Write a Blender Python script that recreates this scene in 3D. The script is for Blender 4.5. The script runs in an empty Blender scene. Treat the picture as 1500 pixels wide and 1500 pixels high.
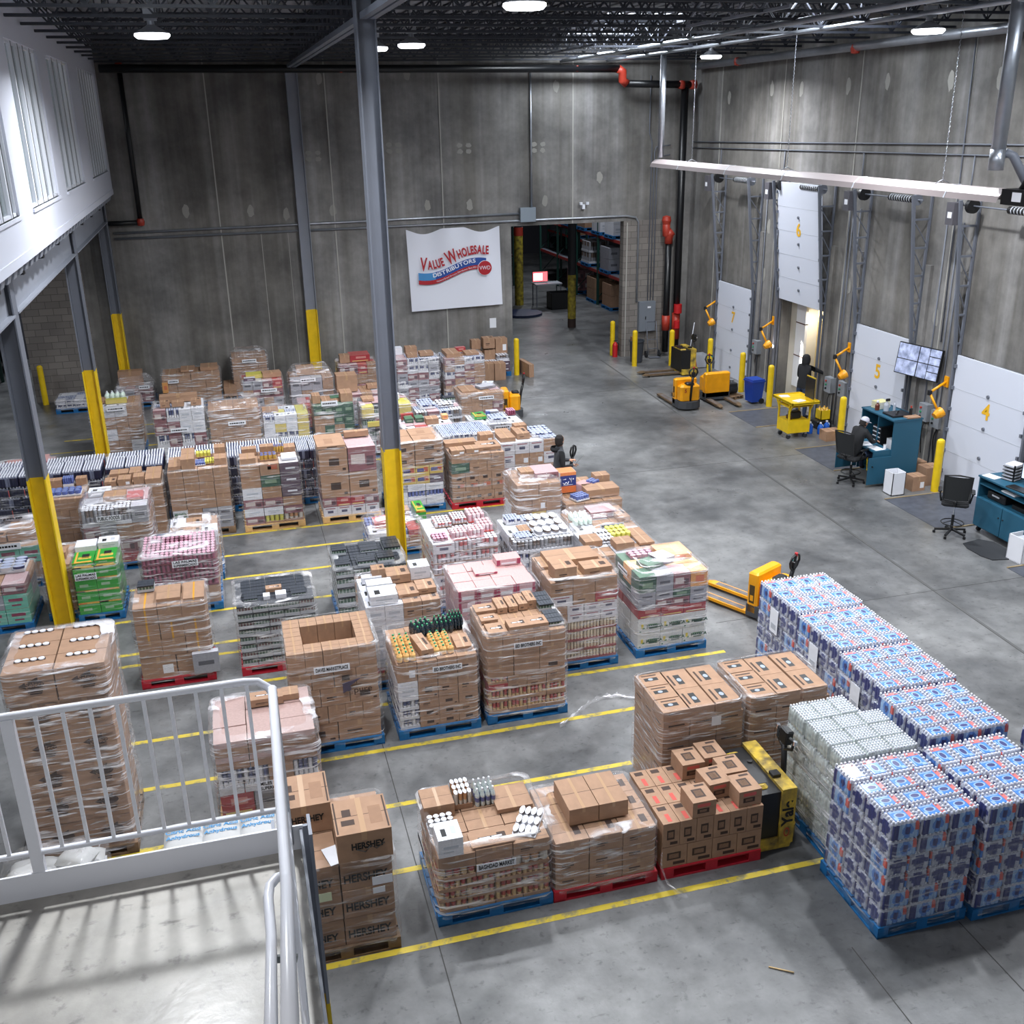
import bpy, math, random
from mathutils import Vector, Matrix, noise
R = random.Random(7)
C = bpy.context.scene.collection
PI = math.pi
sc = bpy.context.scene

# ---------------------------------------------------------------- camera
cam_d = bpy.data.cameras.new('camera'); cam = bpy.data.objects.new('camera', cam_d); C.objects.link(cam)
rx = Vector((0.96385542, -0.265882, -0.01701465)); dn = Vector((-0.11061138, -0.34124599, -0.93344325)); fw = Vector((0.24237958, 0.90158634, -0.35832138))
up = -dn; bk = -fw
cam.matrix_world = Matrix(((rx.x, up.x, bk.x, 0), (rx.y, up.y, bk.y, 0), (rx.z, up.z, bk.z, 7.9), (0, 0, 0, 1)))
cam_d.sensor_width = 36; cam_d.lens = 36 * 1515 / 1500; cam_d.clip_start = 0.1; cam_d.clip_end = 200
sc.camera = cam

# ---------------------------------------------------------------- world, exposure, lights
w = bpy.data.worlds.new('world'); sc.world = w; w.use_nodes = True
w.node_tree.nodes['Background'].inputs[0].default_value = (0.80, 0.88, 1.0, 1)
w.node_tree.nodes['Background'].inputs[1].default_value = 0.34
sc.view_settings.view_transform = 'Standard'; sc.view_settings.look = 'None'
sc.view_settings.exposure = -0.18; sc.view_settings.gamma = 1.0; sc.view_settings.use_curve_mapping = False
HIGHBAYS = [(-.7, 19.2, 9.25), (4.15, 22.6, 9.3), (3.55, 23.6, 9.3), (4.05, 14.0, 9.25), (13.0, 27.3, 9.3), (12.3, 17.2, 9.2), (-.8, 7.7, 9.25), 
            (8.6, 11.0, 9.25), (13.0, 9.4, 9.2)]
LAMP_W = 430
for i, p in enumerate(HIGHBAYS):
    l = bpy.data.lights.new('highbay_light', 'AREA'); l.shape = 'DISK'; l.size = 0.42; l.energy = LAMP_W; l.color = (0.93, 0.96, 1.0); l.spread = math.radians(156)
    o = bpy.data.objects.new('highbay_light', l); o.location = (p[0], p[1], p[2] - 0.12); C.objects.link(o)
l = bpy.data.lights.new('landing_fill_light', 'AREA'); l.size = 1.4; l.energy = 150; l.color = (1, .98, .95)  # unseen soft fill, added behind the camera to brighten the landing
o = bpy.data.objects.new('landing_fill_light', l); o.location = (-1.6, -.6, 9.4); C.objects.link(o)
# daylight through the skylights
SKY = [(10.6, 26.3), (11.3, 31.4), (12.5, 20.5), (4.6, 10.5), (12.0, 12.0), (-0.2, 14.0)]
for x, y in SKY:
    l = bpy.data.lights.new('skylight_daylight', 'AREA'); l.shape = 'RECTANGLE'; l.size = 2.2; l.size_y = 1.1; l.energy = 260; l.color = (0.86, 0.93, 1.0)
    o = bpy.data.objects.new('skylight_daylight', l); o.location = (x, y, 9.98); C.objects.link(o)

# ---------------------------------------------------------------- helpers
def srgb(r, g, b):
    f = lambda c: (c / 255 / 12.92) if c / 255 <= 0.04045 else ((c / 255 + 0.055) / 1.055) ** 2.4
    return (f(r), f(g), f(b), 1)
MATS = {}
def mat(name, col, rough=0.6, metal=0.0, var=0.0, scale=6.0, emit=0.0, spec=0.5, alpha=1.0, coat=0.0, stretch=None, bump=0.0, dark=None):
    if name in MATS: return MATS[name]
    m = bpy.data.materials.new(name); m.use_nodes = True; nt = m.node_tree; b = nt.nodes['Principled BSDF']
    b.inputs['Base Color'].default_value = col; b.inputs['Roughness'].default_value = rough; b.inputs['Metallic'].default_value = metal
    b.inputs['Specular IOR Level'].default_value = spec; b.inputs['Alpha'].default_value = alpha
    if coat: b.inputs['Coat Weight'].default_value = coat; b.inputs['Coat Roughness'].default_value = 0.08
    if emit: b.inputs['Emission Color'].default_value = col; b.inputs['Emission Strength'].default_value = emit
    if var or bump:
        tc = nt.nodes.new('ShaderNodeTexCoord'); mp = nt.nodes.new('ShaderNodeMapping'); n = nt.nodes.new('ShaderNodeTexNoise')
        nt.links.new(tc.outputs['Object'], mp.inputs[0]); nt.links.new(mp.outputs[0], n.inputs[0])
        if stretch: mp.inputs['Scale'].default_value = stretch
        n.inputs['Scale'].default_value = scale; n.inputs['Detail'].default_value = 5
        if var:
            rp = nt.nodes.new('ShaderNodeValToRGB'); nt.links.new(n.outputs[0], rp.inputs[0])
            d = dark or tuple(c * (1 - var) for c in col[:3]) + (1,)
            rp.color_ramp.elements[0].position = 0.32; rp.color_ramp.elements[0].color = d
            rp.color_ramp.elements[1].position = 0.68; rp.color_ramp.elements[1].color = tuple(min(1, c * (1 + var * 0.6)) for c in col[:3]) + (1,)
            nt.links.new(rp.outputs[0], b.inputs['Base Color'])
        if bump:
            bp = nt.nodes.new('ShaderNodeBump'); bp.inputs['Strength'].default_value = bump; bp.inputs['Distance'].default_value = 0.02
            nt.links.new(n.outputs[0], bp.inputs['Height']); nt.links.new(bp.outputs[0], b.inputs['Normal'])
    MATS[name] = m
    return m
def M(name, *a, **k): return mat(name, *a, **k)

class MB:
    """collects shapes, builds them as one mesh"""
    def __init__(s): s.v = []; s.f = []; s.mi = []; s.mats = []; s.sm = []
    def slot(s, m):
        if m not in s.mats: s.mats.append(m)
        return s.mats.index(m)
    def add(s, vs, fs, m, smooth=False, T=None):
        k = len(s.v); i = s.slot(m)
        if T is not None: vs = [T @ Vector(v) for v in vs]
        s.v += [tuple(v) for v in vs]
        for f in fs: s.f.append(tuple(a + k for a in f)); s.mi.append(i); s.sm.append(smooth)
        return s
    def box(s, x0, x1, y0, y1, z0, z1, m, T=None, mtop=None):
        vs = [(x0, y0, z0), (x1, y0, z0), (x1, y1, z0), (x0, y1, z0), (x0, y0, z1), (x1, y0, z1), (x1, y1, z1), (x0, y1, z1)]
        s.add(vs, [(0, 3, 2, 1), (0, 1, 5, 4), (1, 2, 6, 5), (2, 3, 7, 6), (3, 0, 4, 7)], m, T=T)
        s.add(vs, [(4, 5, 6, 7)], mtop or m, T=T)
        return s
    def cbox(s, c, d, m, T=None): return s.box(c[0] - d[0] / 2, c[0] + d[0] / 2, c[1] - d[1] / 2, c[1] + d[1] / 2, c[2] - d[2] / 2, c[2] + d[2] / 2, m, T)
    def rbox(s, x0, x1, y0, y1, z0, z1, r, m, T=None):
        """box with chamfered edges"""
        ring = lambda i, z: [(x0 + i + r, y0 + i, z), (x1 - i - r, y0 + i, z), (x1 - i, y0 + i + r, z), (x1 - i, y1 - i - r, z), (x1 - i - r, y1 - i, z), (x0 + i + r, y1 - i, z), (x0 + i, y1 - i - r, z), (x0 + i, y0 + i + r, z)]
        vs = ring(r, z0) + ring(0, z0 + r) + ring(0, z1 - r) + ring(r, z1)
        fs = [tuple(range(7, -1, -1)), tuple(range(24, 32))]
        for k in range(3):
            for i in range(8): fs.append((k * 8 + i, k * 8 + (i + 1) % 8, k * 8 + 8 + (i + 1) % 8, k * 8 + 8 + i))
        return s.add(vs, fs, m, T=T)
    def quad(s, a, b, c, d, m, T=None): return s.add([a, b, c, d], [(0, 1, 2, 3)], m, T=T)
    def lathe(s, prof, m, n=12, c=(0, 0, 0), T=None, smooth=True):
        """prof: (radius, z) list, or (radius, z, material)"""
        for j in range(len(prof) - 1):
            r0, z0 = prof[j][:2]; r1, z1 = prof[j + 1][:2]; mm = prof[j][2] if len(prof[j]) > 2 else m
            vs = []
            for i in range(n):
                a = 2 * PI * i / n; vs.append((c[0] + r0 * math.cos(a), c[1] + r0 * math.sin(a), c[2] + z0))
            for i in range(n):
                a = 2 * PI * i / n; vs.append((c[0] + r1 * math.cos(a), c[1] + r1 * math.sin(a), c[2] + z1))
            s.add(vs, [(i, (i + 1) % n, n + (i + 1) % n, n + i) for i in range(n)], mm, smooth, T)
        return s
    def cyl(s, c, r, h, m, n=14, T=None, mtop=None, r2=None):
        r2 = r if r2 is None else r2
        vs = [(c[0] + r * math.cos(2 * PI * i / n), c[1] + r * math.sin(2 * PI * i / n), c[2]) for i in range(n)] + [(c[0] + r2 * math.cos(2 * PI * i / n), c[1] + r2 * math.sin(2 * PI * i / n), c[2] + h) for i in range(n)]
        s.add(vs, [(i, (i + 1) % n, n + (i + 1) % n, n + i) for i in range(n)], m, True, T)
        s.add(vs[:n], [tuple(range(n - 1, -1, -1))], m, T=T); s.add(vs[n:], [tuple(range(n))], mtop or m, T=T)
        return s
    def tube(s, pts, r, m, n=8, closed=False, T=None):
        pts = [Vector(p) for p in pts]; N = len(pts); vs = []; fs = []; prev = None
        for i, p in enumerate(pts):
            if closed: t = (pts[(i + 1) % N] - pts[i - 1]).normalized()
            else: t = (pts[min(i + 1, N - 1)] - pts[max(i - 1, 0)]).normalized()
            if prev is None:
                a = Vector((0, 0, 1)) if abs(t.z) < 0.9 else Vector((1, 0, 0)); u = t.cross(a).normalized()
            else: u = (prev - t * prev.dot(t)).normalized()
            prev = u; v = t.cross(u)
            for k in range(n):
                a = 2 * PI * k / n; vs.append(p + (u * math.cos(a) + v * math.sin(a)) * r)
        for i in range(N if closed else N - 1):
            j = (i + 1) % N
            for k in range(n): fs.append((i * n + k, i * n + (k + 1) % n, j * n + (k + 1) % n, j * n + k))
        if not closed: fs += [tuple(range(n - 1, -1, -1)), tuple((N - 1) * n + k for k in range(n))]
        return s.add(vs, fs, m, True, T)
    def bar(s, a, b, w, h, m, T=None):
        """rectangular bar between two points"""
        a = Vector(a); b = Vector(b); t = (b - a).normalized()
        z = Vector((0, 0, 1)) if abs(t.z) < 0.95 else Vector((0, 1, 0))
        u = t.cross(z).normalized() * w / 2; v = u.cross(t).normalized() * h / 2
        vs = [a - u - v, a + u - v, a + u + v, a - u + v, b - u - v, b + u - v, b + u + v, b - u + v]
        return s.add(vs, [(0, 3, 2, 1), (4, 5, 6, 7), (0, 1, 5, 4), (1, 2, 6, 5), (2, 3, 7, 6), (3, 0, 4, 7)], m, T=T)
    def prism(s, poly, y0, y1, m, T=None):
        """polygon in XZ extruded along Y"""
        n = len(poly); vs = [(x, y0, z) for x, z in poly] + [(x, y1, z) for x, z in poly]
        return s.add(vs, [tuple(range(n)), tuple(range(2 * n - 1, n - 1, -1))] + [(i, n + i, n + (i + 1) % n, (i + 1) % n) for i in range(n)], m, T=T)
    def zprism(s, poly, z0, z1, m, T=None, mtop=None):
        n = len(poly); vs = [(x, y, z0) for x, y in poly] + [(x, y, z1) for x, y in poly]
        s.add(vs, [tuple(range(n - 1, -1, -1))] + [(i, (i + 1) % n, n + (i + 1) % n, n + i) for i in range(n)], m, T=T)
        return s.add(vs, [tuple(range(n, 2 * n))], mtop or m, T=T)
    def mesh(s, name):
        me = bpy.data.meshes.new(name); me.from_pydata(s.v, [], s.f)
        for m in s.mats: me.materials.append(m)
        me.polygons.foreach_set('material_index', s.mi); me.polygons.foreach_set('use_smooth', s.sm)
        me.update(); return me
    def build(s, name, parent=None, **k): return ob(name, s.mesh(name), parent, **k)

def ob(name, me, parent=None, loc=(0, 0, 0), rz=0, scale=None, **k):
    o = bpy.data.objects.new(name, me); C.objects.link(o); o.location = loc; o.rotation_euler = (0, 0, rz)
    if scale: o.scale = scale
    if parent: o.parent = parent
    if k: tag(o, **k)
    return o
def tag(o, label=None, cat=None, group=None, kind=None):
    if label: o['label'] = label
    if cat: o['category'] = cat
    if group: o['group'] = group
    if kind: o['kind'] = kind
    return o
def thing(name, label, cat, loc=(0, 0, 0), rz=0, group=None):
    return tag(ob(name, None, None, loc, rz), label, cat, group)
def struct(mb, name, parent=None):
    o = mb.build(name, parent)
    if not parent: o['kind'] = 'structure'
    return o
TXT = {}
def text_mesh(s, size, m, ext=0.001, align='CENTER', shear=0, bold=0.0):
    key = (s, size, m.name, align, shear, bold)
    if key in TXT: return TXT[key]
    cu = bpy.data.curves.new('t', 'FONT'); cu.body = s; cu.size = size; cu.extrude = ext; cu.align_x = align; cu.align_y = 'CENTER'; cu.shear = shear; cu.offset = bold
    o = bpy.data.objects.new('t', cu); C.objects.link(o)
    bpy.context.view_layer.update(); me = bpy.data.meshes.new_from_object(o.evaluated_get(bpy.context.evaluated_depsgraph_get()))
    bpy.data.objects.remove(o); me.materials.clear(); me.materials.append(m); TXT[key] = me
    return me
def lettering(s, size, m, parent, loc, face='-y', sx=1, name='lettering', rz=None, **k):
    me = text_mesh(s, size, m, **k); o = ob(name, me, parent, loc)
    o.rotation_euler = {'-y': (PI / 2, 0, 0), '-x': (PI / 2, 0, -PI / 2), 'z': (0, 0, rz or 0), '+x': (PI / 2, 0, PI / 2)}[face]
    if rz and face == '-y': o.rotation_euler = (PI / 2, rz, 0)
    o.scale = (sx, 1, 1)
    return o
def tr(x, y, z, rz=0): return Matrix.Translation((x, y, z)) @ Matrix.Rotation(rz, 4, 'Z')
# ---------------------------------------------------------------- materials
BRN = M('cardboard', srgb(160, 126, 101), 0.75, var=0.12, scale=3.0)
BRN2 = M('cardboard_dark', srgb(146, 112, 88), 0.75, var=0.12, scale=3.0)
TAPE = M('packing_tape', srgb(172, 138, 106), 0.3)
INK = M('printing_ink', srgb(62, 44, 36), 0.7)
BLK = M('black_plastic', srgb(24, 24, 26), 0.4)
BLKM = M('black_ink', srgb(14, 14, 16), 0.6)
PAPER = M('white_paper', srgb(225, 226, 232), 0.6)
WHT = M('white_paint', srgb(218, 220, 228), 0.45)
LGR = M('light_grey', srgb(178, 182, 190), 0.5)
YEL = M('yellow_paint', srgb(226, 190, 22), 0.42, var=0.1, scale=5)
ORG = M('orange_yellow_paint', srgb(236, 160, 14), 0.35, var=0.12, scale=4)
YALE = M('worn_yellow_paint', srgb(196, 164, 50), 0.55, var=0.4, scale=7, dark=srgb(96, 82, 52))
PALB = M('blue_pallet_paint', srgb(14, 100, 158), 0.6, var=0.25, scale=8)
PALR = M('red_pallet_paint', srgb(178, 24, 44), 0.6, var=0.2, scale=8)
PALW = M('pine_pallet_wood', srgb(205, 165, 112), 0.7, var=0.2, scale=9)
PALD = M('weathered_pallet_wood', srgb(124, 98, 74), 0.8, var=0.3, scale=9)
STEEL = M('grey_steel_paint', srgb(104, 108, 118), 0.5, var=0.06, scale=2)
STEELL = M('light_grey_steel_paint', srgb(132, 136, 146), 0.5, var=0.05, scale=2)
DKS = M('black_joist_steel', srgb(40, 43, 52), 0.5)
GALV = M('galvanised_steel', srgb(168, 172, 180), 0.35, metal=0.75, var=0.1, scale=5)
CHROME = M('chrome', srgb(220, 222, 228), 0.15, metal=1)
RAILW = M('white_rail_paint', srgb(224, 226, 234), 0.3)
BLACKP = M('black_pipe', srgb(16, 17, 20), 0.35)
REDC = M('red_pipe_coupling', srgb(164, 52, 36), 0.45)
TEAL = M('teal_laminate', srgb(32, 84, 108), 0.5)
RUB = M('dark_rubber', srgb(40, 42, 46), 0.8)
NAVY = M('navy_film', srgb(62, 68, 118), 0.3, coat=0.5)
SKYB = M('light_blue_film', srgb(150, 180, 216), 0.25, coat=0.6)
BLUF = M('blue_film', srgb(88, 132, 200), 0.25, coat=0.6)
REDF = M('red_film', srgb(206, 96, 88), 0.25, coat=0.5)
GRN = M('green_box', srgb(52, 150, 58), 0.3, coat=0.5)
FILMW = M('bottle_plastic', srgb(176, 180, 196), 0.12, spec=0.8, coat=0.7, var=0.25, scale=25)
FILMC = M('clear_bottle_plastic', srgb(186, 194, 192), 0.12, spec=0.8, coat=0.8, var=0.3, scale=22)
CAPW = M('white_bottle_cap', srgb(222, 224, 232), 0.3)
GREEN = M('green_cap', srgb(48, 140, 98), 0.35)
JUICE = M('orange_juice', srgb(228, 178, 112), 0.15, coat=0.6)
COLA = M('dark_soda', srgb(34, 44, 52), 0.15, coat=0.7)
def colm(r, g, b, rough=0.4, coat=0.3):
    y_ = (r + g + b) / 3; r, g, b = [int(c * .8 + y_ * .2) for c in (r, g, b)]
    return M('pack_%d_%d_%d' % (r, g, b), srgb(r, g, b), rough, coat=coat, var=0.1, scale=12)

# ------- concrete floor and walls
def concrete(name, base, dark, light, wall=False):
    m = bpy.data.materials.new(name); m.use_nodes = True; nt = m.node_tree; b = nt.nodes['Principled BSDF']; L = nt.links.new
    g = nt.nodes.new('ShaderNodeNewGeometry')
    def noise_(sc_, det, st=(1, 1, 1), off=(0, 0, 0)):
        mp = nt.nodes.new('ShaderNodeMapping'); mp.inputs['Scale'].default_value = st; mp.inputs['Location'].default_value = off; L(g.outputs['Position'], mp.inputs[0])
        n = nt.nodes.new('ShaderNodeTexNoise'); n.inputs['Scale'].default_value = sc_; n.inputs['Detail'].default_value = det; n.inputs['Roughness'].default_value = 0.6; L(mp.outputs[0], n.inputs[0]); return n
    def ramp(n, a, ca, c, cc):
        r = nt.nodes.new('ShaderNodeValToRGB'); e = r.color_ramp.elements; e[0].position = a; e[0].color = ca; e[1].position = c; e[1].color = cc; L(n.outputs[0], r.inputs[0]); return r
    def mix(mode, fac, a, c):
        x = nt.nodes.new('ShaderNodeMix'); x.data_type = 'RGBA'; x.blend_type = mode; x.inputs[0].default_value = fac; L(a, x.inputs[6]); L(c, x.inputs[7]); return x.outputs[2]
    big = ramp(noise_(0.45 if not wall else 0.7, 6), 0.34, dark, 0.66, light)
    W = (1, 1, 1, 1)
    if wall:
        s1 = ramp(noise_(1.0, 4, (1.1, 1.1, 0.045)), 0.42, (0.82, 0.81, 0.80, 1), 0.62, (1.32, 1.34, 1.40, 1))
        s2 = ramp(noise_(1.0, 6, (4.5, 4.5, 0.10), (9, 3, 1)), 0.45, (0.92, 0.92, 0.92, 1), 0.68, (1.12, 1.12, 1.15, 1))
        s3 = ramp(noise_(5, 6), 0.3, (0.9, 0.9, 0.9, 1), 0.7, (1.08, 1.08, 1.08, 1))
        col = mix('MULTIPLY', 1, mix('MULTIPLY', 1, mix('MULTIPLY', 1, big.outputs[0], s1.outputs[0]), s2.outputs[0]), s3.outputs[0])
        b.inputs['Roughness'].default_value = 0.85
    else:
        s1 = ramp(noise_(2.6, 8), 0.3, (0.58, 0.58, 0.58, 1), 0.68, (1.3, 1.3, 1.3, 1))
        s2 = ramp(noise_(11, 5, (1, 1, 1), (3, 1, 0)), 0.30, (0.45, 0.45, 0.46, 1), 0.42, W)
        s3 = ramp(noise_(16, 3, (0.25, 1, 1), (7, 1, 0)), 0.27, (0.6, 0.6, 0.6, 1), 0.36, W)
        col = mix('MULTIPLY', 1, mix('MULTIPLY', 0.7, mix('MULTIPLY', 0.7, big.outputs[0], s1.outputs[0]), s2.outputs[0]), s3.outputs[0])
        rr = ramp(noise_(1.2, 5), 0.3, (0.26, 0.26, 0.26, 1), 0.7, (0.5, 0.5, 0.5, 1)); L(rr.outputs[0], b.inputs['Roughness'])
    L(col, b.inputs['Base Color'])
    bp = nt.nodes.new('ShaderNodeBump'); bp.inputs['Strength'].default_value = 0.12; bp.inputs['Distance'].default_value = 0.02
    L(noise_(9, 5).outputs[0], bp.inputs['Height']); L(bp.outputs[0], b.inputs['Normal'])
    return m
FLOORM = concrete('floor_concrete', None, srgb(74, 75, 77), srgb(128, 128, 128))
WALLM = concrete('wall_concrete', None, srgb(94, 92, 89), srgb(132, 129, 124), True)
LANDM = concrete('landing_concrete', None, srgb(150, 147, 141), srgb(178, 174, 167))
def block_mat():
    m = bpy.data.materials.new('concrete_block'); m.use_nodes = True; nt = m.node_tree; b = nt.nodes['Principled BSDF']
    g = nt.nodes.new('ShaderNodeNewGeometry'); mp = nt.nodes.new('ShaderNodeMapping'); mp.inputs['Rotation'].default_value = (PI / 2, 0, 0)
    br = nt.nodes.new('ShaderNodeTexBrick'); br.inputs['Scale'].default_value = 1; br.inputs['Brick Width'].default_value = 0.4; br.inputs['Row Height'].default_value = 0.2; br.inputs['Mortar Size'].default_value = 0.008
    br.inputs['Color1'].default_value = srgb(128, 122, 116); br.inputs['Color2'].default_value = srgb(112, 106, 102); br.inputs['Mortar'].default_value = srgb(88, 84, 80)
    nt.links.new(g.outputs['Position'], mp.inputs[0]); nt.links.new(mp.outputs[0], br.inputs[0]); nt.links.new(br.outputs[0], b.inputs['Base Color']); b.inputs['Roughness'].default_value = 0.9
    return m
BLOCK = block_mat()
def line_mat():
    m = bpy.data.materials.new('worn_floor_line'); m.use_nodes = True; nt = m.node_tree; b = nt.nodes['Principled BSDF']
    g = nt.nodes.new('ShaderNodeNewGeometry'); n = nt.nodes.new('ShaderNodeTexNoise'); n.inputs['Scale'].default_value = 5; n.inputs['Detail'].default_value = 8; n.inputs['Roughness'].default_value = 0.7
    r = nt.nodes.new('ShaderNodeValToRGB'); r.color_ramp.elements[0].position = 0.4; r.color_ramp.elements[0].color = srgb(140, 132, 92); r.color_ramp.elements[1].position = 0.5; r.color_ramp.elements[1].color = srgb(198, 174, 54)
    nt.links.new(g.outputs['Position'], n.inputs[0]); nt.links.new(n.outputs[0], r.inputs[0]); nt.links.new(r.outputs[0], b.inputs['Base Color']); b.inputs['Roughness'].default_value = 0.5
    return m
LINEM = line_mat()
def film_mat(name, tint, base, streak):
    """clear stretch film: see-through, whitish creases with highlights painted in as streaks"""
    m = bpy.data.materials.new(name); m.use_nodes = True; nt = m.node_tree; nt.nodes.clear(); L = nt.links.new
    out = nt.nodes.new('ShaderNodeOutputMaterial'); tp = nt.nodes.new('ShaderNodeBsdfTransparent'); gl = nt.nodes.new('ShaderNodeBsdfPrincipled')
    gl.inputs['Base Color'].default_value = tint; gl.inputs['Roughness'].default_value = 0.2; gl.inputs['Specular IOR Level'].default_value = 1.0; gl.inputs['Coat Weight'].default_value = 1.0; gl.inputs['Coat Roughness'].default_value = 0.1
    tc = nt.nodes.new('ShaderNodeTexCoord'); oi = nt.nodes.new('ShaderNodeObjectInfo')
    va = nt.nodes.new('ShaderNodeVectorMath'); va.operation = 'ADD'; L(tc.outputs['Object'], va.inputs[0])
    vs = nt.nodes.new('ShaderNodeVectorMath'); vs.operation = 'SCALE'; vs.inputs[0].default_value = (17, 31, 23); L(oi.outputs['Random'], vs.inputs['Scale']); L(vs.outputs[0], va.inputs[1])
    def nz(rot, scl, s_, d):
        mp = nt.nodes.new('ShaderNodeMapping'); mp.inputs['Rotation'].default_value = rot; mp.inputs['Scale'].default_value = scl; L(va.outputs[0], mp.inputs[0])
        n = nt.nodes.new('ShaderNodeTexNoise'); n.inputs['Scale'].default_value = s_; n.inputs['Detail'].default_value = d; n.inputs['Distortion'].default_value = 0.6; L(mp.outputs[0], n.inputs[0]); return n
    n1 = nz((0.1, -0.12, 0), (1, 1, 14), 1.6, 5); n2 = nz((0.5, 0.5, 0.2), (1.2, 1.2, 7), 2.2, 4)
    r1 = nt.nodes.new('ShaderNodeMapRange'); r1.inputs[1].default_value = 0.53; r1.inputs[2].default_value = 0.74; r1.inputs[3].default_value = 0; r1.inputs[4].default_value = streak; L(n1.outputs[0], r1.inputs[0])  # noise streaks paint white highlights into the film along its creases
    r2 = nt.nodes.new('ShaderNodeMapRange'); r2.inputs[1].default_value = 0.6; r2.inputs[2].default_value = 0.78; r2.inputs[3].default_value = 0; r2.inputs[4].default_value = streak * 0.8; L(n2.outputs[0], r2.inputs[0])
    ad = nt.nodes.new('ShaderNodeMath'); ad.operation = 'ADD'; L(r1.outputs[0], ad.inputs[0]); L(r2.outputs[0], ad.inputs[1])
    lw = nt.nodes.new('ShaderNodeLayerWeight'); lw.inputs[0].default_value = 0.18
    a2 = nt.nodes.new('ShaderNodeMath'); a2.operation = 'MULTIPLY_ADD'; a2.inputs[1].default_value = 0.22; L(lw.outputs['Facing'], a2.inputs[0]); L(ad.outputs[0], a2.inputs[2])
    n3 = nz((0.95, -0.3, 0.6), (1.5, 1.5, 30), 1.3, 3); r3 = nt.nodes.new('ShaderNodeMapRange'); r3.inputs[1].default_value = 0.62; r3.inputs[2].default_value = 0.7; r3.inputs[3].default_value = 0; r3.inputs[4].default_value = streak * 0.7; L(n3.outputs[0], r3.inputs[0])
    a4 = nt.nodes.new('ShaderNodeMath'); a4.operation = 'ADD'; L(a2.outputs[0], a4.inputs[0]); L(r3.outputs[0], a4.inputs[1]); a2 = a4
    a3 = nt.nodes.new('ShaderNodeMath'); a3.operation = 'ADD'; a3.use_clamp = True; a3.inputs[1].default_value = base; L(a2.outputs[0], a3.inputs[0])
    bp = nt.nodes.new('ShaderNodeBump'); bp.inputs['Strength'].default_value = 0.9; bp.inputs['Distance'].default_value = 0.06; L(n1.outputs[0], bp.inputs['Height']); L(bp.outputs[0], gl.inputs['Normal'])
    mx = nt.nodes.new('ShaderNodeMixShader'); L(a3.outputs[0], mx.inputs[0]); L(tp.outputs[0], mx.inputs[1]); L(gl.outputs[0], mx.inputs[2]); L(mx.outputs[0], out.inputs[0])
    return m
FILM = film_mat('stretch_film', (0.9, 0.88, 0.9, 1), 0.035, 0.85)
FILML = film_mat('light_stretch_film', (0.9, 0.9, 0.92, 1), 0.015, 0.5)
FILMG = film_mat('thick_stretch_film', (0.9, 0.88, 0.92, 1), 0.07, 1.1)
GLASS = M('window_glass', (0.30, 0.36, 0.38, 1), 0.08, alpha=0.4, spec=0.8)
LENS = M('lamp_lens', (0.95, 0.97, 1.0, 1), 0.4, emit=9.0)
SKYM = M('skylight_panel', (0.85, 0.92, 1.0, 1), 0.4, emit=3.2)
# ================================================================ STRUCTURE
fl = MB(); fl.box(-18, 15.6, -4, 33.2, -0.3, 0, FLOORM); fl.box(-18, 24, 33.2, 62, -0.3, 0, FLOORM); struct(fl, 'floor')
# joints in the slab
JO = M('joint_filler', srgb(66, 65, 64), 0.9)
jt = MB()
for x, y0, y1 in ((1.35, 5.2, 33.0), (5.35, 4.4, 7.0), (-3.0, 5.2, 33)): jt.box(x - .006, x + .006, y0, y1, 0, 0.0012, JO)
for y in (21.5, 28.9, 13.9): jt.box(7.2, 15.4, y - .006, y + .006, 0, 0.0012, JO)
jt.bar((10.95, 4, 0), (12.1, 33, 0), .016, .003, JO); jt.bar((10.98, 4, 0), (12.13, 33, 0), .05, .0016, M('joint_stain', srgb(88, 88, 88), 0.6)); jt.box(6.6, 6.612, 4, 7, 0, 0.0012, JO)
struct(jt, 'trim_1')
# painted lines
ln = MB()
for x0, x1, y in ((.1, 5.9, 8.24), (-3, 5.2, 9.42), (-3, 4.4, 10.62), (-3, 5.4, 11.84), (-3, 6.9, 12.98), (-3, 5.3, 14.18), (-3, 1.2, 15.25), (-3, 1.2, 15.64), (-3.3, 5.3, 16.88), (-3, 1.5, 18.18), (-3, 2.2, 19.28), (-3, 5.5, 20.36),
                  (-4.6, 5.5, 24.4), (-4.8, 4.2, 27.5), (-4.6, 4.2, 28.6), (-3, 4, 29.6)):
    ln.box(x0, x1, y - .04, y + .04, 0, 0.002, LINEM)
ln.box(-2.2, -1.1, 8.62, 8.72, 0, 0.002, LINEM)
struct(ln, 'trim_2')

# back wall
bw = MB(); bw.box(-4.04, 9.06, 33.2, 33.5, 0, 10.4, WALLM); bw.box(9.06, 12.94, 33.2, 33.5, 4.55, 10.4, WALLM); bw.box(12.94, 15.9, 33.2, 33.5, 4.55, 10.4, WALLM)
bw.box(12.94, 14.55, 33.18, 33.5, 0, 4.56, BLOCK); bw.box(14.55, 15.9, 33.2, 33.5, 0, 4.55, WALLM); bw.box(-5.9, -4.04, 33.18, 33.5, 0, 5.9, BLOCK); bw.box(-9.5, -5.9, 33.2, 33.5, 3.9, 5.9, BLOCK)
bw.box(-18, -9.5, 33.2, 33.5, 0, 5.9, WALLM)
struct(bw, 'wall_back')
JW = M('wall_caulk', srgb(166, 164, 158), 0.8); PT = M('wall_patch', srgb(150, 148, 142), 0.85); PT2 = M('wall_patch_dark', srgb(96, 92, 86), 0.85)
sm = MB()
for x in (.04, 3.45, 6.86, 11.15): sm.box(x - .018, x + .018, 33.185, 33.2, 0 if x < 9 else 4.56, 9.6, JW)
for x in (1.2, 2.0): sm.box(x - .008, x + .008, 33.19, 33.2, 0, 4.7, JW)
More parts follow.
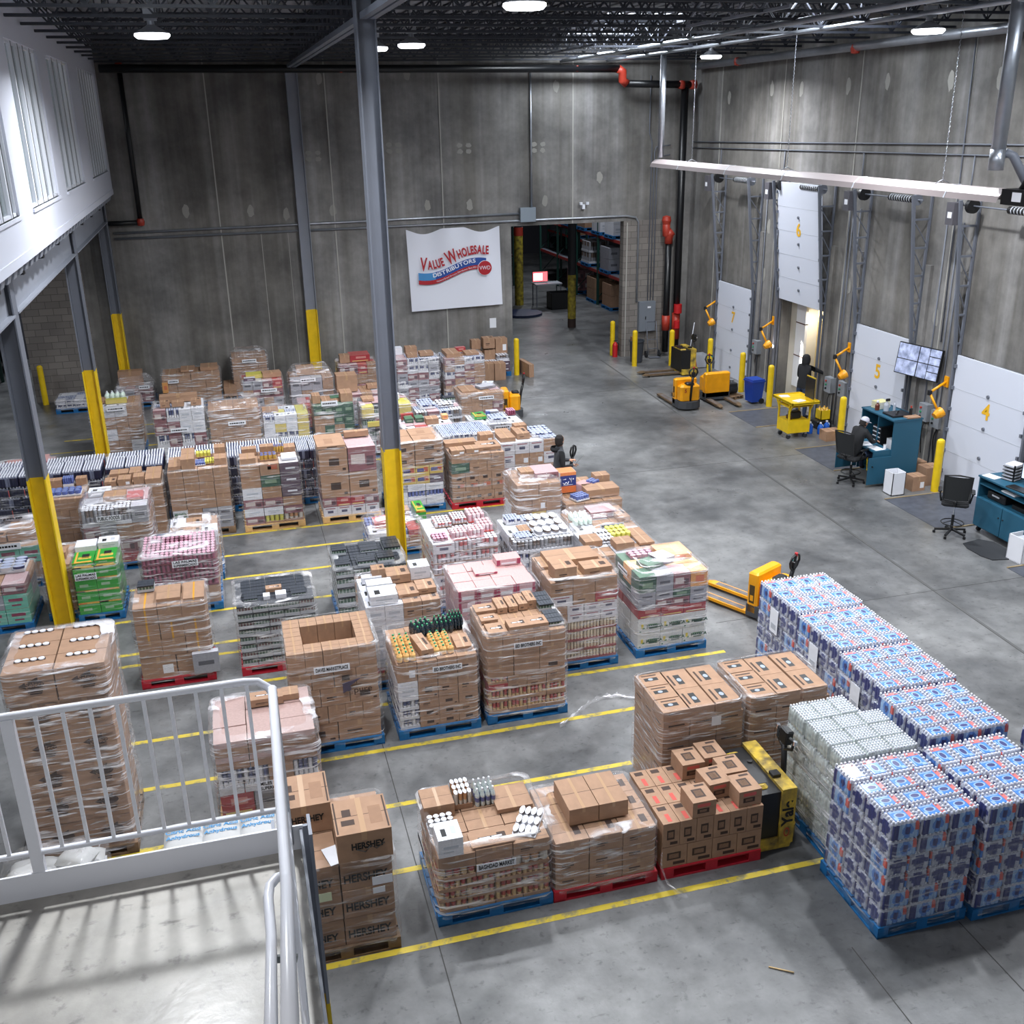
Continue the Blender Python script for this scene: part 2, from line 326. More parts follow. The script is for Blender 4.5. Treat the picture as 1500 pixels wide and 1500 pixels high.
sm.box(13.05, 13.08, 33.17, 33.19, 0, 4.5, JW)
for y in (19.72, 23.74, 27.4, 31.2): sm.box(15.285, 15.3, y - .015, y + .015, 0, 9.3, JW)
struct(sm, 'trim_3')
pt = MB()
def blob(mb, c, rx_, rz_, m, face='y'):
    n = 14; vs = []
    for i in range(n):
        a = 2 * PI * i / n; q = 1 + R.uniform(-.18, .18)
        u, v = rx_ * q * math.cos(a), rz_ * q * math.sin(a)
        vs.append((c[0] + u, c[1], c[2] + v) if face == 'y' else (c[0], c[1] - u, c[2] + v))
    mb.add(vs, [tuple(range(n))], m)
for x, z in ((6.36, 5.3), (7.72, 5.25), (10.21, 5.3), (12.07, 5.96), (-.9, 5.41), (.96, 5.32), (3.42, 5.27), (5.9, 9.1), (10.6, 8.7), (3.3, 9.0), (2.0, 5.2)): blob(pt, (x, 33.192, z), .10, .18, PT)
for x, z in ((5.4, 7.02), (7.6, 6.96), (10.01, 6.93), (2.96, 6.85)):
    for a in (-.14, .14):
        for b in (-.09, .09): blob(pt, (x + a, 33.192, z + b), .09, .07, PT)
for y, z in ((28.66, 8.47), (27.04, 8.41), (24.77, 8.45), (23.12, 8.48), (20.8, 8.43), (19.26, 8.43), (31.3, 8.3), (23.9, 3.6), (20.2, 1.9), (20.3, 3.4), (28.3, 4.7), (28.4, 3.3), (16.9, 5.5), (16.8, 6.1), (31.6, 4.7)): blob(pt, (15.292, y * .981, 7.9 - (7.9 - z) * .981), .10, .2, PT, 'x')
struct(pt, 'trim_4')

# right wall with four dock openings
DOORS = [(28.25, 30.52), (24.44, 26.69), (20.55, 22.75), (16.6, 18.88)]
rw = MB(); ys = [33.5]
for a, b in DOORS: ys += [b, a]
ys += [4.0]
for i in range(0, len(ys), 2): rw.box(15.3, 15.62, ys[i + 1], ys[i], 0, 10.0, WALLM)
for a, b in DOORS: rw.box(15.3, 15.62, a, b, 2.85, 10.0, WALLM)
struct(rw, 'wall_right')
ptn = MB()     # cast buttresses beside the doors
for y in (30.75, 28.0, 26.93, 24.2, 23.0, 20.3, 19.12): ptn.box(15.22, 15.3, y - .09, y + .09, 0, 4.6, WALLM)
struct(ptn, 'trim_5')

# warehouse beyond the back opening
DKW = M('dim_wall', srgb(70, 70, 76), 0.9)
bk_ = MB(); bk_.box(3, 3.2, 33.5, 62, 0, 8, DKW); bk_.box(24, 24.2, 33.5, 62, 0, 8, DKW); bk_.box(-18, 24, 62, 62.2, 0, 8, DKW); bk_.box(3, 24, 33.5, 62, 8, 8.2, DKW)
bk_.box(-18, 3, 40, 40.2, 0, 6, DKW); bk_.box(-18, 3, 33.5, 40.2, 5.9, 6.1, DKW); bk_.box(-18.2, -18, 2, 62, 0, 6, DKW)
struct(bk_, 'wall_beyond')

# roof: deck, joists, girders
DECK = M('roof_deck', srgb(132, 134, 140), 0.7)
dk = MB()
xs = [-18 + .3 * i for i in range(0, 140)]
vs = []; fs = []
cuts = sorted(SKY, key=lambda s: s[0])
for i in range(112):      # fluted deck, flutes along Y
    x = -18 + .3 * i
    for a, b, z in ((x, x + .12, 10.05), (x + .12, x + .18, 10.09), (x + .18, x + .27, 10.09), (x + .27, x + .3, 10.05)):
        segs = [(-4.0, 33.5)]
        for sx, sy in SKY:
            if a < sx + 1.1 and b > sx - 1.1:
                segs = [t for s in segs for t in ((s[0], min(s[1], sy - .55)), (max(s[0], sy + .55), s[1])) if t[1] - t[0] > .01]
        for s in segs:
            za = z; zb = z if b - a > .05 and z == 10.05 else z
            dk.quad((a, s[0], za), (b, s[0], zb), (b, s[1], zb), (a, s[1], za), DECK)
dk.box(-18, 15.9, -4, 33.5, 10.25, 10.3, DKW)
struct(dk, 'ceiling')
for i, (x, y) in enumerate(SKY):
    s = MB(); s.box(x - 1.1, x + 1.1, y - .55, y + .55, 10.1, 10.14, SKYM); s.box(x - 1.14, x - 1.1, y - .58, y + .58, 10.0, 10.16, WHT); s.box(x + 1.1, x + 1.14, y - .58, y + .58, 10.0, 10.16, WHT)
    struct(s, 'window_%d' % (10 + i))

def joist_mesh(L_, d, n, w=.05, mm=DKS):
    m = MB(); m.box(0, L_, -w, -w + .03, 0, .045, mm); m.box(0, L_, w - .03, w, 0, .045, mm); m.box(0, L_, -w, w, d - .05, d, mm)
    for k in range(n):
        a = L_ * k / n; b = L_ * (k + 1) / n; c = (a + b) / 2
        m.bar((a, 0, d - .03), (c, 0, .03), .03, .03, mm); m.bar((c, 0, .03), (b, 0, d - .03), .03, .03, mm); m.bar((c, 0, .03), (c, 0, d - .03), .02, .02, mm)
    return m.mesh('joist')
LJ = joist_mesh(5.3, .6, 6); RJ = joist_mesh(12.62, .62, 14)
y = 5.0; k = 0
while y < 33:
    for x0, me, w_ in ((-2.82, LJ, 'left'), (2.66, RJ, 'right')):
        tag(ob('roof_joist', me, None, (x0, y, 9.44)), 'dark open-web steel roof joist of the %s bay under the metal deck' % w_, 'roof joist', 'open-web roof joists, %s bay' % w_)
    y += 1.55; k += 1
def girder(x, y0, y1, z0, z1, lab):
    t = thing('joist_girder', lab, 'girder', (x, (y0 + y1) / 2, z0)); c = -(y0 + y1) / 2
    m = MB(); m.box(-.12, -.02, y0 + c, y1 + c, 0, .09, STEEL); m.box(.02, .12, y0 + c, y1 + c, 0, .09, STEEL); m.build('bottom_chord', t)
    m = MB(); m.box(-.12, .12, y0 + c, y1 + c, z1 - z0 - .1, z1 - z0, DKS); m.build('top_chord', t)
    m = MB(); n = int((y1 - y0) / .78); d = z1 - z0
    for k in range(n):
        a = y0 + c + .78 * k; m.bar((0, a, .05), (0, a, d - .05), .06, .06, DKS); m.bar((0, a, .05), (0, a + .39, d - .05), .05, .05, DKS); m.bar((0, a + .78, .05), (0, a + .39, d - .05), .05, .05, DKS)
    m.build('web_members', t)
girder(2.48, 4.0, 17.0, 9.27, 10.02, 'grey steel girder truss running to the near building column from the front')
girder(2.48, 17.2, 33.1, 9.27, 10.02, 'grey steel girder truss between the near building column and the back wall')
for (x, y, z), lab in (((9.2, 18.5, 9.5), 'near'), ((9.2, 27.8, 9.5), 'far')):     # cross bracing lit by the skylights
    m = MB()
    for k in range(4):
        a = y - 2 + k * 1.0
        m.bar((x, a, z - .03), (x, a + 1, z + .5), .04, .04, STEELL); m.bar((x, a, z + .5), (x, a + 1, z - .03), .04, .04, STEELL)
    m.bar((x, y - 2, z - .05), (x, y + 2, z - .05), .05, .05, STEELL); m.bar((x, y - 2, z + .5), (x, y + 2, z + .5), .05, .05, STEELL)
    tag(m.build('roof_brace'), 'pale steel cross bracing between the roof joists, %s of the two by the skylights' % lab, 'brace')

# steel columns: H sections with flanges left and right
def column(x, y, z1, zy, lab, w=.33, d=.3, steel=None, mirror=False):
    t = thing('steel_column', lab, 'column', (x, y, 0), 0, None); s = steel or STEEL
    def sec(z0, z1_, m, nm, e=0):
        mb = MB(); mb.box(-w / 2 - e, -w / 2 + .022 + e, -d / 2 - e, d / 2 + e, z0, z1_, m); mb.box(w / 2 - .022 - e, w / 2 + e, -d / 2 - e, d / 2 + e, z0, z1_, m)
        mb.box(-w / 2 + .02, w / 2 - .02, -.012 - e, .012 + e, z0, z1_, m); return mb.build(nm, t)
    sec(zy, z1, s, 'upper_shaft'); sec(0.0, zy, YEL, 'yellow_painted_base', .002)
    return t
column(2.445, 17.1, 10.0, 2.53, 'tall grey steel column with yellow base in the middle of the pallets', .30, .30)
column(2.48, 32.9, 9.3, 2.35, 'grey steel column with yellow base standing against the back wall', .34, .3, STEELL)
column(-3.24, 17.1, 5.9, 2.63, 'nearest steel column with yellow base under the white office wall', .28, .34)
column(-3.24, 25.1, 5.9, 2.6, 'middle steel column with yellow base under the white office wall', .28, .34)
column(-3.24, 32.9, 5.9, 2.58, 'farthest steel column with yellow base under the white office wall', .28, .3)
column(.02, 5.72, 3.62, 2.2, 'grey column with yellow base just beyond the white stair landing rail', .25, .22, STEELL)
column(-3.24, 9.1, 5.9, 2.6, 'steel column under the office hidden behind the landing', .28, .34)

# mezzanine office
OFF = M('office_wall_white', srgb(205, 208, 220), 0.55)
mz = MB(); X = -2.85
wins = [(14.1, 17.4), (18.7, 22.0), (23.2, 26.6), (28.4, 32.6)]
mz.box(X - .15, X, 5, 33.2, 5.98, 6.62, OFF); mz.box(X - .15, X, 5, 33.2, 9.14, 10.05, OFF)
pr = 5.0
for a, b in wins + [(33.2, 33.2)]:
    mz.box(X - .15, X, pr, a, 6.62, 9.14, OFF); pr = b
mz.box(X - .002, X + .012, 5, 33.2, 5.96, 6.1, OFF)
struct(mz, 'wall_left')
mf = MB(); mf.box(-18, X - .02, 5, 33.2, 5.99, 6.15, WHT); mf.box(-7, -6.9, 5, 33.2, 6.15, 10.0, M('office_interior', srgb(196, 204, 204), 0.8))
for yy in (9, 18, 22.6, 27.5): mf.box(-6.9, X - .15, yy - .05, yy + .05, 6.15, 10.0, M('office_interior', srgb(196, 204, 204), 0.8))
struct(mf, 'floor_mezzanine')
for a_, (x, y, z) in enumerate(((-4.8, 16, 9.6), (-4.8, 20.3, 9.6), (-4.8, 25, 9.6), (-4.8, 30.5, 9.6))):
    l = bpy.data.lights.new('office_light', 'AREA'); l.size = 1.2; l.energy = 45; l.color = (.95, 1, .98); o = bpy.data.objects.new('office_light', l); o.location = (x, y, z); C.objects.link(o)
for i, (a, b) in enumerate(wins):
    t = ob('window_%d' % (i + 1), None, None, (X, (a + b) / 2, 7.88)); t['kind'] = 'structure'; c = -(a + b) / 2; h = 1.26
    f = MB(); A = a + c; B = b + c
    for q in ((A, A + .05, -h, h), (B - .05, B, -h, h), (A, B, -h, -h + .05), (A, B, h - .05, h)): f.box(-.1, -.04, q[0], q[1], q[2], q[3], WHT)
    f.build('window_frame', t)
    for bars in ((.3, .42, .62, .86), (.22, .42, .58, .8), (.3, .55, .78), (.14, .28, .42, .56, .7, .84))[i]:
        f = MB(); y_ = A + (B - A) * bars; f.box(-.12, -.03, y_ - .045, y_ + .045, -h, h, WHT); f.box(-.125, -.025, y_ + .045, y_ + .075, -h, h, BLK); f.build('mullion', t)
    f = MB(); f.box(-.085, -.08, A, B, -h, h, GLASS); f.build('pane', t)
    f = MB(); f.box(-.06, .03, A - .05, B + .05, -h - .05, -h, OFF); f.build('window_sill', t)
    f = MB(); f.box(-1.1, -.9, A + .5, A + 1.1, -1.5, .1, M('office_furniture', srgb(96, 104, 104), 0.7)); f.box(-1.6, -1.0, A + 1.4, B - .6, -1.6, -.75, M('office_furniture', srgb(96, 104, 104), 0.7)); f.build('office_cabinet', t)
# beams under the office
for y0, y1, lab in ((9.25, 16.95, 'nearest'), (17.25, 24.95, 'middle'), (25.25, 32.8, 'farthest')):
    m = MB(); m.box(-3.3, -3.08, y0, y1, 5.2, 5.225, STEELL); m.box(-3.3, -3.08, y0, y1, 5.8, 5.825, STEELL); m.box(-3.2, -3.18, y0, y1, 5.2, 5.82, STEELL)
    o = m.build('steel_beam'); tag(o, 'grey steel I-beam under the white office wall, %s of the three spans' % lab, 'beam')
m = MB()
for k in range(46):
    y0 = 9 + k * .52
    m.prism([(-3.5, 5.83), (-2.9, 5.83), (-2.86, 5.97), (-3.5, 5.97)], y0, y0 + .26, STEELL)
    m.box(-3.3, -2.98 + .04 * (k % 4 == 0), y0 + .03, y0 + .2, 5.76 if k % 4 == 0 else 5.84, 5.9, BLK)
struct(m, 'trim_6')

# stair landing and its white railing
m = MB(); m.box(-4.4, .06, 1.9, 5.0, 3.85, 4.0, LANDM); struct(m, 'floor_landing')
m = MB(); m.box(-4.4, .08, 5.0, 5.012, 3.72, 4.16, RAILW); m.box(.06, .075, 3.3, 5.0, 3.72, 4.14, STEELL); struct(m, 'trim_7')
t = thing('guard_railing', 'white painted steel guard railing round the stair landing in the foreground', 'railing', (0, 5.03, 4.0))
zt = 1.11
m = MB(); m.tube([(-4.4, 0, zt), (-.14, 0, zt), (-.07, 0, zt - .01), (-.02, -.01, zt - .05), (0, -.03, zt - .09), (0.005, -.06, zt - .09)], .021, RAILW, 10); m.build('top_rail', t)
m = MB(); m.tube([(0, -.03, .05), (0, -.03, zt - .1), (0, -.05, zt - .04), (0, -.1, zt - .01), (-.03, -1.6, zt - .01), (-.03, -1.64, zt), (-.055, -3.4, zt + .9)], .024, RAILW, 10); m.build('side_rail', t)
m = MB(); m.tube([(-4.4, 0, .27), (0, 0, .27)], .017, RAILW, 8); m.build('bottom_rail', t)
m = MB(); m.tube([(.0, -.03, .27), (-.02, -1.6, .27)], .017, RAILW, 8); m.bar((-.02, -1.6, .27), (-.03, -3.4, 1.17), .04, .05, RAILW); m.build('side_bottom_rail', t)
for px_ in (-1.31, -2.7): m = MB(); m.cbox((px_, 0, .55), (.06, .05, 1.1), RAILW); m.build('post', t)
xb = -.13
bal = MB(); bal.cbox((0, 0, .68), (.019, .019, .84), RAILW); bme = bal.mesh('baluster')
while xb > -4.3:
    if min(abs(xb + 1.31), abs(xb + 2.7)) > .05: ob('baluster', bme, t, (xb, 0, 0))
    xb -= .131
for k in range(11): ob('baluster', bme, t, (-.002 - .0015 * k, -.16 - .131 * k, 0))
hr = thing('handrail', 'white tubular handrail on the inner side of the landing railing', 'handrail', (-.1, 4.9, 4.0))
m = MB(); m.tube([(.08, -1.24, .93), (.03, -1.25, .93), (0, -1.29, .93), (-.01, -1.36, .93), (-.01, -1.58, .93), (-.02, -3.2, 1.75)], .021, RAILW, 10); m.build('grab_tube', hr)
m = MB(); m.bar((-.01, -1.8, 1.02), (.08, -1.8, 1.0), .012, .03, M('bracket_grey', srgb(120, 124, 124), .5)); m.build('bracket', hr)
# ================================================================ DOCK DOORS
WX = 15.3
DOORW = M('dock_door_white', srgb(206, 210, 222), 0.45)
NUM = M('stencil_yellow', srgb(232, 178, 40), 0.5)
def ladder(y0, side, t, zt=6.1):
    """vertical lift track: wall angle, leaning rail and rungs"""
    m = MB(); xw = WX - .04; xr0 = WX - .14; xr1 = WX - .62; yy = y0 + side * .05
    m.bar((xw, yy, 0), (xw, yy, zt), .05, .05, STEEL); m.bar((xr0, yy, 0), (xr0, yy, 2.8), .06, .05, STEEL); m.bar((xr0, yy, 2.8), (xr1 + .1, yy, zt), .07, .05, STEEL)
    z = 3.1
    while z < zt:
        xr = xr0 + (xr1 + .1 - xr0) * (z - 2.8) / (zt - 2.8)
        m.bar((xw, yy, z), (xr, yy, z), .04, .04, STEEL); m.bar((xw, yy, z - .55), (xr, yy, z), .02, .02, STEEL); z += .62
    m.build('door_track', t)
for i, ((a, b), num) in enumerate(zip(DOORS, '7654')):
    t = ob('door_%d' % (i + 1), None, None, (0, 0, 0)); t['kind'] = 'structure'; yc = (a + b) / 2; w_ = b - a
    pn = MB()
    if num != '6':
        x0 = WX - .1; T = None; zb = 0; H_ = 2.86
        P = lambda y, z, d=0: (x0 - d, y, z)
        ang = 0
    else:
        ang = math.atan2(.3, 3.18); H_ = 3.2; zb = 2.9
    T = Matrix.Translation((WX - .08, 0, zb)) @ Matrix.Rotation(-ang, 4, 'Y')
    pn.box(-.05, 0, a + .02, b - .02, 0, H_, DOORW, T)
    nsec = 5 if num == '6' else 4
    for k in range(1, nsec): pn.box(-.053, -.05, a + .02, b - .02, H_ * k / nsec - .004, H_ * k / nsec + .004, LGR, T)
    pn.build('door_panel', t)
    st = MB()
    zs = {'7': (2.2, 1.5, .85, .3), '6': (2.32, 1.62, 1.0, .38), '5': (2.2, 1.5, .85), '4': (2.2, 1.5, .85)}[num]
    for z in zs: st.lathe([(.0, .03), (.038, .03), (.042, 0)], STEEL, 8, T=T @ Matrix.Translation((-.05, yc, z)) @ Matrix.Rotation(-PI / 2, 4, 'Y'))
    for k in range(6):
        for yy in (a + .03, b - .03): st.cbox((-.07, yy, H_ * (k + .5) / 6), (.06, .05, .07), STEEL, T)
    st.build('door_hardware', t)
    me = text_mesh(num, .48, NUM, bold=.01); o = ob('door_number', me, t); zn = {'7': 1.86, '6': 1.98, '5': 1.86, '4': 1.86}[num]
    o.matrix_local = T @ Matrix.Translation((-.056, yc, zn)) @ Matrix.Rotation(-PI / 2, 4, 'Z') @ Matrix.Rotation(PI / 2, 4, 'X')
    ladder(b, 1, t); ladder(a, -1, t)
    m = MB(); m.tube([(WX - .38, a - .2, 6.0), (WX - .38, b + .2, 6.0)], .018, STEEL, 6)
    m.tube([(WX - .38, a + .15, 6.0), (WX - .38, yc - .1, 6.0)], .075, BLK, 10)
    for k in range(9): m.tube([(WX - .38, a + .2 + k * .09, 6.0), (WX - .38, a + .22 + k * .09, 6.0)], .079, LGR, 10)
    m.build('torsion_spring', t)
    m = MB(); m.cyl((0, 0, 0), .15, .1, BLK, 16, T=Matrix.Translation((WX - .38, b - .1, 6.0)) @ Matrix.Rotation(PI / 2, 4, 'X')); m.cyl((0, 0, 0), .12, .08, STEEL, 16, T=Matrix.Translation((WX - .38, a + .05, 6.0)) @ Matrix.Rotation(PI / 2, 4, 'X')); m.build('cable_drum', t)
    m = MB(); m.box(WX - .62, WX - .4, b + .1, b + .34, 5.6, 6.05, M('operator_grey', srgb(84, 82, 88), .5)); m.box(WX - .625, WX - .62, b + .15, b + .28, 5.74, 5.86, PAPER); m.build('door_operator', t)
# trailer backed up to door six
t = thing('truck_trailer', 'open trailer with yellowish header numbered V73219 backed up to dock door 6', 'trailer', (16.6, 25.6, 0))
TB = M('trailer_liner', srgb(206, 200, 186), .5); TY = M('trailer_header', srgb(222, 196, 132), .5)
m = MB(); m.box(-.96, 4, 1.12, 1.18, -.1, 3, TB); m.box(-.96, 4, -1.18, -1.12, -.1, 3, TB); m.box(-.96, -.3, -1.18, 1.18, 2.9, 3.0, TB); m.box(-.3, 4, -1.2, 1.2, 2.75, 2.85, TB); m.box(3.9, 4, -1.2, 1.2, 0, 3, TB); m.box(-.3, 4, -1.2, 1.2, -.1, .0, PALD); m.build('trailer_body', t)
m = MB(); m.box(-.4, -.3, -1.2, .55, 2.3, 2.62, TY); m.box(-.4, -.3, .48, .6, 0, 2.62, TY); m.build('trailer_header', t)
lettering('V73219', .26, M('faded_orange', srgb(204, 116, 60), .6), t, (-.405, -.1, 2.46), '-x', bold=.004)
m = MB(); m.box(-.78, -.7, .62, 1.12, .3, 2.9, M('white_dock_curtain', srgb(236, 236, 238), .6)); m.box(-.79, -.69, .62, 1.12, 1.2, 1.23, M('curtain_band', srgb(90, 62, 58), .6)); m.box(-.79, -.69, .62, 1.12, 2.15, 2.18, M('curtain_band', srgb(90, 62, 58), .6)); m.build('dock_curtain', t)
m = MB(); m.prism([(-.6, 2.62), (-.3, 2.62), (-.3, 2.9), (-.6, 2.75)], -1.15, .6, M('canopy_cloth', srgb(150, 142, 142), .7)); m.build('canopy', t)
m = MB(); m.box(.1, .16, -1.0, .42, 0, 2.3, M('beige_load', srgb(176, 170, 150), .7)); m.box(.02, .1, .3, .44, 0, 2.3, M('dark_frame', srgb(74, 66, 58), .6))
for z in (.75, 1.45): m.box(.02, .1, -1.0, .3, z, z + .1, M('dark_frame', srgb(74, 66, 58), .6))
m.build('cargo_bulkhead', t)
l = bpy.data.lights.new('trailer_light', 'AREA'); l.size = .6; l.energy = 50; l.color = (1, .93, .8); o = bpy.data.objects.new('trailer_light', l); o.location = (16.3, 26.0, 2.55); C.objects.link(o)
# dock plates
DPL = M('dock_plate_steel', srgb(74, 78, 88), 0.5, var=0.25, scale=6)
for y0, y1, lab in ((23.95, 25.5, 'behind the yellow cart'), (20.15, 21.88, 'beside the tall teal desk'), (16.3, 18.1, 'beside the empty drafting chair'), (12.6, 14.3, 'nearest the camera by the white bin')):
    m = MB(); m.box(13.22, 15.3, y0, y1, 0, .006, DPL); m.box(13.22, 15.3, y1, y1 + .03, 0, .02, M('plate_edge_strip', srgb(150, 132, 100), .7)); m.box(13.22, 15.3, y0 - .03, y0, 0, .02, M('plate_edge_strip', srgb(150, 132, 100), .7))
    tag(m.build('dock_plate'), 'dark steel dock plate set in the floor %s' % lab, 'dock plate')
# bollards
bm_ = MB(); bm_.lathe([(.085, 0), (.085, 1.13), (.075, 1.17), (.04, 1.195), (0, 1.2)], YEL, 20)
bme = bm_.mesh('bollard')
for x, y, lab in ((12.75, 33.55, 'yellow bollard just inside the warehouse opening next to the fire extinguisher'), (12.86, 31.75, 'yellow bollard in front of the grey trash can'), (14.03, 31.4, 'yellow bollard behind the worn yellow pallet jack'),
                  (14.6, 29.7, 'yellow bollard left of dock door 7'), (14.6, 27.5, 'yellow bollard in front of dock door 7, right of the tall orange jack'), (14.58, 25.75, 'yellow bollard beside the blue wheeled bin'), (14.56, 22.05, 'yellow bollard beside the carton and blue jugs'),
                  (14.56, 18.25, 'nearest yellow bollard, by the brown boxes and dock door 4'), (8.81, 31.85, 'yellow bollard beside loose cartons left of the warehouse opening'), (-5.61, 32.9, 'yellow bollard by the block wall at far left')):
    tag(ob('bollard', bme, None, (x, y, 0)), lab, 'bollard')
# dock lights on yellow arms
for y, lab, on in ((30.65, 'in the far corner, left of the farthest dock door', 0), (26.93, 'that is switched on beside the open dock door', 1), (23.0, 'between the open dock door and the tall teal desk', 0), (19.15, 'hanging just below the wall screen', 0)):
    t = thing('dock_light', 'yellow folding dock light arm ' + lab, 'dock light', (WX - .08, y, 2.2))
    m = MB(); m.box(-.03, .08, -.07, .07, -.12, .12, ORG); m.build('wall_bracket', t)
    m = MB(); m.tube([(-.02, 0, 0), (-.4, .02, -.22)], .03, ORG, 8); m.tube([(-.4, .02, -.22), (-.28, -.18, -.6)], .028, ORG, 8); m.cyl((-.4, .02, -.27), .05, .1, BLK, 10); m.build('arm', t)
    m = MB(); T = Matrix.Translation((-.28, -.2, -.66)) @ Matrix.Rotation(1.1, 4, 'Y'); m.lathe([(.0, -.1), (.07, -.1), (.11, 0), (.12, .1)], ORG, 12, T=T); m.cyl((0, 0, .06), .11, .02, LENS if on else WHT, 12, T=T); m.build('lamp_head', t)
    if on:
        l = bpy.data.lights.new('dock_light_bulb', 'SPOT'); l.energy = 260; l.color = (1, .95, .82); l.spot_size = 1.5; o = bpy.data.objects.new('dock_light_bulb', l)
        o.location = (WX - .2, y - .2, 1.52); o.rotation_euler = (0, -1.2, 0); C.objects.link(o)
# control boxes and wiring
BX = M('control_box_grey', srgb(136, 140, 146), .5)
for y, z, lab in ((27.85, 1.25, 'right of the farthest dock door'), (23.75, 1.05, 'touched by the person in the black hoodie'), (23.1, 1.08, 'above the bollard next to the blue jugs'), (19.75, 1.35, 'left one of two below the wall screen'), (19.3, 1.3, 'right one of two below the wall screen')):
    t = thing('control_box', 'small grey control box with buttons, ' + lab, 'control box', (WX, y, z))
    m = MB(); m.box(-.16, 0, -.15, .15, -.2, .2, BX); m.build('housing', t)
    m = MB()
    for k in range(3): m.cyl((0, 0, 0), .025, .03, (REDC, GREEN, BLK)[k], 8, T=Matrix.Translation((-.16, .06, .1 - k * .1)) @ Matrix.Rotation(-PI / 2, 4, 'Y'))
    m.build('push_buttons', t)
    m = MB(); m.tube([(-.06, 0, -.2), (-.1, .03, -.4), (-.05, .1, -.55), (-.03, .06, -1.0)], .012, BLK, 6); m.build('cable', t)
# conduits on the walls
def pipes(nm, lab, cat, segs, m, r, grp=None):
    for s in segs:
        mb = MB(); mb.tube(s, r, m, 8); o_ = tag(mb.build(nm), lab, cat, grp or (lab[:40] if len(segs) > 1 else None))
    return o_
xw = WX - .03
pipes('electrical_conduit', 'topmost long thin grey conduit along the right wall above the dock doors', 'conduit', [[(xw, 33.1, 6.98), (xw, 14, 7.24)]], STEEL, .018)
pipes('electrical_conduit', 'lower long thin grey conduit along the right wall with drops to the door operators', 'conduit', [[(xw, 33.1, 6.8), (xw, 14, 7.02)], [(xw, 31.0, 6.8), (xw, 31.0, 6.0)], [(xw, 27.1, 6.84), (xw, 27.1, 6.0)], [(xw, 23.3, 6.9), (xw, 23.3, 6.0)], [(xw, 19.3, 6.95), (xw, 19.3, 6.0)], [(xw, 19.75, 9.4), (xw, 19.7, 7.2), (xw, 19.6, 3)]], STEEL, .016)
pipes('electrical_conduit', 'short vertical grey conduits beside the dock doors down to the control boxes', 'conduit', [[(xw, y, 0), (xw, y, 5.6)] for y in (30.9, 27.9, 27.2, 23.65, 23.5, 23.2, 19.9, 19.5, 19.35)], STEEL, .016)
yw = 33.16
pipes('electrical_conduit', 'upper bright steel conduit running along the back wall above the banner', 'conduit', [[(-3.0, yw, 4.86), (9.45, yw, 4.94)]], GALV, .035)
pipes('electrical_conduit', 'lower bright steel conduit bending down past the warehouse opening to the panel', 'conduit', [[(-3.0, yw, 4.7), (13.0, yw, 4.72), (13.35, yw, 4.66), (13.45, yw, 4.5), (13.45, yw, 1.87)]], GALV, .035)
pipes('electrical_conduit', 'vertical steel conduit from the roof to the grey junction box', 'conduit', [[(9.75, yw, 9.3), (9.75, yw, 5.1)]], GALV, .035)
pipes('electrical_conduit', 'bundle of thin conduits in the back right corner above the electrical panel', 'conduit', [[(13.75, yw, 9), (13.75, yw, 7.3), (13.85, yw, 7), (13.85, yw, 1.9)], [(14.5, yw, 6.9), (14.0, yw, 6.85), (13.95, yw, 6.7), (13.95, yw, 1.9)], [(14.5, yw, 6.6), (14.1, yw, 6.55), (14.05, yw, 6.4), (14.05, yw, 1.9)]], STEEL, .018)
m = MB(); m.box(9.35, 9.86, 33.05, 33.2, 4.68, 5.12, M('junction_box', srgb(132, 142, 152), .5)); tag(m.build('junction_box'), 'grey square junction box on the back wall above the warehouse opening', 'junction box')
t = thing('breaker_box', 'tall grey electrical panel on the block wall right of the opening', 'electrical panel', (13.8, 33.18, 1.38))
m = MB(); m.box(-.3, .3, -.16, 0, -.52, .5, M('panel_grey', srgb(112, 118, 126), .5)); m.build('cabinet', t); m = MB(); m.box(-.28, .28, -.175, -.16, -.5, .48, M('panel_grey', srgb(112, 118, 126), .5)); m.box(-.08, -.05, -.19, -.175, -.1, 0, BLK); m.box(0, .12, -.178, -.175, .28, .34, PAPER); m.build('panel_door', t)
m = MB(); m.box(8.28, 8.5, 33.19, 33.2, 1.32, 1.64, PAPER); tag(m.build('paper_notice'), 'white paper notice taped to the back wall below the banner', 'notice')
m = MB(); m.box(11.45, 11.55, 33.1, 33.2, 5.0, 5.14, WHT); m.cyl((11.4, 33.08, 5.14), .06, .08, WHT, 10); m.cyl((11.62, 33.08, 5.14), .06, .08, WHT, 10); tag(m.build('emergency_light'), 'small white twin-head emergency light above the warehouse opening', 'light')
# sprinkler pipes
def elbow(mb, c, r=.13): mb.lathe([(0, -r), (r * .8, -r * .8), (r, 0), (r * .8, r * .8), (0, r)], REDC, 12, c)
t = thing('sprinkler_main', 'thick black sprinkler pipe with red couplings along the top of the back wall', 'pipe', (0, 0, 0))
m = MB(); m.tube([(-2.7, 32.7, 9.28), (12.5, 32.7, 9.18)], .11, BLACKP, 12); m.tube([(12.7, 32.7, 8.75), (15.0, 32.7, 8.7)], .11, BLACKP, 12); m.build('pipe_run', t)
m = MB(); m.tube([(12.45, 32.7, 9.18), (12.6, 32.7, 9.1), (12.6, 32.7, 8.85), (12.75, 32.7, 8.75)], .135, REDC, 12); elbow(m, (11.1, 32.7, 9.19), .1); elbow(m, (3.9, 32.7, 9.2), .08); elbow(m, (15.0, 32.7, 8.7), .15); elbow(m, (14.6, 32.7, 8.7), .14); m.build('red_coupling', t)
t = thing('sprinkler_riser', 'tall black riser pipe with red valves standing in the back right corner', 'pipe', (14.75, 32.75, 0))
m = MB(); m.tube([(0, 0, .15), (0, 0, 8.7)], .12, BLACKP, 12); m.build('pipe_run', t)
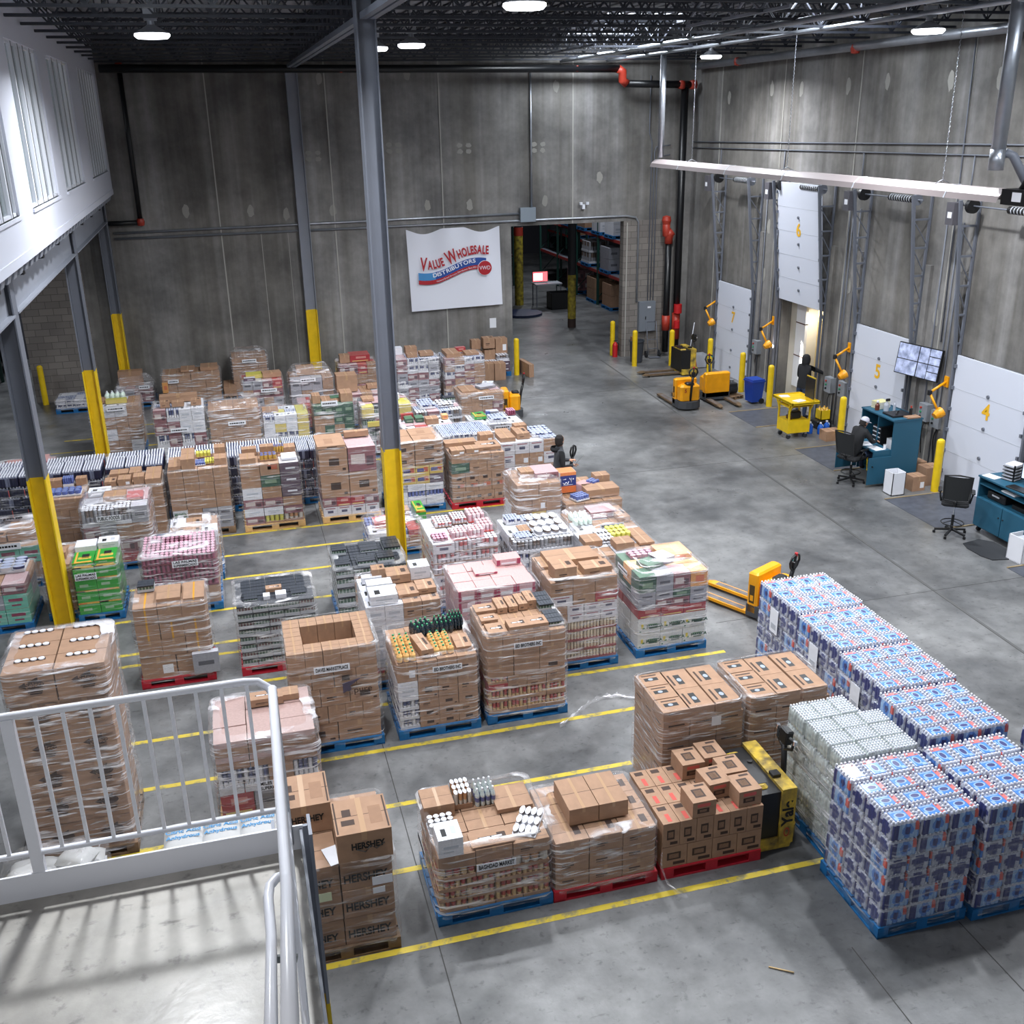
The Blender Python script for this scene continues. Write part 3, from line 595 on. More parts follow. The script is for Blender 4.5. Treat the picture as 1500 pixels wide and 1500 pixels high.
m = MB(); m.tube([(0, 0, .6), (0, 0, 1.5)], .135, REDC, 12); m.cyl((0, -.12, 1.5), .14, .3, M('valve_red', srgb(186, 30, 34), .4), 12); m.cyl((-.05, -.2, 1.0), .1, .25, M('valve_red', srgb(186, 30, 34), .4), 12); m.build('valve', t)
t = thing('sprinkler_riser', 'shorter black riser pipe with red elbow on top in the back right corner', 'pipe', (14.42, 32.85, 0))
m = MB(); m.tube([(0, 0, .15), (0, 0, 3.9)], .11, BLACKP, 12); m.build('pipe_run', t); m = MB(); m.tube([(0, 0, 3.8), (0, 0, 4.1), (.12, -.05, 4.2)], .14, REDC, 12); elbow(m, (-.1, 0, 4.55), .16); m.tube([(-.1, 0, 4.55), (-.1, 0, 4.1), (.1, 0, 4.0)], .13, REDC, 12); m.tube([(0, 0, .9), (0, 0, 1.4)], .14, REDC, 12); m.build('red_coupling', t)
t = thing('sprinkler_drop', 'black pipe with red elbow running down the back wall at left', 'pipe', (-2.2, 33.05, 0))
m = MB(); m.tube([(0, 0, 9.4), (0, 0, 5.25)], .07, BLACKP, 10); m.tube([(-1.0, 0, 5.15), (-.05, 0, 5.15)], .07, BLACKP, 10); m.build('pipe_run', t); m = MB(); elbow(m, (0, 0, 5.16), .12); elbow(m, (0, 0, 9.4), .1); m.build('red_coupling', t)
pipes('roof_pipe', 'grey roof pipe running from the back wall over the dock area, left of the pair', 'pipe', [[(10.7, 33, 9.42), (10.7, 8, 9.42)]], GALV, .055)
pipes('roof_pipe', 'grey roof pipe running from the back wall over the dock area, right of the pair', 'pipe', [[(12.2, 33, 9.42), (12.2, 8, 9.42)]], GALV, .045)
m = MB(); m.tube([(14.95, 32.6, 9.22), (14.95, 8, 9.35)], .1, GALV, 12); elbow(m, (14.95, 29.6, 9.23), .12); elbow(m, (14.95, 23.6, 9.22), .12); tag(m.build('sprinkler_branch'), 'bright steel pipe with red couplings hung along the top of the right wall', 'pipe')

# ceiling lights
LH = M('lamp_housing', srgb(150, 152, 158), .4, metal=.4)
hb = MB(); hb.lathe([(.05, .24), (.06, .1), (.2, .02), (.27, -.02), (.27, -.06)], LH, 20); hb.box(-.1, .1, -.06, .06, .16, .34, LH); hm = hb.mesh('housing')
hl = MB(); hl.lathe([(.275, -.03), (.28, -.06), (.24, -.1), (0, -.115)], LENS, 20); hlm = hl.mesh('lens')
hk = MB(); hk.tube([(0, 0, .3), (0, 0, .75)], .008, GALV, 5); hkm = hk.mesh('hook')
hn = ['at upper left above the office side', 'over the aisle left of the main column top', 'small one just behind another lamp by the main column', 'at the top edge of the view', 'over the open dock door', 'near the right edge above dock door 4'] + ['outside the view ' + k for k in ('above the landing', 'over the right-hand water row', 'over the front right corner')]
for p, lab in zip(HIGHBAYS, hn):
    t = thing('high_bay_lamp', 'round glowing high bay ceiling lamp ' + lab, 'ceiling lamp', p, 0, 'high bay lamps under the roof'); ob('housing', hm, t); ob('lens', hlm, t); ob('hook', hkm, t)
# radiant tube heater
t = thing('radiant_heater', 'long pale metal reflector of a radiant tube heater hung over the dock area', 'heater', (12.3, 21.9, 6.55))
RF = M('heater_reflector', srgb(150, 140, 140), .4, metal=.2)
m = MB(); pf = [(-.24, -.1), (-.2, .0), (-.08, .1), (.08, .1), (.2, 0), (.24, -.1), (.2, -.03), (.06, .07), (-.06, .07), (-.2, -.03)]
m.prism([(x, z) for x, z in pf], -7.3, 7.1, RF); m.build('reflector', t)
m = MB()
for y in (-6, -3.2, -.4, 2.4, 5.2): m.prism([(x * 1.02, z * 1.04 + .003) for x, z in pf[:6]] + [(0, .08)], y, y + .03, LGR)
m.build('reflector_seam', t)
m = MB(); m.tube([(0, -7.3, -.02), (0, 7.1, -.02)], .05, M('burner_tube', srgb(90, 86, 84), .5), 10); m.build('burner_tube', t)
m = MB(); m.box(-.2, .2, -7.95, -7.35, -.12, .12, BLK); m.box(-.205, -.2, -7.8, -7.6, -.06, .08, PAPER); m.tube([(0, -7.6, .12), (.05, -7.6, .3), (.3, -8.2, .1), (.5, -8.6, -.1)], .08, BLK, 10); m.build('burner_box', t)
for y in (-5.6, -.2, 4.8):
    m = MB(); z = .12; k = 0
    while z < 3.0:
        m.tube([(0, y - .012, z), (0, y + .012, z + .045)] if k % 2 else [(-.012, y, z), (.012, y, z + .045)], .007, GALV, 4); z += .04; k += 1
    m.tube([(-.15, y, .1), (0, y, .17), (.15, y, .1)], .008, GALV, 5); m.build('hanging_chain', t)
t = thing('flue_duct', 'thick shiny vertical flue duct at the right edge above the heater end', 'duct', (12.25, 14.95, 6.95))
m = MB(); m.tube([(0, 0, 0), (0, 0, 3.1)], .115, GALV, 16); m.tube([(0, 0, -.02), (0, 0, .3)], .122, GALV, 16); m.build('duct', t); m = MB(); m.tube([(.1, -.05, .25), (.22, -.1, .2), (.45, -.3, -.3)], .07, STEEL, 10); m.build('elbow', t)
pipes('flue_duct', 'thinner vertical flue duct above the far end of the heater', 'duct', [[(12.3, 28.8, 6.7), (12.3, 28.8, 9.7)]], GALV, .09)
# wall screen
t = thing('wall_screen', 'wall mounted screen showing a grid of camera pictures right of dock door 5', 'screen', (15.0, 19.95, 2.5))
t.rotation_euler = (0, math.radians(8), math.radians(12))
m = MB(); m.box(0, .06, -.62, .62, -.36, .36, BLK); m.build('screen_frame', t); m = MB(); m.tube([(.05, 0, 0), (.28, 0, .02)], .04, BLK, 8); m.build('wall_bracket', t)
m = MB(); sc1 = M('screen_picture', srgb(170, 176, 200), .3, emit=.5, var=.45, scale=7, dark=srgb(70, 76, 96)); sc1.node_tree.nodes['Principled BSDF'].inputs['Emission Color'].default_value = srgb(150, 165, 205)
for a, b, c, d in ((.02, .6, .0, .34), (.02, .6, -.34, -.02), (-.28, -.01, .0, .34), (-.6, -.3, .18, .34), (-.6, -.3, .0, .16), (-.28, -.01, -.34, -.02), (-.6, -.3, -.16, -.02), (-.6, -.3, -.34, -.18)):
    m.box(-.004, 0, a, b, c, d, sc1)
m.build('screen_picture', t)

# banner
t = thing('banner', 'white vinyl banner reading Value Wholesale Distributors on the back wall', 'banner', (7.12, 33.1, 3.33))
m = MB(); VIN = M('banner_vinyl', srgb(222, 224, 234), .5); nx, nz = 44, 22; vs = []
for j in range(nz + 1):
    v = j / nz
    for i in range(nx + 1):
        u = i / nx; x = -1.5 + 3.02 * u + .06 * (1 - v); z = -1.26 + 2.53 * v
        sag = 0
        for a, b in ((0, .38), (.62, 1)):
            if a < u < b: sag = .16 * math.sin((u - a) / (b - a) * PI) ** 1.2
        z -= sag * v ** 3; z += .06 * (u - .5) * (1 - v)
        fold = .03 * math.sin(u * 19) * v ** 2 + .012 * math.sin(u * 9 + v * 4)
        vs.append((x, -fold - .02, z))
m.add(vs, [(j * (nx + 1) + i, j * (nx + 1) + i + 1, (j + 1) * (nx + 1) + i + 1, (j + 1) * (nx + 1) + i) for j in range(nz) for i in range(nx)], VIN, True)
m.build('banner_sheet', t)
BR = M('banner_red', srgb(168, 28, 40), .5); BB = M('banner_blue', srgb(34, 72, 148), .5); BB2 = M('banner_light_blue', srgb(66, 134, 190), .5)
def wave(u): return -.30 + .36 * u * u * (3 - 2 * u) - .05 * math.sin(2 * PI * min(max(u, 0), 1)) * 1.2
def strip(x0, x1, lo, hi, m_, nm, y=-.078, n=24):
    mb = MB(); vs = []
    for i in range(n + 1):
        u = i / n; x = x0 + (x1 - x0) * u; zz = wave(u); vs += [(x, y, zz + lo), (x, y, zz + hi)]
    mb.add(vs, [(2 * i, 2 * i + 2, 2 * i + 3, 2 * i + 1) for i in range(n)], m_); return mb.build(nm, t)
x0, x1 = -1.18, 1.05
strip(x0, x1, .0, .23, BB, 'blue_band'); strip(x0, x1, -.13, -.005, BR, 'red_band'); 
mb = MB(); vs = []
for i in range(7):
    u = i / 24; vs += [(x0 + (x1 - x0) * u, -.079, wave(u)), (x0 + (x1 - x0) * u, -.079, wave(u) + .23)]
mb.add(vs, [(2 * i, 2 * i + 2, 2 * i + 3, 2 * i + 1) for i in range(6)], BB2); mb.build('light_blue_band_end', t)
def curved(txt, size, m_, xa, xb, zo, sx=1, nm='lettering'):
    adv = []
    for k, ch in enumerate(txt):
        s_ = size if not isinstance(size, dict) else size.get(k, size['d'])
        if ch == ' ': adv.append(.28 * s_); continue
        xs_ = [v.co.x for v in text_mesh(ch, s_, m_, bold=.014 if s_ > .2 else (.004 if s_ > .1 else 0)).vertices]; adv.append(max(xs_) - min(xs_) + .05 * s_)
    tot = sum(adv); sx = (xb - xa) / tot; pos = 0
    for k, ch in enumerate(txt):
        pos += adv[k]
        if ch == ' ': continue
        u = (pos - adv[k] / 2) / tot; x = xa + (xb - xa) * u; uu = (x - x0) / (x1 - x0); sl = (wave(uu + .02) - wave(uu - .02)) / (.04 * (x1 - x0))
        s_ = size if not isinstance(size, dict) else size.get(k, size['d'])
        o = ob(nm, text_mesh(ch, s_, m_, bold=.014 if s_ > .2 else (.004 if s_ > .1 else 0)), t, (x, -.083, wave(uu) + zo + (s_ - .3) * (.1 if s_ > .26 else 0)), 0, (sx, 1, 1)); o.rotation_euler = (PI / 2, -math.atan(sl), 0)
curved('VALUE WHOLESALE', {'d': .36, 0: .58, 6: .58}, BR, -1.12, 1.14, .46, .78)
curved('DISTRIBUTORS', .17, VIN, -.72, .70, .135, .85)
curved('National Brand Grocery Distributors Since 1953', .07, VIN, -.6, .72, -.07, .7)
m = MB(); T = Matrix.Translation((1.0, -.085, -.02)) @ Matrix.Rotation(PI / 2, 4, 'X'); m.cyl((0, 0, 0), .24, .004, VIN, 28, T=T); m.cyl((0, 0, .004), .225, .003, BR, 28, T=T); m.build('round_badge', t)
lettering('VWD', .17, VIN, t, (1.0, -.095, -.02), '-y', .9)
# ================================================================ PRODUCTS (unit meshes 1 x 1 x 1, origin at bottom centre)
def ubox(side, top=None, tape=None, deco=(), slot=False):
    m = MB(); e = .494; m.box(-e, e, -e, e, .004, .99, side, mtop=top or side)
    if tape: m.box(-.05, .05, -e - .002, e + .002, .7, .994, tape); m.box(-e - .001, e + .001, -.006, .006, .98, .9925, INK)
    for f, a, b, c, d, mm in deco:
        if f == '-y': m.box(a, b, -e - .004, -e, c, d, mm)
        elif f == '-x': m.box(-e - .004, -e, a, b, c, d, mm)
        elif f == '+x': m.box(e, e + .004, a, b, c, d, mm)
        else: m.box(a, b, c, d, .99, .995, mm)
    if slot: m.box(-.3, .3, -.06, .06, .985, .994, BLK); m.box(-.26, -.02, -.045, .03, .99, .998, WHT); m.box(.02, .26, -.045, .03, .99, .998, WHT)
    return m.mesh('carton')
def utray(nx, ny, can, lid, tray=BRN, th=.32, band=None, cap=.9, n=10):
    m = MB(); e = .494; m.box(-e, e, -e, e, .004, th, tray)
    for i in range(nx):
        for j in range(ny):
            cx = -e + (i + .5) * 2 * e / nx; cy = -e + (j + .5) * 2 * e / ny; r = min(e / nx, e / ny) * .96; rx_, ry_ = e / nx * .95, e / ny * .95
            T = Matrix.Translation((cx, cy, 0)) @ Matrix.Diagonal((rx_, ry_, 1, 1))
            edge = i in (0, nx - 1) or j in (0, ny - 1)
            b_ = band or can
            if edge: m.lathe([(1, .05), (1, .55, b_ if (i * 2 + j) % 3 else can), (1, .97)], can, n, T=T)
            m.lathe([(1, .95), (cap, .985), (0, .985)], lid, n, T=T)
    return m.mesh('can_tray')
def ubottles(nx, ny, body, cap, label=None, tray=None, n=9):
    m = MB(); e = .49
    for i in range(nx):
        for j in range(ny):
            cx = -e + (i + .5) * 2 * e / nx; cy = -e + (j + .5) * 2 * e / ny
            T = Matrix.Translation((cx, cy, 0)) @ Matrix.Diagonal((e / nx * .96, e / ny * .96, 1, 1))
            m.lathe([(.9, .0), (1, .06), (1, .28, label or body), (1, .52), (.95, .6), (.45, .82), (.3, .86, cap), (.36, .87, cap), (.36, .98, cap), (0, 1)], body, n, T=T)
    if tray: m.box(-e, e, -e, e, 0, .14, tray)
    return m.mesh('bottle_pack')
DECO1 = (('-y', -.3, .05, .42, .5, INK), ('-y', -.3, -.05, .3, .34, INK), ('z', .15, .35, -.2, .2, INK))
DECO2 = (('-y', -.16, .2, .32, .62, INK), ('-y', .3, .42, .1, .2, INK), ('-x', -.2, .2, .35, .6, INK), ('z', -.2, .1, -.3, .1, BRN2))
P = {}
P['c'] = ubox(BRN, BRN, TAPE)
P['cd'] = ubox(BRN, BRN, TAPE, DECO1)
P['ce'] = ubox(BRN, BRN, None, DECO2)
P['cs'] = ubox(BRN, BRN, None, DECO1, slot=True)
P['cl'] = ubox(BRN, BRN, TAPE, (('-y', .1, .4, .2, .6, PAPER),))
P['cr'] = ubox(BRN, BRN, TAPE, (('-y', -.1, .4, .5, .9, colm(196, 92, 60)), ('-y', -.1, .08, .5, .8, PAPER)))
YT = M('yellow_tape', srgb(206, 150, 50), .3)
P['ct'] = ubox(BRN, BRN, None, (('-y', -.04, .04, 0, .99, YT), ('z', -.04, .04, -.49, .49, YT)))
wtxt = (('-y', -.3, .3, .45, .6, LGR), ('-y', -.3, .1, .25, .32, LGR), ('z', -.3, -.1, -.3, .1, BLKM), ('z', .1, .3, -.2, .2, LGR))
WB = colm(212, 212, 220, .5, 0)
P['w'] = ubox(WB, WHT, None, wtxt)
P['wp'] = ubox(WB, WHT)
GT = colm(40, 110, 70)
P['wg'] = ubox(WB, WHT, None, (('-y', -.4, .4, .35, .62, GT), ('-y', -.3, .3, .15, .25, GT)))
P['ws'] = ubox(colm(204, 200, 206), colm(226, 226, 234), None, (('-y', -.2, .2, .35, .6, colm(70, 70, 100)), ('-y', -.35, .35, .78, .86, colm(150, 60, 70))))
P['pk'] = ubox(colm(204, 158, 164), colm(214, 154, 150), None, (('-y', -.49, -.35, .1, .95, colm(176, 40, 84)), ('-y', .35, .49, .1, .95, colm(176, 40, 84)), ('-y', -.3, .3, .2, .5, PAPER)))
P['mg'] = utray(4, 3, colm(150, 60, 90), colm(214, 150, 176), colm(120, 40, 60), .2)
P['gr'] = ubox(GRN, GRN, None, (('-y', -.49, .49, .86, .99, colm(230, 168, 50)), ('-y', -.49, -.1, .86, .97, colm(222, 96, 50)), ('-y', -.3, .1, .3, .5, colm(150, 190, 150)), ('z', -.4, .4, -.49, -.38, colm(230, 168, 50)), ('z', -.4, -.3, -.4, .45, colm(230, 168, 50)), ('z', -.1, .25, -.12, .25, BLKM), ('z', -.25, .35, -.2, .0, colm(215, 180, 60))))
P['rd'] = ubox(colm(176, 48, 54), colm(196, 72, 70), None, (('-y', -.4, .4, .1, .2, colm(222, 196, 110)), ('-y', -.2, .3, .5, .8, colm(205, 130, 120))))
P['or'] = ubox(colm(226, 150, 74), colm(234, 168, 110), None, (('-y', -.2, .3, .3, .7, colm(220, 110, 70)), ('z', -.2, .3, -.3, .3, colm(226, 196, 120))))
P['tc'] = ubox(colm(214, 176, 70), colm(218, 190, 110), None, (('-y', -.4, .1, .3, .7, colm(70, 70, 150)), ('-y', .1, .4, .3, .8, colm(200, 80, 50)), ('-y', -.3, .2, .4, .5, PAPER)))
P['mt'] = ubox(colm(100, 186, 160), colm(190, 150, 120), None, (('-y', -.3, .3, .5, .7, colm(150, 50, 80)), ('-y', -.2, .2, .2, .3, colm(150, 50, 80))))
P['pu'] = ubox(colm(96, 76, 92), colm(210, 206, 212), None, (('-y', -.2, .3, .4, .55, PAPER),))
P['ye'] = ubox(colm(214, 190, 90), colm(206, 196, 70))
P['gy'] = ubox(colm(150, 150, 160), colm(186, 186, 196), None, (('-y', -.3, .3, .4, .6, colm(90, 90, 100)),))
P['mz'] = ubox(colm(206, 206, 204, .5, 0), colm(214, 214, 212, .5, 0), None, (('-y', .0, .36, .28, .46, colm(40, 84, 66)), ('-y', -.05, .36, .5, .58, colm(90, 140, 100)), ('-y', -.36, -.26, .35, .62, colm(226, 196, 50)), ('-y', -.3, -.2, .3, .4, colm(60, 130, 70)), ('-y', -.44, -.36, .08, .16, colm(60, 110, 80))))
P['tr'] = utray(5, 4, colm(210, 172, 116), colm(180, 170, 164), BRN, .34, colm(186, 58, 56))
P['tg'] = utray(4, 3, colm(190, 84, 64), colm(190, 186, 168), BRN, .34, colm(120, 146, 96))
P['tw'] = utray(4, 3, colm(196, 188, 176), WHT, BRN2, .3, colm(190, 130, 80))
def ujar(side):
    m = MB(); e = .494; m.box(-e, e, -e, e, .004, .4, colm(172, 174, 180)); m.box(-e + .01, e - .01, -e + .01, e - .01, .4, .8, side); m.box(-e, e, -e, e, .8, .93, M('lid_gap', srgb(26, 28, 32), .4))
    for i in range(5):
        for j in range(3): m.cbox((-e + (i + .5) * .1976, -e + (j + .5) * .329, .965), (.18, .30, .07), M('black_lid', srgb(58, 62, 70), .35))
        m.box(-e + i * .1976 + .07, -e + i * .1976 + .12, -e + .006, -e + .012, .42, .8, colm(150, 160, 150))
    return m.mesh('jar_tray')
P['tb'] = ujar(colm(60, 92, 74))
P['tbr'] = ujar(colm(96, 56, 58)); P['tp'] = ubox(BRN2, colm(176, 140, 132), None, (('-y', -.49, .49, .6, .99, colm(176, 140, 132)), ('-y', .1, .4, .15, .45, BRN)))
P['jar'] = utray(5, 3, colm(216, 196, 168), colm(220, 200, 170), colm(150, 66, 66), .24, colm(226, 210, 180))
P['cw'] = utray(5, 4, colm(206, 200, 206), WHT, colm(150, 110, 84), .14, colm(206, 90, 90))
P['cpk'] = utray(4, 3, colm(220, 170, 180), colm(230, 176, 182), colm(206, 70, 60), .14, colm(236, 220, 224))
P['tub'] = utray(4, 3, colm(150, 150, 158), colm(220, 222, 232), WB, .2, colm(110, 90, 80))
P['blu'] = utray(5, 3, colm(70, 90, 170), colm(110, 128, 186), WB, .3, colm(90, 110, 190))
P['ylc'] = utray(4, 3, colm(214, 206, 70), colm(222, 216, 80), BRN, .2)
P['gld'] = utray(4, 2, colm(206, 160, 60), colm(92, 96, 150), BRN, .2, colm(226, 176, 60))
P['jui'] = ubottles(3, 3, JUICE, GREEN, colm(226, 190, 120))
P['col'] = ubottles(4, 3, COLA, GREEN, colm(50, 70, 84))
P['spk'] = ubottles(4, 3, FILMC, CAPW, colm(80, 90, 150))
P['mlk'] = ubottles(4, 2, M('pale_green_jug', srgb(206, 222, 210), .3), WHT)
P['scn'] = utray(5, 4, colm(214, 214, 220), M('pale_can_top', srgb(176, 184, 208), .3), colm(200, 200, 206), .3, colm(60, 70, 120))
P['snk'] = ubox(colm(140, 84, 92), colm(196, 160, 164), None, (('-y', -.4, .1, .3, .7, colm(196, 180, 176)), ('-y', .15, .4, .2, .6, colm(90, 60, 70))))
P['dkb'] = ubox(colm(54, 92, 74), colm(74, 120, 90), None, (('-y', -.3, .3, .3, .6, colm(120, 150, 120)),))
P['bag'] = None
PN = dict(tr='can_tray', tg='can_tray', tw='can_tray', tb='jar_tray', tbr='jar_tray', jar='jar_tray', cw='can_tray', cpk='can_tray', tub='tub_tray', blu='can_tray', ylc='can_tray', gld='can_tray', jui='bottle_pack', col='bottle_pack', spk='bottle_pack', mlk='jug_pack', scn='can_tray', mg='can_tray')
def pname(k): return PN.get(k, 'carton')

def upallet(m):
    mb = MB()
    for k in range(7): a = -.5 + k * (1 - .1) / 6; mb.box(-.5, .5, a, a + .1, .118, .14, m)
    for x in (-.5, -.06, .38):
        for y in (-.5, -.06, .38): mb.box(x, x + .12, y, y + .12, .022, .1, m)
        mb.box(x, x + .12, -.5, .5, .1, .118, m)
    for y in (-.5, -.05, .4): mb.box(-.5, .5, y, y + .1, 0, .022, m)
    for x in (-.5, .4): mb.box(x, x + .1, -.5, .5, 0, .022, m)
    return mb.mesh('pallet')
PAL = dict(b=upallet(PALB), r=upallet(PALR), w=upallet(PALW), d=upallet(PALD))

def film_mesh(w_, d_, z0, z1, seed, mm, dome=0, rim=.12, bulge=.012, taper=0.0, closed=False, nmul=1):
    rr = random.Random(seed); n = 72; rows = 26; thick = 1.9 if mm is FILMG else 1.0; m = MB(); vs = []; fs = []
    def ring(inset, z, amp, k):
        out = []
        for i in range(n):
            a = 2 * PI * i / n; c, s = math.cos(a), math.sin(a); q = 1 / max(abs(c), abs(s)); q = min(q, 1.33)
            nn = noise.noise(Vector((c * 2.2 + seed, s * 2.2, z * 4.5))) + .5 * noise.noise(Vector((c * 6, s * 6 + seed, z * 11)))
            e = amp * (nn + .2)
            e += .35 * amp * abs(noise.noise(Vector((c * 9 + seed, s * 9, z * 26 + c * 14))))
            out.append(((w_ / 2 - inset) * c * q + e * c, (d_ / 2 - inset) * s * q + e * s, z))
        return out
    for k in range(rows + 1):
        f = k / rows; z = z0 + (z1 - z0) * f
        vs += ring(-bulge - .012 + taper * f, z, .014 * thick, k)
    if dome:
        for f in (.35, .7, 1.0): vs += ring(.02 + (rim + .05) * f, z1 + dome * math.sin(f * PI / 2), .02, 0)
        vs += ring(w_ * .32, z1 + dome * 1.02, .02, 0)
    else:
        vs += ring(.03, z1 + .008, .01, 0); vs += ring(rim, z1 + .006, .035, 1)
    K = len(vs) // n
    for k in range(K - 1):
        for i in range(n): fs.append((k * n + i, k * n + (i + 1) % n, (k + 1) * n + (i + 1) % n, (k + 1) * n + i))
    if closed: fs.append(tuple((K - 1) * n + i for i in range(n)))
    m.add(vs, fs, mm, True); return m.mesh('stretch_wrap')

def sign(t, w_, d_, z, text, face='-y', dx=0, size=None, wid=.5, hgt=.085, rows=None):
    s = ob('paper_sign', None, t, (dx, -d_ / 2 - .045, z) if face == '-y' else (-w_ / 2 - .045, dx, z))
    if face == '-x': s.rotation_euler = (0, 0, -PI / 2)
    m = MB(); m.box(-wid / 2, wid / 2, -.002, 0, -hgt / 2, hgt / 2, PAPER); m.build('sheet', s)
    lines = text if isinstance(text, (list, tuple)) else [text]
    for i, tx in enumerate(lines):
        if not tx.strip():        # print too small to read in the photograph
            q = MB(); x_ = -wid * .42; rr = random.Random(int(z * 991 + dx * 77))
            while x_ < wid * .38:
                l_ = rr.uniform(.02, .05); q.box(x_, x_ + l_, -.004, -.002, -hgt * .14, hgt * .16, BLKM); x_ += l_ + .012
            q.build('print_mark', s); continue
        me = text_mesh(tx, 1.0, BLKM, ext=.002, bold=.015); ww = max(v.co.x for v in me.vertices) - min(v.co.x for v in me.vertices)
        hh = hgt * .82 / len(lines); o = ob('lettering', me, s, (0, -.004, hgt * (.5 - (i + .5) / len(lines)))); o.rotation_euler = (PI / 2, 0, 0); k = min(wid * .92 / ww, hh * 1.5); o.scale = (wid * .9 / ww, min(hh * 1.15, 1.7 * wid * .9 / ww), 1)
    return s
cnt = [0]
def load(label, x0, x1, y0, y1, z, layers, pal='b', film=FILM, dome=0, items=(), signs=(), name='wrapped_pallet_load', cat='pallet load', rim=.12, over=0, bulge=.012, hole=None, ranges=None, rz=0):
    cnt[0] += 1; seed = cnt[0] * 13
    w_, d_ = x1 - x0, y1 - y0; t = thing(name, label, cat, ((x0 + x1) / 2, (y0 + y1) / 2, 0), rz)
    if pal:
        o = ob('pallet', PAL[pal], t, (0, 0, 0), 0, (w_ + .02, d_ + .02, 1)); zb = .142
    else: zb = .0
    tot = sum(l[0] for l in layers); k = (z - zb) / tot; zz = zb; rr = random.Random(seed)
    for li, (h, nx, ny, types) in enumerate(layers):
        ty = types.split(); hh = h * k; top = li == len(layers) - 1
        W2, D2 = w_ - .03, d_ - .03
        mess = top and bool(items) and not hole
        for i in range(nx):
            for j in range(ny):
                if not (top or i in (0, nx - 1) or j in (0, ny - 1)): continue
                if top and hole and hole[0] <= i <= hole[1] and hole[2] <= j <= hole[3]: continue
                if '/' in types and len(ty) == nx: cand = ty[i].split('/'); p = cand[j % len(cand)]
                else: p = rr.choice(ty)
                sx, sy = W2 / nx, D2 / ny
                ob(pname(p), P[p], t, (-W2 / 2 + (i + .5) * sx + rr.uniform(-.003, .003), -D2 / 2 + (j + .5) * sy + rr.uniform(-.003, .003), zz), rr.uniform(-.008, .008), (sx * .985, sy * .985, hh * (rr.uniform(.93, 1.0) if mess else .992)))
        zz += hh
    for it in items:
        p, fx, fy, a, b, c = it[:6]; rot = it[6] if len(it) > 6 else 0; zo = it[7] if len(it) > 7 else 0
        ob(pname(p), P[p], t, (-w_ / 2 + fx * w_, -d_ / 2 + fy * d_, z + .002 + zo), rot, (a, b, c))
    if film: ob('stretch_wrap', film_mesh(w_, d_, .1, z + .01 + over, seed * .37, film, dome, rim, bulge), t)
    for s in signs: sign(t, w_ + .03, d_ + .03, *s[0], **(s[1] if len(s) > 1 else {}))
    return t
def loose(p, name, label, x, y, z, a, b, c, rz=0, cat='carton', group=None):
    return tag(ob(name, P[p], None, (x, y, z), rz, (a, b, c)), label, cat, group)

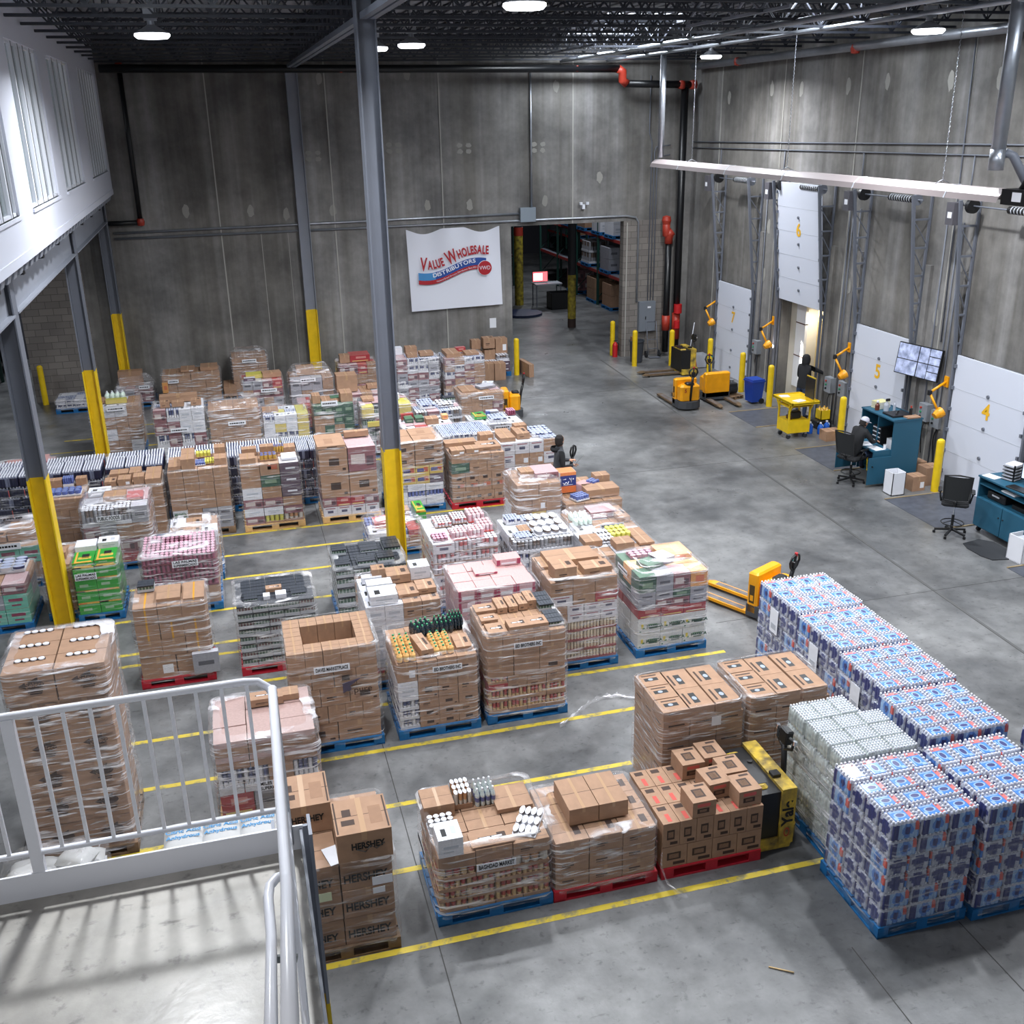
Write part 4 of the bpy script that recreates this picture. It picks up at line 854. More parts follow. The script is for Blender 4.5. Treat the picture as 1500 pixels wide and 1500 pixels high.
# ---------------------------------------------------------------- bottled water
def wpack(kind):
    from collections import defaultdict
    m = MB(); L_, D_, H_ = .345, .258, .205; clear = kind == 'clear'; F = FILMC if clear else FILMW; DKN = M('dark_navy_film', srgb(38, 40, 62), .3, coat=.5)
    if kind == 'dark': F = M('grey_bottle_film', srgb(108, 112, 132), .25, coat=.5)
    nL, nD = 6, 4; per = []          # rounded plan outline with a bulge for every bottle
    def rr_(x, y):
        a = .04; cx = max(-L_ / 2 + a, min(L_ / 2 - a, x)); cy = max(-D_ / 2 + a, min(D_ / 2 - a, y)); d = math.hypot(x - cx, y - cy)
        return (x, y) if d < 1e-6 or d <= a else (cx + (x - cx) * a / d, cy + (y - cy) * a / d)
    def edge(x0, y0, x1, y1, n, tagn):
        for i in range(n * 6):
            u = i / (n * 6); x, y = x0 + (x1 - x0) * u, y0 + (y1 - y0) * u; bl = .011 * (1 - abs(math.sin(PI * u * n)))
            x, y = rr_(x, y); q = math.hypot(x, y); per.append((x - x / q * bl, y - y / q * bl, tagn, u))
    edge(-L_ / 2, -D_ / 2, L_ / 2, -D_ / 2, nL, 'y'); edge(L_ / 2, -D_ / 2, L_ / 2, D_ / 2, nD, 'x'); edge(L_ / 2, D_ / 2, -L_ / 2, D_ / 2, nL, 'y'); edge(-L_ / 2, D_ / 2, -L_ / 2, -D_ / 2, nD, 'x')
    N = len(per); lv = [(0, .965), (.06, 1), (.25, 1), (.33, .985), (.42, 1), (.58, 1), (.66, .985), (.74, .985), (.83, .95), (.9, .88), (.93, .8)]
    vs = [(x * k, y * k, z * H_) for z, k in lv for x, y, _, _ in per]; faces = defaultdict(list)
    for j in range(len(lv) - 1):
        v = (lv[j][0] + lv[j + 1][0]) / 2 / .92
        for i in range(N):
            _, _, ax, u = per[i]; u += .5 / (N / 4); mm = F
            if kind == 'blue':
                if ax == 'y':
                    mm = SKYB if v < .9 else F
                    if u < .24 and v < .9: mm = NAVY
                    elif u > .82 and .5 < v < .95: mm = REDF
                    elif u > .9: mm = BLUF
                    if ((u - .56) / .19) ** 2 + ((v - .5) / .42) ** 2 < 1: mm = BLUF
                    if ((u - .56) / .1) ** 2 + ((v - .5) / .24) ** 2 < 1: mm = NAVY
                else:
                    wv = .16 if v < .25 else (.24 if v < .5 else (.36 if v < .75 else .22))
                    if abs(u - .5) < wv and .06 < v < .9: mm = NAVY
            elif kind == 'dark' and v < .86: mm = DKN if (ax == 'x' or abs(u - .5) > .12) else F
            if kind == 'dark' and ax == 'y' and u < .07 and v < .8: mm = REDF
            faces[mm].append((j * N + i, j * N + (i + 1) % N, (j + 1) * N + (i + 1) % N, (j + 1) * N + i))
    for mm in faces: m.add(vs, faces[mm], mm, True)
    top = [(x * .8, y * .8) for x, y, _, _ in per]; m.add([(x, y, .93 * H_) for x, y in top], [tuple(range(N))], F)
    if kind == 'blue':
        z = H_ * .93; m.box(-.105, .07, -.078, .074, z, z + .006, M('blue_top_print', srgb(84, 136, 208), .2, coat=.6)); T = Matrix.Translation((-.012, 0, z + .006)) @ Matrix.Diagonal((1.35, .85, 1, 1)); m.cyl((0, 0, 0), .036, .001, NAVY, 14, T=T); m.lathe([(.036, .0015), (.05, .0015)], SKYB, 14, T=T)
        m.box(.072, .122, -.078, .07, z, z + .006, M('red_top_print', srgb(214, 122, 120), .2, coat=.6)); m.box(-.1, -.06, -.07, -.02, z + .006, z + .007, SKYB); m.box(-.1, .05, .052, .068, z + .006, z + .007, SKYB)
    elif kind == 'dark': m.box(-.12, .12, -.075, .075, H_ * .9, H_ * .935, M('dark_top', srgb(52, 58, 90), .3, coat=.5))
    cl, cd = (8, 6) if kind == 'clear' else (7, 5)
    for i in range(cl):
        for j in range(cd):
            x = -L_ / 2 + .024 + i * (L_ - .048) / (cl - 1); y = -D_ / 2 + .022 + j * (D_ - .044) / (cd - 1)
            inner = 0 < i < cl - 1 and 0 < j < cd - 1
            if kind == 'blue' and inner and not (i == cl - 2 and j % 2): continue
            if kind == 'blue' and (i + j) % 3 == 0 and not inner: y *= .93
            q = .86 if kind == 'dark' else .93
            m.lathe([(.021, H_ * .84, F), (.012, H_ * .93, F), (.0135, H_ * .94), (.013, H_ * 1.02), (.007, H_ * 1.045), (0, H_ * 1.05)], CAPW, 8, (x * .96, y * .96, 0))
    return m.mesh('bottle_pack')
WP = {k: wpack(k) for k in ('blue', 'clear', 'dark')}
def water(label, x0, x1, y0, y1, z, kind='blue', tiers=6, film=FILML, name='bottled_water_pallet', pattern='AABBAA', pal='b', vis=None, paper=False, notch=False):
    cnt[0] += 1; w_, d_ = x1 - x0, y1 - y0; t = thing(name, label, 'water pallet', ((x0 + x1) / 2, (y0 + y1) / 2, 0), 0, None)
    ob('pallet', PAL[pal], t, (0, 0, 0), 0, (w_ + .02, d_ + .02, 1)); hh = (z - .142) / tiers; ks = hh / .205; rr = random.Random(cnt[0])
    for k in range(tiers):
        zz = .142 + hh * k; A = pattern[k % len(pattern)] == 'A'; dL = d_ * .335; dr = (d_ - dL) / 3; cells = []
        rows3 = [(-d_ / 2 + (0 if A else dL) + dr * (j + .5)) for j in range(3)]; row4 = (d_ / 2 - dL / 2) if A else (-d_ / 2 + dL / 2)
        for j, y in enumerate(rows3):
            for i in range(3):
                if k < tiers - 1 and i == 1 and 0 < j < 2: continue
                cells.append((-w_ / 2 + w_ / 3 * (i + .5), y, 0, w_ / 3 / .345, dr / .258))
        for i in range(4):
            if notch and k == tiers - 1 and i == 3: continue
            cells.append((-w_ / 2 + w_ / 4 * (i + .5), row4, PI / 2, dL / .345, w_ / 4 / .258))
        for x, y, rot, sx, sy in cells: ob('bottle_pack', WP[kind], t, (x, y, zz + (.012 * rr.random() if k == tiers - 1 else 0)), rot + rr.uniform(-.015, .015), (sx * .985, sy * .985, ks))
    if film: ob('stretch_wrap', film_mesh(w_, d_, .05, z - .25, cnt[0], film, 0, .02, -.004), t)
    if paper: m = MB(); m.box(-w_ / 2 - .03, -w_ / 2 - .027, -d_ * .1, d_ * .1, z * .6, z * .86, PAPER); m.box(-w_ / 2 - .032, -w_ / 2 - .03, -d_ * .06, d_ * .06, z * .64, z * .7, LGR); m.build('paper_tag', t)
    return t
# ================================================================ PALLET LOADS
S = lambda z, text, **k: ((z, text), k)
# ---- front row
HT = load('wrapped tall stack of large brown cartons with bold black lettering beside the landing column', -.1, .97, 8.3, 9.42, 1.145, [(1, 2, 2, 'c')] * 3, 'd', film=FILML)
for z in (.3, .63, .97):
    for x in (-.29, .24): lettering('HERSHEY', .13, BLKM, HT, (x, -.577, z), '-y', .8, bold=.004)
    lettering('HERSHEY', .13, BLKM, HT, (-.552, -.3, z), '-x', .8, bold=.004)
m = MB(); m.box(.3, .5, -.615, -.613, .88, .98, PAPER); m.box(.3, .42, -.615, -.613, .78, .85, PAPER); m.box(-.25, -.1, -.615, -.613, .8, .9, M('pale_green_label', srgb(206, 214, 180), .5)); m.build('shipping_label', HT)
for x, y, z, lab in ((.70, 8.585, 1.148, 'big loose carton with black scribble on top of the stack by the landing column'), (.17, 9.15, 1.148, 'loose carton at the back left of the stack by the landing column')):
    o = loose('c', 'carton', lab, x, y, z, .54, .56, .335); q_ = lettering('HERSHEY', .24, BLKM, o, (.05, -.502, .52), '-y', .6, bold=.01); q_.scale = (.6, 1.25, 1)
    mb = MB()
    for q in (-.25,): mb.box(q - .12, q + .12, -.25, -.1, .991, .994, INK); mb.box(q - .08, q + .08, .0, .2, .991, .994, INK); mb.box(.15, .38, -.3, .2, .991, .993, BRN2); mb.box(-.47, -.44, -.45, .45, .991, .994, INK); mb.box(.44, .47, -.45, .45, .991, .994, INK)
    mb.build('print_mark', o)
    if x > .5: mb = MB(); mb.tube([(-.15, -.505, .42), (.0, -.505, .3), (.1, -.505, .5), (.2, -.505, .36), (.35, -.505, .52)], .012, BLKM, 5); mb.build('scribble', o)
m = MB(); m.box(-.08, .08, -.14, .14, 0, .004, PAPER); o = m.build('paper_sheet', None, loc=(.40, 8.45, 1.16), rz=.25); tag(o, 'white paper slip lying on the wrapped cartons next to the landing column', 'paper')
load('front row pallet of red canned food with clear bottles and a white box on top', 1.41, 2.64, 8.46, 9.5, .86,
     [(1, 4, 3, 'tr'), (1, 4, 3, 'tr tr tg'), (1, 4, 3, 'tr tr tg'), (1.2, 3, 3, 'tw tr cd'), (1.3, 3, 3, 'ce cd c')], 'b', signs=[S(.70, 'BAGHDAD MARKET', wid=.42, hgt=.09, dx=.0), S(.66, 'BAGHDAD MARKET', face='-x', wid=.4)],
     items=[('c', .14, .78, .34, .34, .16), ('tw', .37, .84, .2, .3, .2), ('spk', .57, .8, .24, .27, .22), ('tub', .12, .45, .28, .22, .12), ('w', .13, .14, .26, .3, .22), ('cs', .5, .16, .46, .26, .02), ('tub', .86, .28, .26, .46, .05, -.5), ('c', .8, .7, .4, .4, .05)], rim=.05, over=.1)
load('low wrapped brown cartons on a red pallet, between canned food and the unwrapped cartons', 2.67, 3.84, 8.46, 9.48, .74, [(1, 3, 3, 'cd')] * 3, 'r', rim=.16)
for dx, lab in ((0, 'left of the two loose brown cartons on the low wrapped pallet'), (.34, 'right of the two loose brown cartons on the low wrapped pallet')):
    loose('c', 'carton', lab, 3.08 + dx, 8.98, .76, .335, .56, .20)
# unwrapped cartons on red pallet
ox, oy = 3.9, 8.46
tag(ob('pallet', PAL['r'], None, (4.5, 8.96, 0), 0, (1.2, 1.02, 1)), 'red pallet with white lozenge mark under the unwrapped small cartons', 'pallet')
P['rs'] = ubox(BRN, BRN, None, (('-y', -.25, .2, .3, .7, INK), ('-y', -.18, .13, .38, .62, BRN2), ('-y', -.05, .4, .08, .2, INK), ('z', -.12, .12, -.4, .0, REDF), ('z', -.3, .2, .2, .4, INK)))
P['rv'] = ubox(BRN, BRN, None, (('-y', -.3, .2, .25, .55, INK), ('-y', -.2, .1, .32, .48, BRN2), ('-y', -.3, .25, .65, .85, REDF), ('z', -.25, .2, -.25, .2, INK), ('z', -.18, .13, -.18, .13, BRN), ('z', .0, .4, .32, .42, INK)))
P['rw'] = ubox(BRN, BRN, None, (('-y', -.3, .25, .35, .7, INK), ('-y', -.22, .17, .42, .63, BRN2), ('-y', -.05, .42, .1, .24, INK)))
for i in range(4):
    for j in range(3): loose('rw', 'carton', 'small brown printed carton in the bottom tier on the red pallet', ox + .15 + i * .3, oy + .17 + j * .335, .142, .296, .33, .275, group='bottom tier cartons on the red pallet')
for i in range(6):
    for j in range(3): loose('rs', 'carton', 'small upright brown carton with red window in the second tier on the red pallet', ox + .1 + i * .2, oy + .17 + j * .335, .42, .196, .33, .31, group='second tier cartons on the red pallet')
for x, y, lab, rz in ((.48, .17, 'front left small carton on top of the red pallet stack', 0), (.78, .42, 'middle small carton on top of the red pallet stack', .05), (1.04, .20, 'front right small carton on top of the red pallet stack', .02), (1.05, .56, 'carton behind the front right one on top of the red pallet stack', 0),
                  (.66, .84, 'back left small carton on top of the red pallet stack', 0), (.96, .9, 'back right small carton on top of the red pallet stack', 0)):
    loose('rv', 'carton', lab, ox + x, oy + y, .733, .28, .33, .2, rz)
# ---- bags, white goods under the railing
t = thing('bag_pallet', 'pallet of white sacks with light blue print below the landing railing', 'pallet of sacks', (-.72, 9.75, 0))
ob('pallet', PAL['w'], t, (0, 0, 0), 0, (1.2, 1.0, 1))
SK = M('white_sack', srgb(186, 186, 186), .6, bump=.2, scale=5)
bgm = MB()
for k, (z0, w_, d_) in enumerate(((0, .29, .46), (.04, .3, .48), (.09, .29, .46), (.12, .2, .36))): pass
vs = []; nx, ny = 10, 14
for sgn in (1, -1):
    for j in range(ny + 1):
        for i in range(nx + 1):
            u, v = i / nx * 2 - 1, j / ny * 2 - 1; e = (max(0, 1 - abs(u) ** 4) * max(0, 1 - abs(v) ** 5)) ** .6; vs.append((u * .5, v * .5, .5 + sgn * .5 * e))
fs = []
for s_ in (0, 1):
    b0 = s_ * (nx + 1) * (ny + 1)
    fs += [(b0 + j * (nx + 1) + i, b0 + j * (nx + 1) + i + 1, b0 + (j + 1) * (nx + 1) + i + 1, b0 + (j + 1) * (nx + 1) + i) for j in range(ny) for i in range(nx)]
bgm.add(vs, fs, SK, True); bgmesh = bgm.mesh('sack'); P['bag'] = bgmesh; PN['bag'] = 'sack'
for k in range(4):
    for i in range(3):
        for j in range(2): ob('sack', bgmesh, t, (-.4 + i * .4, -.25 + j * .5, .14 + k * .105), 0, (.42, .54, .13))
BLT = M('blue_print', srgb(70, 140, 190), .6)
for i in range(3):
    for y_ in (-.2, .3): lettering('Citric Acid', .085, BLT, t, (-.4 + i * .4, y_, .59), 'z', bold=.002); lettering('Anhydrous', .08, BLT, t, (-.4 + i * .4, y_ - .1, .59), 'z', bold=.002)
load('low wrapped heap of white bags and packets at far left below the railing', -2.95, -1.95, 9.35, 10.25, .5, [(1, 3, 3, 'wp w'), (1, 2, 3, 'bag')], 'w', items=[('bag', .3, .4, .4, .3, .2, .4), ('bag', .75, .6, .35, .3, .2, -.5), ('wg', .6, .25, .25, .2, .12, .3)], dome=.22)
# ---- second row
t = load('very tall wrapped stack of large cartons with dark oval logos, left foreground', -2.75, -1.7, 10.62, 11.66, 2.5, [(1, 2, 1, 'c')] * 6, 'd', film=FILMG)
for c in [c for c in t.children if c.name.startswith('carton') and c.location.z > 2.0]: bpy.data.objects.remove(c)
P['sl'] = ubox(BRN, BRN); 
for j in range(3):
    for i in range(2): ob('carton', P['sl'], t, (-.262 + i * .525, -.345 + j * .345, 2.105), 0, (.515, .34, .392))
for j in range(3):
    for i in range(2):
        cx, cy = -.262 + i * .525, -.345 + j * .345; mb = MB()
        mb.box(cx - .16, cx + .16, cy + .08, cy + .12, 2.498, 2.502, BLK)
        for q in range(4): mb.cyl((cx - .12 + q * .08, cy + .1, 2.50), .033, .012, WHT, 10)
        mb.build('carton_hand_slot', t)
for k in range(6):
    for i in range(2):
        cx, z = -.262 + i * .525, .142 + (k + .52) * .393; mb = MB()
        T = Matrix.Translation((cx + .06, -.523, z + .03)) @ Matrix.Rotation(PI / 2, 4, 'X') @ Matrix.Diagonal((1.7, .9, 1, 1)); mb.cyl((0, 0, 0), .055, .003, INK, 16, T=T)
        mb.prism([(cx - .10, z + .03), (cx - .03, z - .01), (cx - .03, z + .07)], -.526, -.523, INK); mb.prism([(cx + .0, z + .07), (cx + .1, z + .12), (cx + .1, z + .07)], -.526, -.523, INK)
        mb.box(cx - .02, cx + .13, -.525, -.523, z - .06, z - .045, INK); mb.box(cx - .0, cx + .12, -.525, -.523, z - .085, z - .07, INK); mb.box(cx + .12, cx + .22, -.525, -.523, z + .14, z + .17, BRN)
        mb.build('printed_logo', t)
        if k > 2: lettering('Select', .075, BRN2, t, (cx + .06, -.528, z + .03), '-y')
load('wrapped pallet with two-line paper sign and shiny silver film, seen through the railing', -.75, .45, 10.75, 11.8, 1.18, [(1, 3, 2, 'rd gy'), (1.1, 4, 3, 'c scn'), (.6, 3, 2, 'tp'), (.7, 3, 3, 'tp')], 'w', film=FILMG, signs=[S(.55, ['MILES BLACK', 'SUPERMARKET'], wid=.36, hgt=.13, dx=.05)], items=[('cs', .55, .75, .42, .2, .1), ('c', .8, .8, .2, .2, .08)])
t = load('tall brown carton stack with an open square hollow on top and a paper name sign', .2, 1.38, 12.0, 13.05, 1.52, [(1.1, 2, 2, 'ce cd'), (1, 5, 3, 'c cd'), (1, 3, 3, 'cd ce'), (1, 4, 3, 'cd c ce'), (1.15, 5, 4, 'c')], 'b', film=FILML, hole=(1, 3, 1, 2), signs=[S(1.28, 'DAVES MARKETPLACE', wid=.46, hgt=.1, dx=-.02)], rim=.02)
mb = MB(); mb.prism([(.1, 1.02), (.34, 1.07), (.2, .98), (.14, .9), (.1, .88)], -.56, -.545, M('purple_print', srgb(78, 70, 88), .6)); mb.cyl((0, 0, 0), .04, .004, M('purple_print', srgb(78, 70, 88), .6), 12, T=Matrix.Translation((.17, -.555, .94)) @ Matrix.Rotation(PI / 2, 4, 'X')); mb.build('printed_logo', t)
lettering('pure', .13, INK, t, (.36, -.555, .9), '-y')
load('wrapped pallet topped with orange juice bottles and green-capped dark bottles', 1.6, 2.72, 12.0, 13.08, 1.16, [(.3, 4, 3, 'scn/scn ce/ce ce/ce ce/ce'), (.3, 4, 3, 'scn/scn ce/cd ce/cd cd/ce'), (.3, 4, 3, 'scn/scn cd/ce ce/ce ce/ce'), (.6, 4, 3, 'w/w ce/cd cd/cd cd/cd'), (.6, 4, 3, 'cl/c cd/ce cd/cd cd/cd')], 'b',
     items=[('jui', .14, .16, .27, .3, .15), ('jui', .14, .46, .27, .28, .15), ('jui', .60, .2, .3, .27, .14), ('jui', .60, .46, .3, .22, .13), ('col', .45, .74, .3, .3, .18, .3), ('col', .72, .76, .26, .3, .18), ('col', .9, .82, .18, .3, .2), ('cd', .37, .3, .17, .5, .12, .15), ('cd', .86, .3, .22, .4, .06)], signs=[S(1.04, 'EID BROTHERS INC', wid=.40, hgt=.09, dx=.12)], over=.05, rim=.06)
load('wrapped pallet topped with slotted boxes and dark jars, right of the orange juice pallet', 2.84, 3.98, 12.02, 13.08, 1.34, [(.9, 4, 3, 'tr'), (.9, 4, 3, 'tr'), (.5, 4, 3, 'rd/rd cd/cd cd/ce cd/cd'), (.5, 4, 3, 'tr/tr cd/cd cd/ce cd/cd'), (1, 3, 3, 'c ce'), (1.1, 3, 3, 'c cd'), (1, 5, 3, 'c')], 'b', signs=[S(1.2, 'EID BROTHERS INC', wid=.40, hgt=.09, dx=.0)],
     items=[('cs', .16, .8, .3, .24, .05), ('cs', .14, .5, .24, .2, .05), ('cs', .16, .18, .26, .3, .05), ('cs', .42, .16, .28, .26, .1), ('cs', .66, .16, .28, .26, .1), ('cd', .36, .8, .14, .36, .09), ('cd', .5, .8, .13, .36, .09), ('cd', .63, .82, .13, .36, .1), ('cd', .75, .84, .13, .34, .12), ('tb', .9, .75, .22, .45, .1), ('tb', .9, .28, .22, .4, .06)], rim=.05, over=.04)
load('tall wrapped pallet of jars on trays with cartons on top, right of the pink boxes', 4.08, 5.16, 13.12, 14.15, 1.5, [(.8, 4, 3, 'jar'), (.8, 4, 3, 'jar'), (.8, 4, 3, 'jar'), (.8, 4, 3, 'jar'), (.7, 4, 3, 'c/c ws/ws ws/ws ws/ws'), (.7, 4, 3, 'c/c ws/ws ws/ws ws/ws'), (.8, 3, 3, 'ws/c cd/cd rd/rd'), (1.2, 3, 2, 'c cd')], 'b',
     items=[('cd', .24, .2, .34, .34, .2), ('cd', .72, .22, .44, .3, .12), ('c', .5, .72, .8, .45, .1), ('c', .12, .7, .2, .4, .03)], over=.04, dome=0, rim=.04, signs=[S(1.35, ' ', face='-x', wid=.4)])
MZ = load('wrapped aisle-end pallet with white flour cases below and orange snack cases on top', 5.5, 6.66, 13.18, 14.22, 1.36, [(1.5, 3, 3, 'mz'), (1.5, 3, 3, 'mz'), (.9, 3, 3, 'rd'), (.8, 4, 3, 'snk gy'), (.8, 4, 3, 'gy snk dkb'), (1.6, 4, 3, 'dkb/or gy/or snk/or or/or')], 'b', film=FILM,
     items=[('or', .72, .7, .5, .5, .08), ('pu', .5, .5, .3, .3, .1, .3), ('dkb', .3, .4, .3, .3, .06, .4), ('mg', .3, .8, .4, .25, .05)], dome=.12, signs=[S(1.3, ' ', face='-x', wid=.4)])
for i in range(3):
    for z in (.27, .52): lettering('MASECA', .07, colm(40, 84, 66), MZ, (-.33 + i * .375 + .03, -.53, z), '-y', bold=.003)
load('wrapped pallet of pale pink boxes with magenta corners', 2.72, 3.92, 13.25, 14.25, 1.5, [(1, 4, 3, 'pk')] * 7, 'r', items=[('pk', .8, .82, .38, .26, .1), ('pk', .46, .6, .34, .3, .03)], rim=.03)
load('wrapped pallet with white printed boxes at left and brown cartons at right', 1.4, 2.52, 13.4, 14.5, 1.36, [(.8, 3, 3, 'rd tr'), (.8, 3, 3, 'w'), (.8, 4, 3, 'w/w w/w w/cd cd/cd'), (1, 4, 3, 'w/w w/w cd/cd c/cd'), (1, 4, 3, 'w/w w/w cd/cd cd/cd')], 'b',
     items=[('w', .26, .2, .4, .36, .14), ('wg', .26, .5, .38, .22, .14), ('wp', .2, .8, .3, .14, .1), ('cd', .3, .86, .2, .2, .2), ('cd', .55, .8, .36, .34, .13), ('w', .85, .82, .3, .3, .2), ('cd', .6, .3, .3, .34, .06), ('cd', .85, .36, .28, .34, .08)], over=.05, rim=.03)
# ---- third row
t = load('wrapped striped pallet of black-lidded jars standing alone left of centre', -.4, .78, 14.42, 15.46, 1.15, [(1, 5, 3, 'tbr tb')] * 8, 'r', items=[('cs', .5, .45, .24, .14, .06), ('wp', .4, .2, .1, .14, .06), ('wp', .58, .2, .16, .16, .07), ('tb', .2, .3, .2, .3, .04), ('tb', .8, .3, .22, .3, .04)])
load('wrapped brown cartons with vertical yellow tape and a grey box at lower right', -1.85, -.8, 14.45, 15.25, 1.32, [(1.3, 2, 2, 'cl'), (1, 3, 2, 'c ct'), (1, 3, 2, 'ct'), (1, 3, 2, 'ct c')], 'r', items=[('c', .5, .45, .34, .5, .06), ('tb', .18, .86, .24, .25, .1), ('ct', .84, .45, .3, .6, .04), ('gy', .9, -.0, .38, .12, .34, 0, -1.16)])
load('wrapped pallet of black-lidded jars over brown cartons at the foot of the main column', 1.2, 2.4, 15.68, 16.8, .98, [(1, 4, 3, 'c tb'), (1, 4, 3, 'tb/tb c/c c/c c/c'), (1, 4, 3, 'tb/tb c/c c/c c/c'), (1, 4, 3, 'tb/tb c/c c/c c/c'), (.8, 4, 3, 'tb')], 'b', film=FILML,
     items=[('tb', .12, .2, .24, .26, .07), ('tb', .12, .7, .24, .28, .1), ('tb', .45, .2, .3, .24, .08), ('tb', .72, .24, .28, .3, .1), ('tb', .86, .68, .28, .5, .1), ('tb', .55, .75, .3, .4, .04)])
load('wrapped pallet of white and pink round tubs right of the main column', 2.8, 3.96, 15.55, 16.75, 1.3, [(1, 3, 3, 'ws cw')] * 5 + [(1, 3, 3, 'ws/ws cw/cw cw/cw')], 'b', items=[('cw', .3, .75, .3, .4, .08), ('cw', .56, .8, .26, .36, .1), ('cpk', .82, .8, .3, .4, .14), ('cpk', .86, .4, .26, .4, .12), ('cpk', .42, .16, .26, .28, .14), ('cpk', .68, .18, .26, .28, .14), ('mg', .15, .2, .26, .3, .06)], film=FILMG, rim=.03, over=.06)
load('wrapped pallet of white cans in neat rows with a gap on top', 4.2, 5.34, 15.6, 16.75, 1.14, [(1, 4, 3, 'scn tub')] * 4 + [(1.2, 4, 3, 'tub w')], 'b', film=FILML, items=[('tub', .66, .5, .6, .9, .08), ('scn', .2, .82, .26, .3, .1), ('scn', .2, .18, .3, .3, .05), ('scn', .45, .82, .3, .3, .06), ('c', .3, .48, .2, .3, .02)])
load('wrapped pallet with a large paper sign and a jumble of bags and cartons on top', 5.45, 6.6, 15.9, 16.95, 1.05, [(1, 3, 2, 'c cd w')] * 3, 'b', film=FILMG, dome=.16, items=[('mlk', .2, .5, .36, .5, .14), ('snk', .6, .7, .5, .4, .12), ('cd', .85, .5, .2, .6, .1)], signs=[S(1.12, 'TIENDA SAN LUIS', wid=.44, hgt=.1, dx=.05)])
load('pallet of flat cartons with yellow can pack and two small brown boxes on top', 5.25, 6.45, 14.5, 15.6, 1.2, [(1, 3, 2, 'c gy'), (1, 3, 2, 'gy c rd'), (.9, 3, 3, 'c gy w')], 'b', film=FILML, items=[('c', .12, .5, .3, .34, .1), ('tub', .36, .65, .26, .5, .06), ('ylc', .6, .74, .36, .44, .08), ('c', .5, .24, .32, .3, .12), ('c', .85, .5, .26, .7, .04)])
load('wrapped pallet of maroon and pink cans with a two-line paper sign', -1.9, -.66, 16.92, 18.0, 1.08, [(1.2, 3, 2, 'c c dkb'), (.5, 3, 2, 'mg'), (.6, 4, 3, 'mg'), (.6, 4, 3, 'mg'), (.6, 4, 3, 'mg')], 'b', film=FILMG, dome=.08, signs=[S(.95, ['LAS PALMAS', 'SUPERMERCADO'], wid=.42, hgt=.12, dx=.1)])
load('wrapped pallet behind the maroon can pallet with clear bags on top', -1.5, -.62, 18.2, 19.1, .95, [(1, 3, 2, 'c cd w')] * 3, 'b', film=FILMG, dome=.12)
load('wrapped pallet of bright green laundry cases beside the left column', -3.0, -2.28, 17.06, 18.1, 1.02, [(1, 2, 2, 'gr')] * 4, 'b', items=[('gr', .26, .3, .34, .5, .05), ('gr', .75, .3, .34, .5, .07), ('wp', .25, .8, .34, .34, .1), ('w', .76, .82, .34, .3, .12)], signs=[S(.86, ['LAS PALMAS', 'SUPERMERCADO'], wid=.34, hgt=.12, dx=-.14)], film=FILML)
load('wrapped stack of brown cartons left of the green laundry cases behind the left column', -3.5, -3.03, 17.3, 18.3, 1.0, [(1, 1, 2, 'ce')] * 5, 'b', film=FILM, items=[('c', .5, .4, .3, .3, .12)])
load('wrapped pallet at the left edge with mint green cases and flat white cans on top', -4.85, -3.72, 17.05, 18.1, .86, [(1, 3, 2, 'mt gy mt'), (1, 3, 2, 'mt gy mt'), (.7, 3, 2, 'c snk')], 'b', film=FILML, items=[('scn', .5, .7, 1.0, .5, .1)])
load('wrapped mound of mixed cartons at the left edge behind the mint cases', -4.9, -3.72, 18.9, 19.95, .82, [(1, 3, 2, 'c snk cd'), (1, 3, 2, 'c mt w')], 'b', film=FILMG, dome=.3, items=[('c', .7, .5, .5, .5, .2), ('cd', .3, .4, .4, .3, .12)], signs=[S(.85, ' ', wid=.5, hgt=.12)])
load('wrapped red packages mostly hidden behind the yellow base of the main column', 2.1, 3.25, 18.3, 19.3, .5, [(1, 3, 2, 'rd c blu'), (.8, 3, 2, 'rd w blu')], 'b', film=FILMG, dome=.2, items=[('rd', .25, .4, .3, .4, .12), ('c', .6, .7, .4, .3, .2), ('gr', .93, .6, .2, .6, .25)])
# ---- fourth row
load('dark packs in very crinkled shiny film behind the green laundry cases', -3.06, -1.86, 19.2, 20.3, 1.25, [(.6, 3, 2, 'rd'), (.8, 4, 3, 'snk'), (.9, 4, 3, 'c snk gy'), (1, 4, 3, 'tub snk gy')], 'b', film=FILMG, dome=.1, items=[('w', .25, .8, .4, .3, .1), ('c', .5, .5, .4, .4, .1), ('rd', .8, .5, .3, .4, .05)], signs=[S(1.08, 'PUBLIC FOODS', wid=.42, hgt=.1, dx=-.1)])
load('brown carton stack with blue can packs on top between the left columns', -4.0, -3.12, 20.4, 21.4, 1.12, [(1, 3, 2, 'c')] * 4, 'b', film=FILML, items=[('c', .3, .85, .3, .2, .15), ('blu', .6, .85, .2, .2, .18), ('c', .88, .85, .2, .2, .15), ('blu', .6, .3, .6, .3, .1), ('wp', .1, .4, .2, .3, .1)])
load('tall brown carton stack with small boxes on top, right of the crinkled film pallet', -2.76, -1.64, 20.5, 21.45, 1.2, [(1, 3, 2, 'c')] * 5, 'b', film=FILML, items=[('cd', .12, .3, .22, .3, .1), ('cl', .36, .25, .24, .3, .14), ('c', .24, .75, .36, .3, .12), ('c', .52, .7, .22, .4, .14), ('c', .6, .25, .2, .28, .16), ('c', .84, .45, .3, .8, .12)])
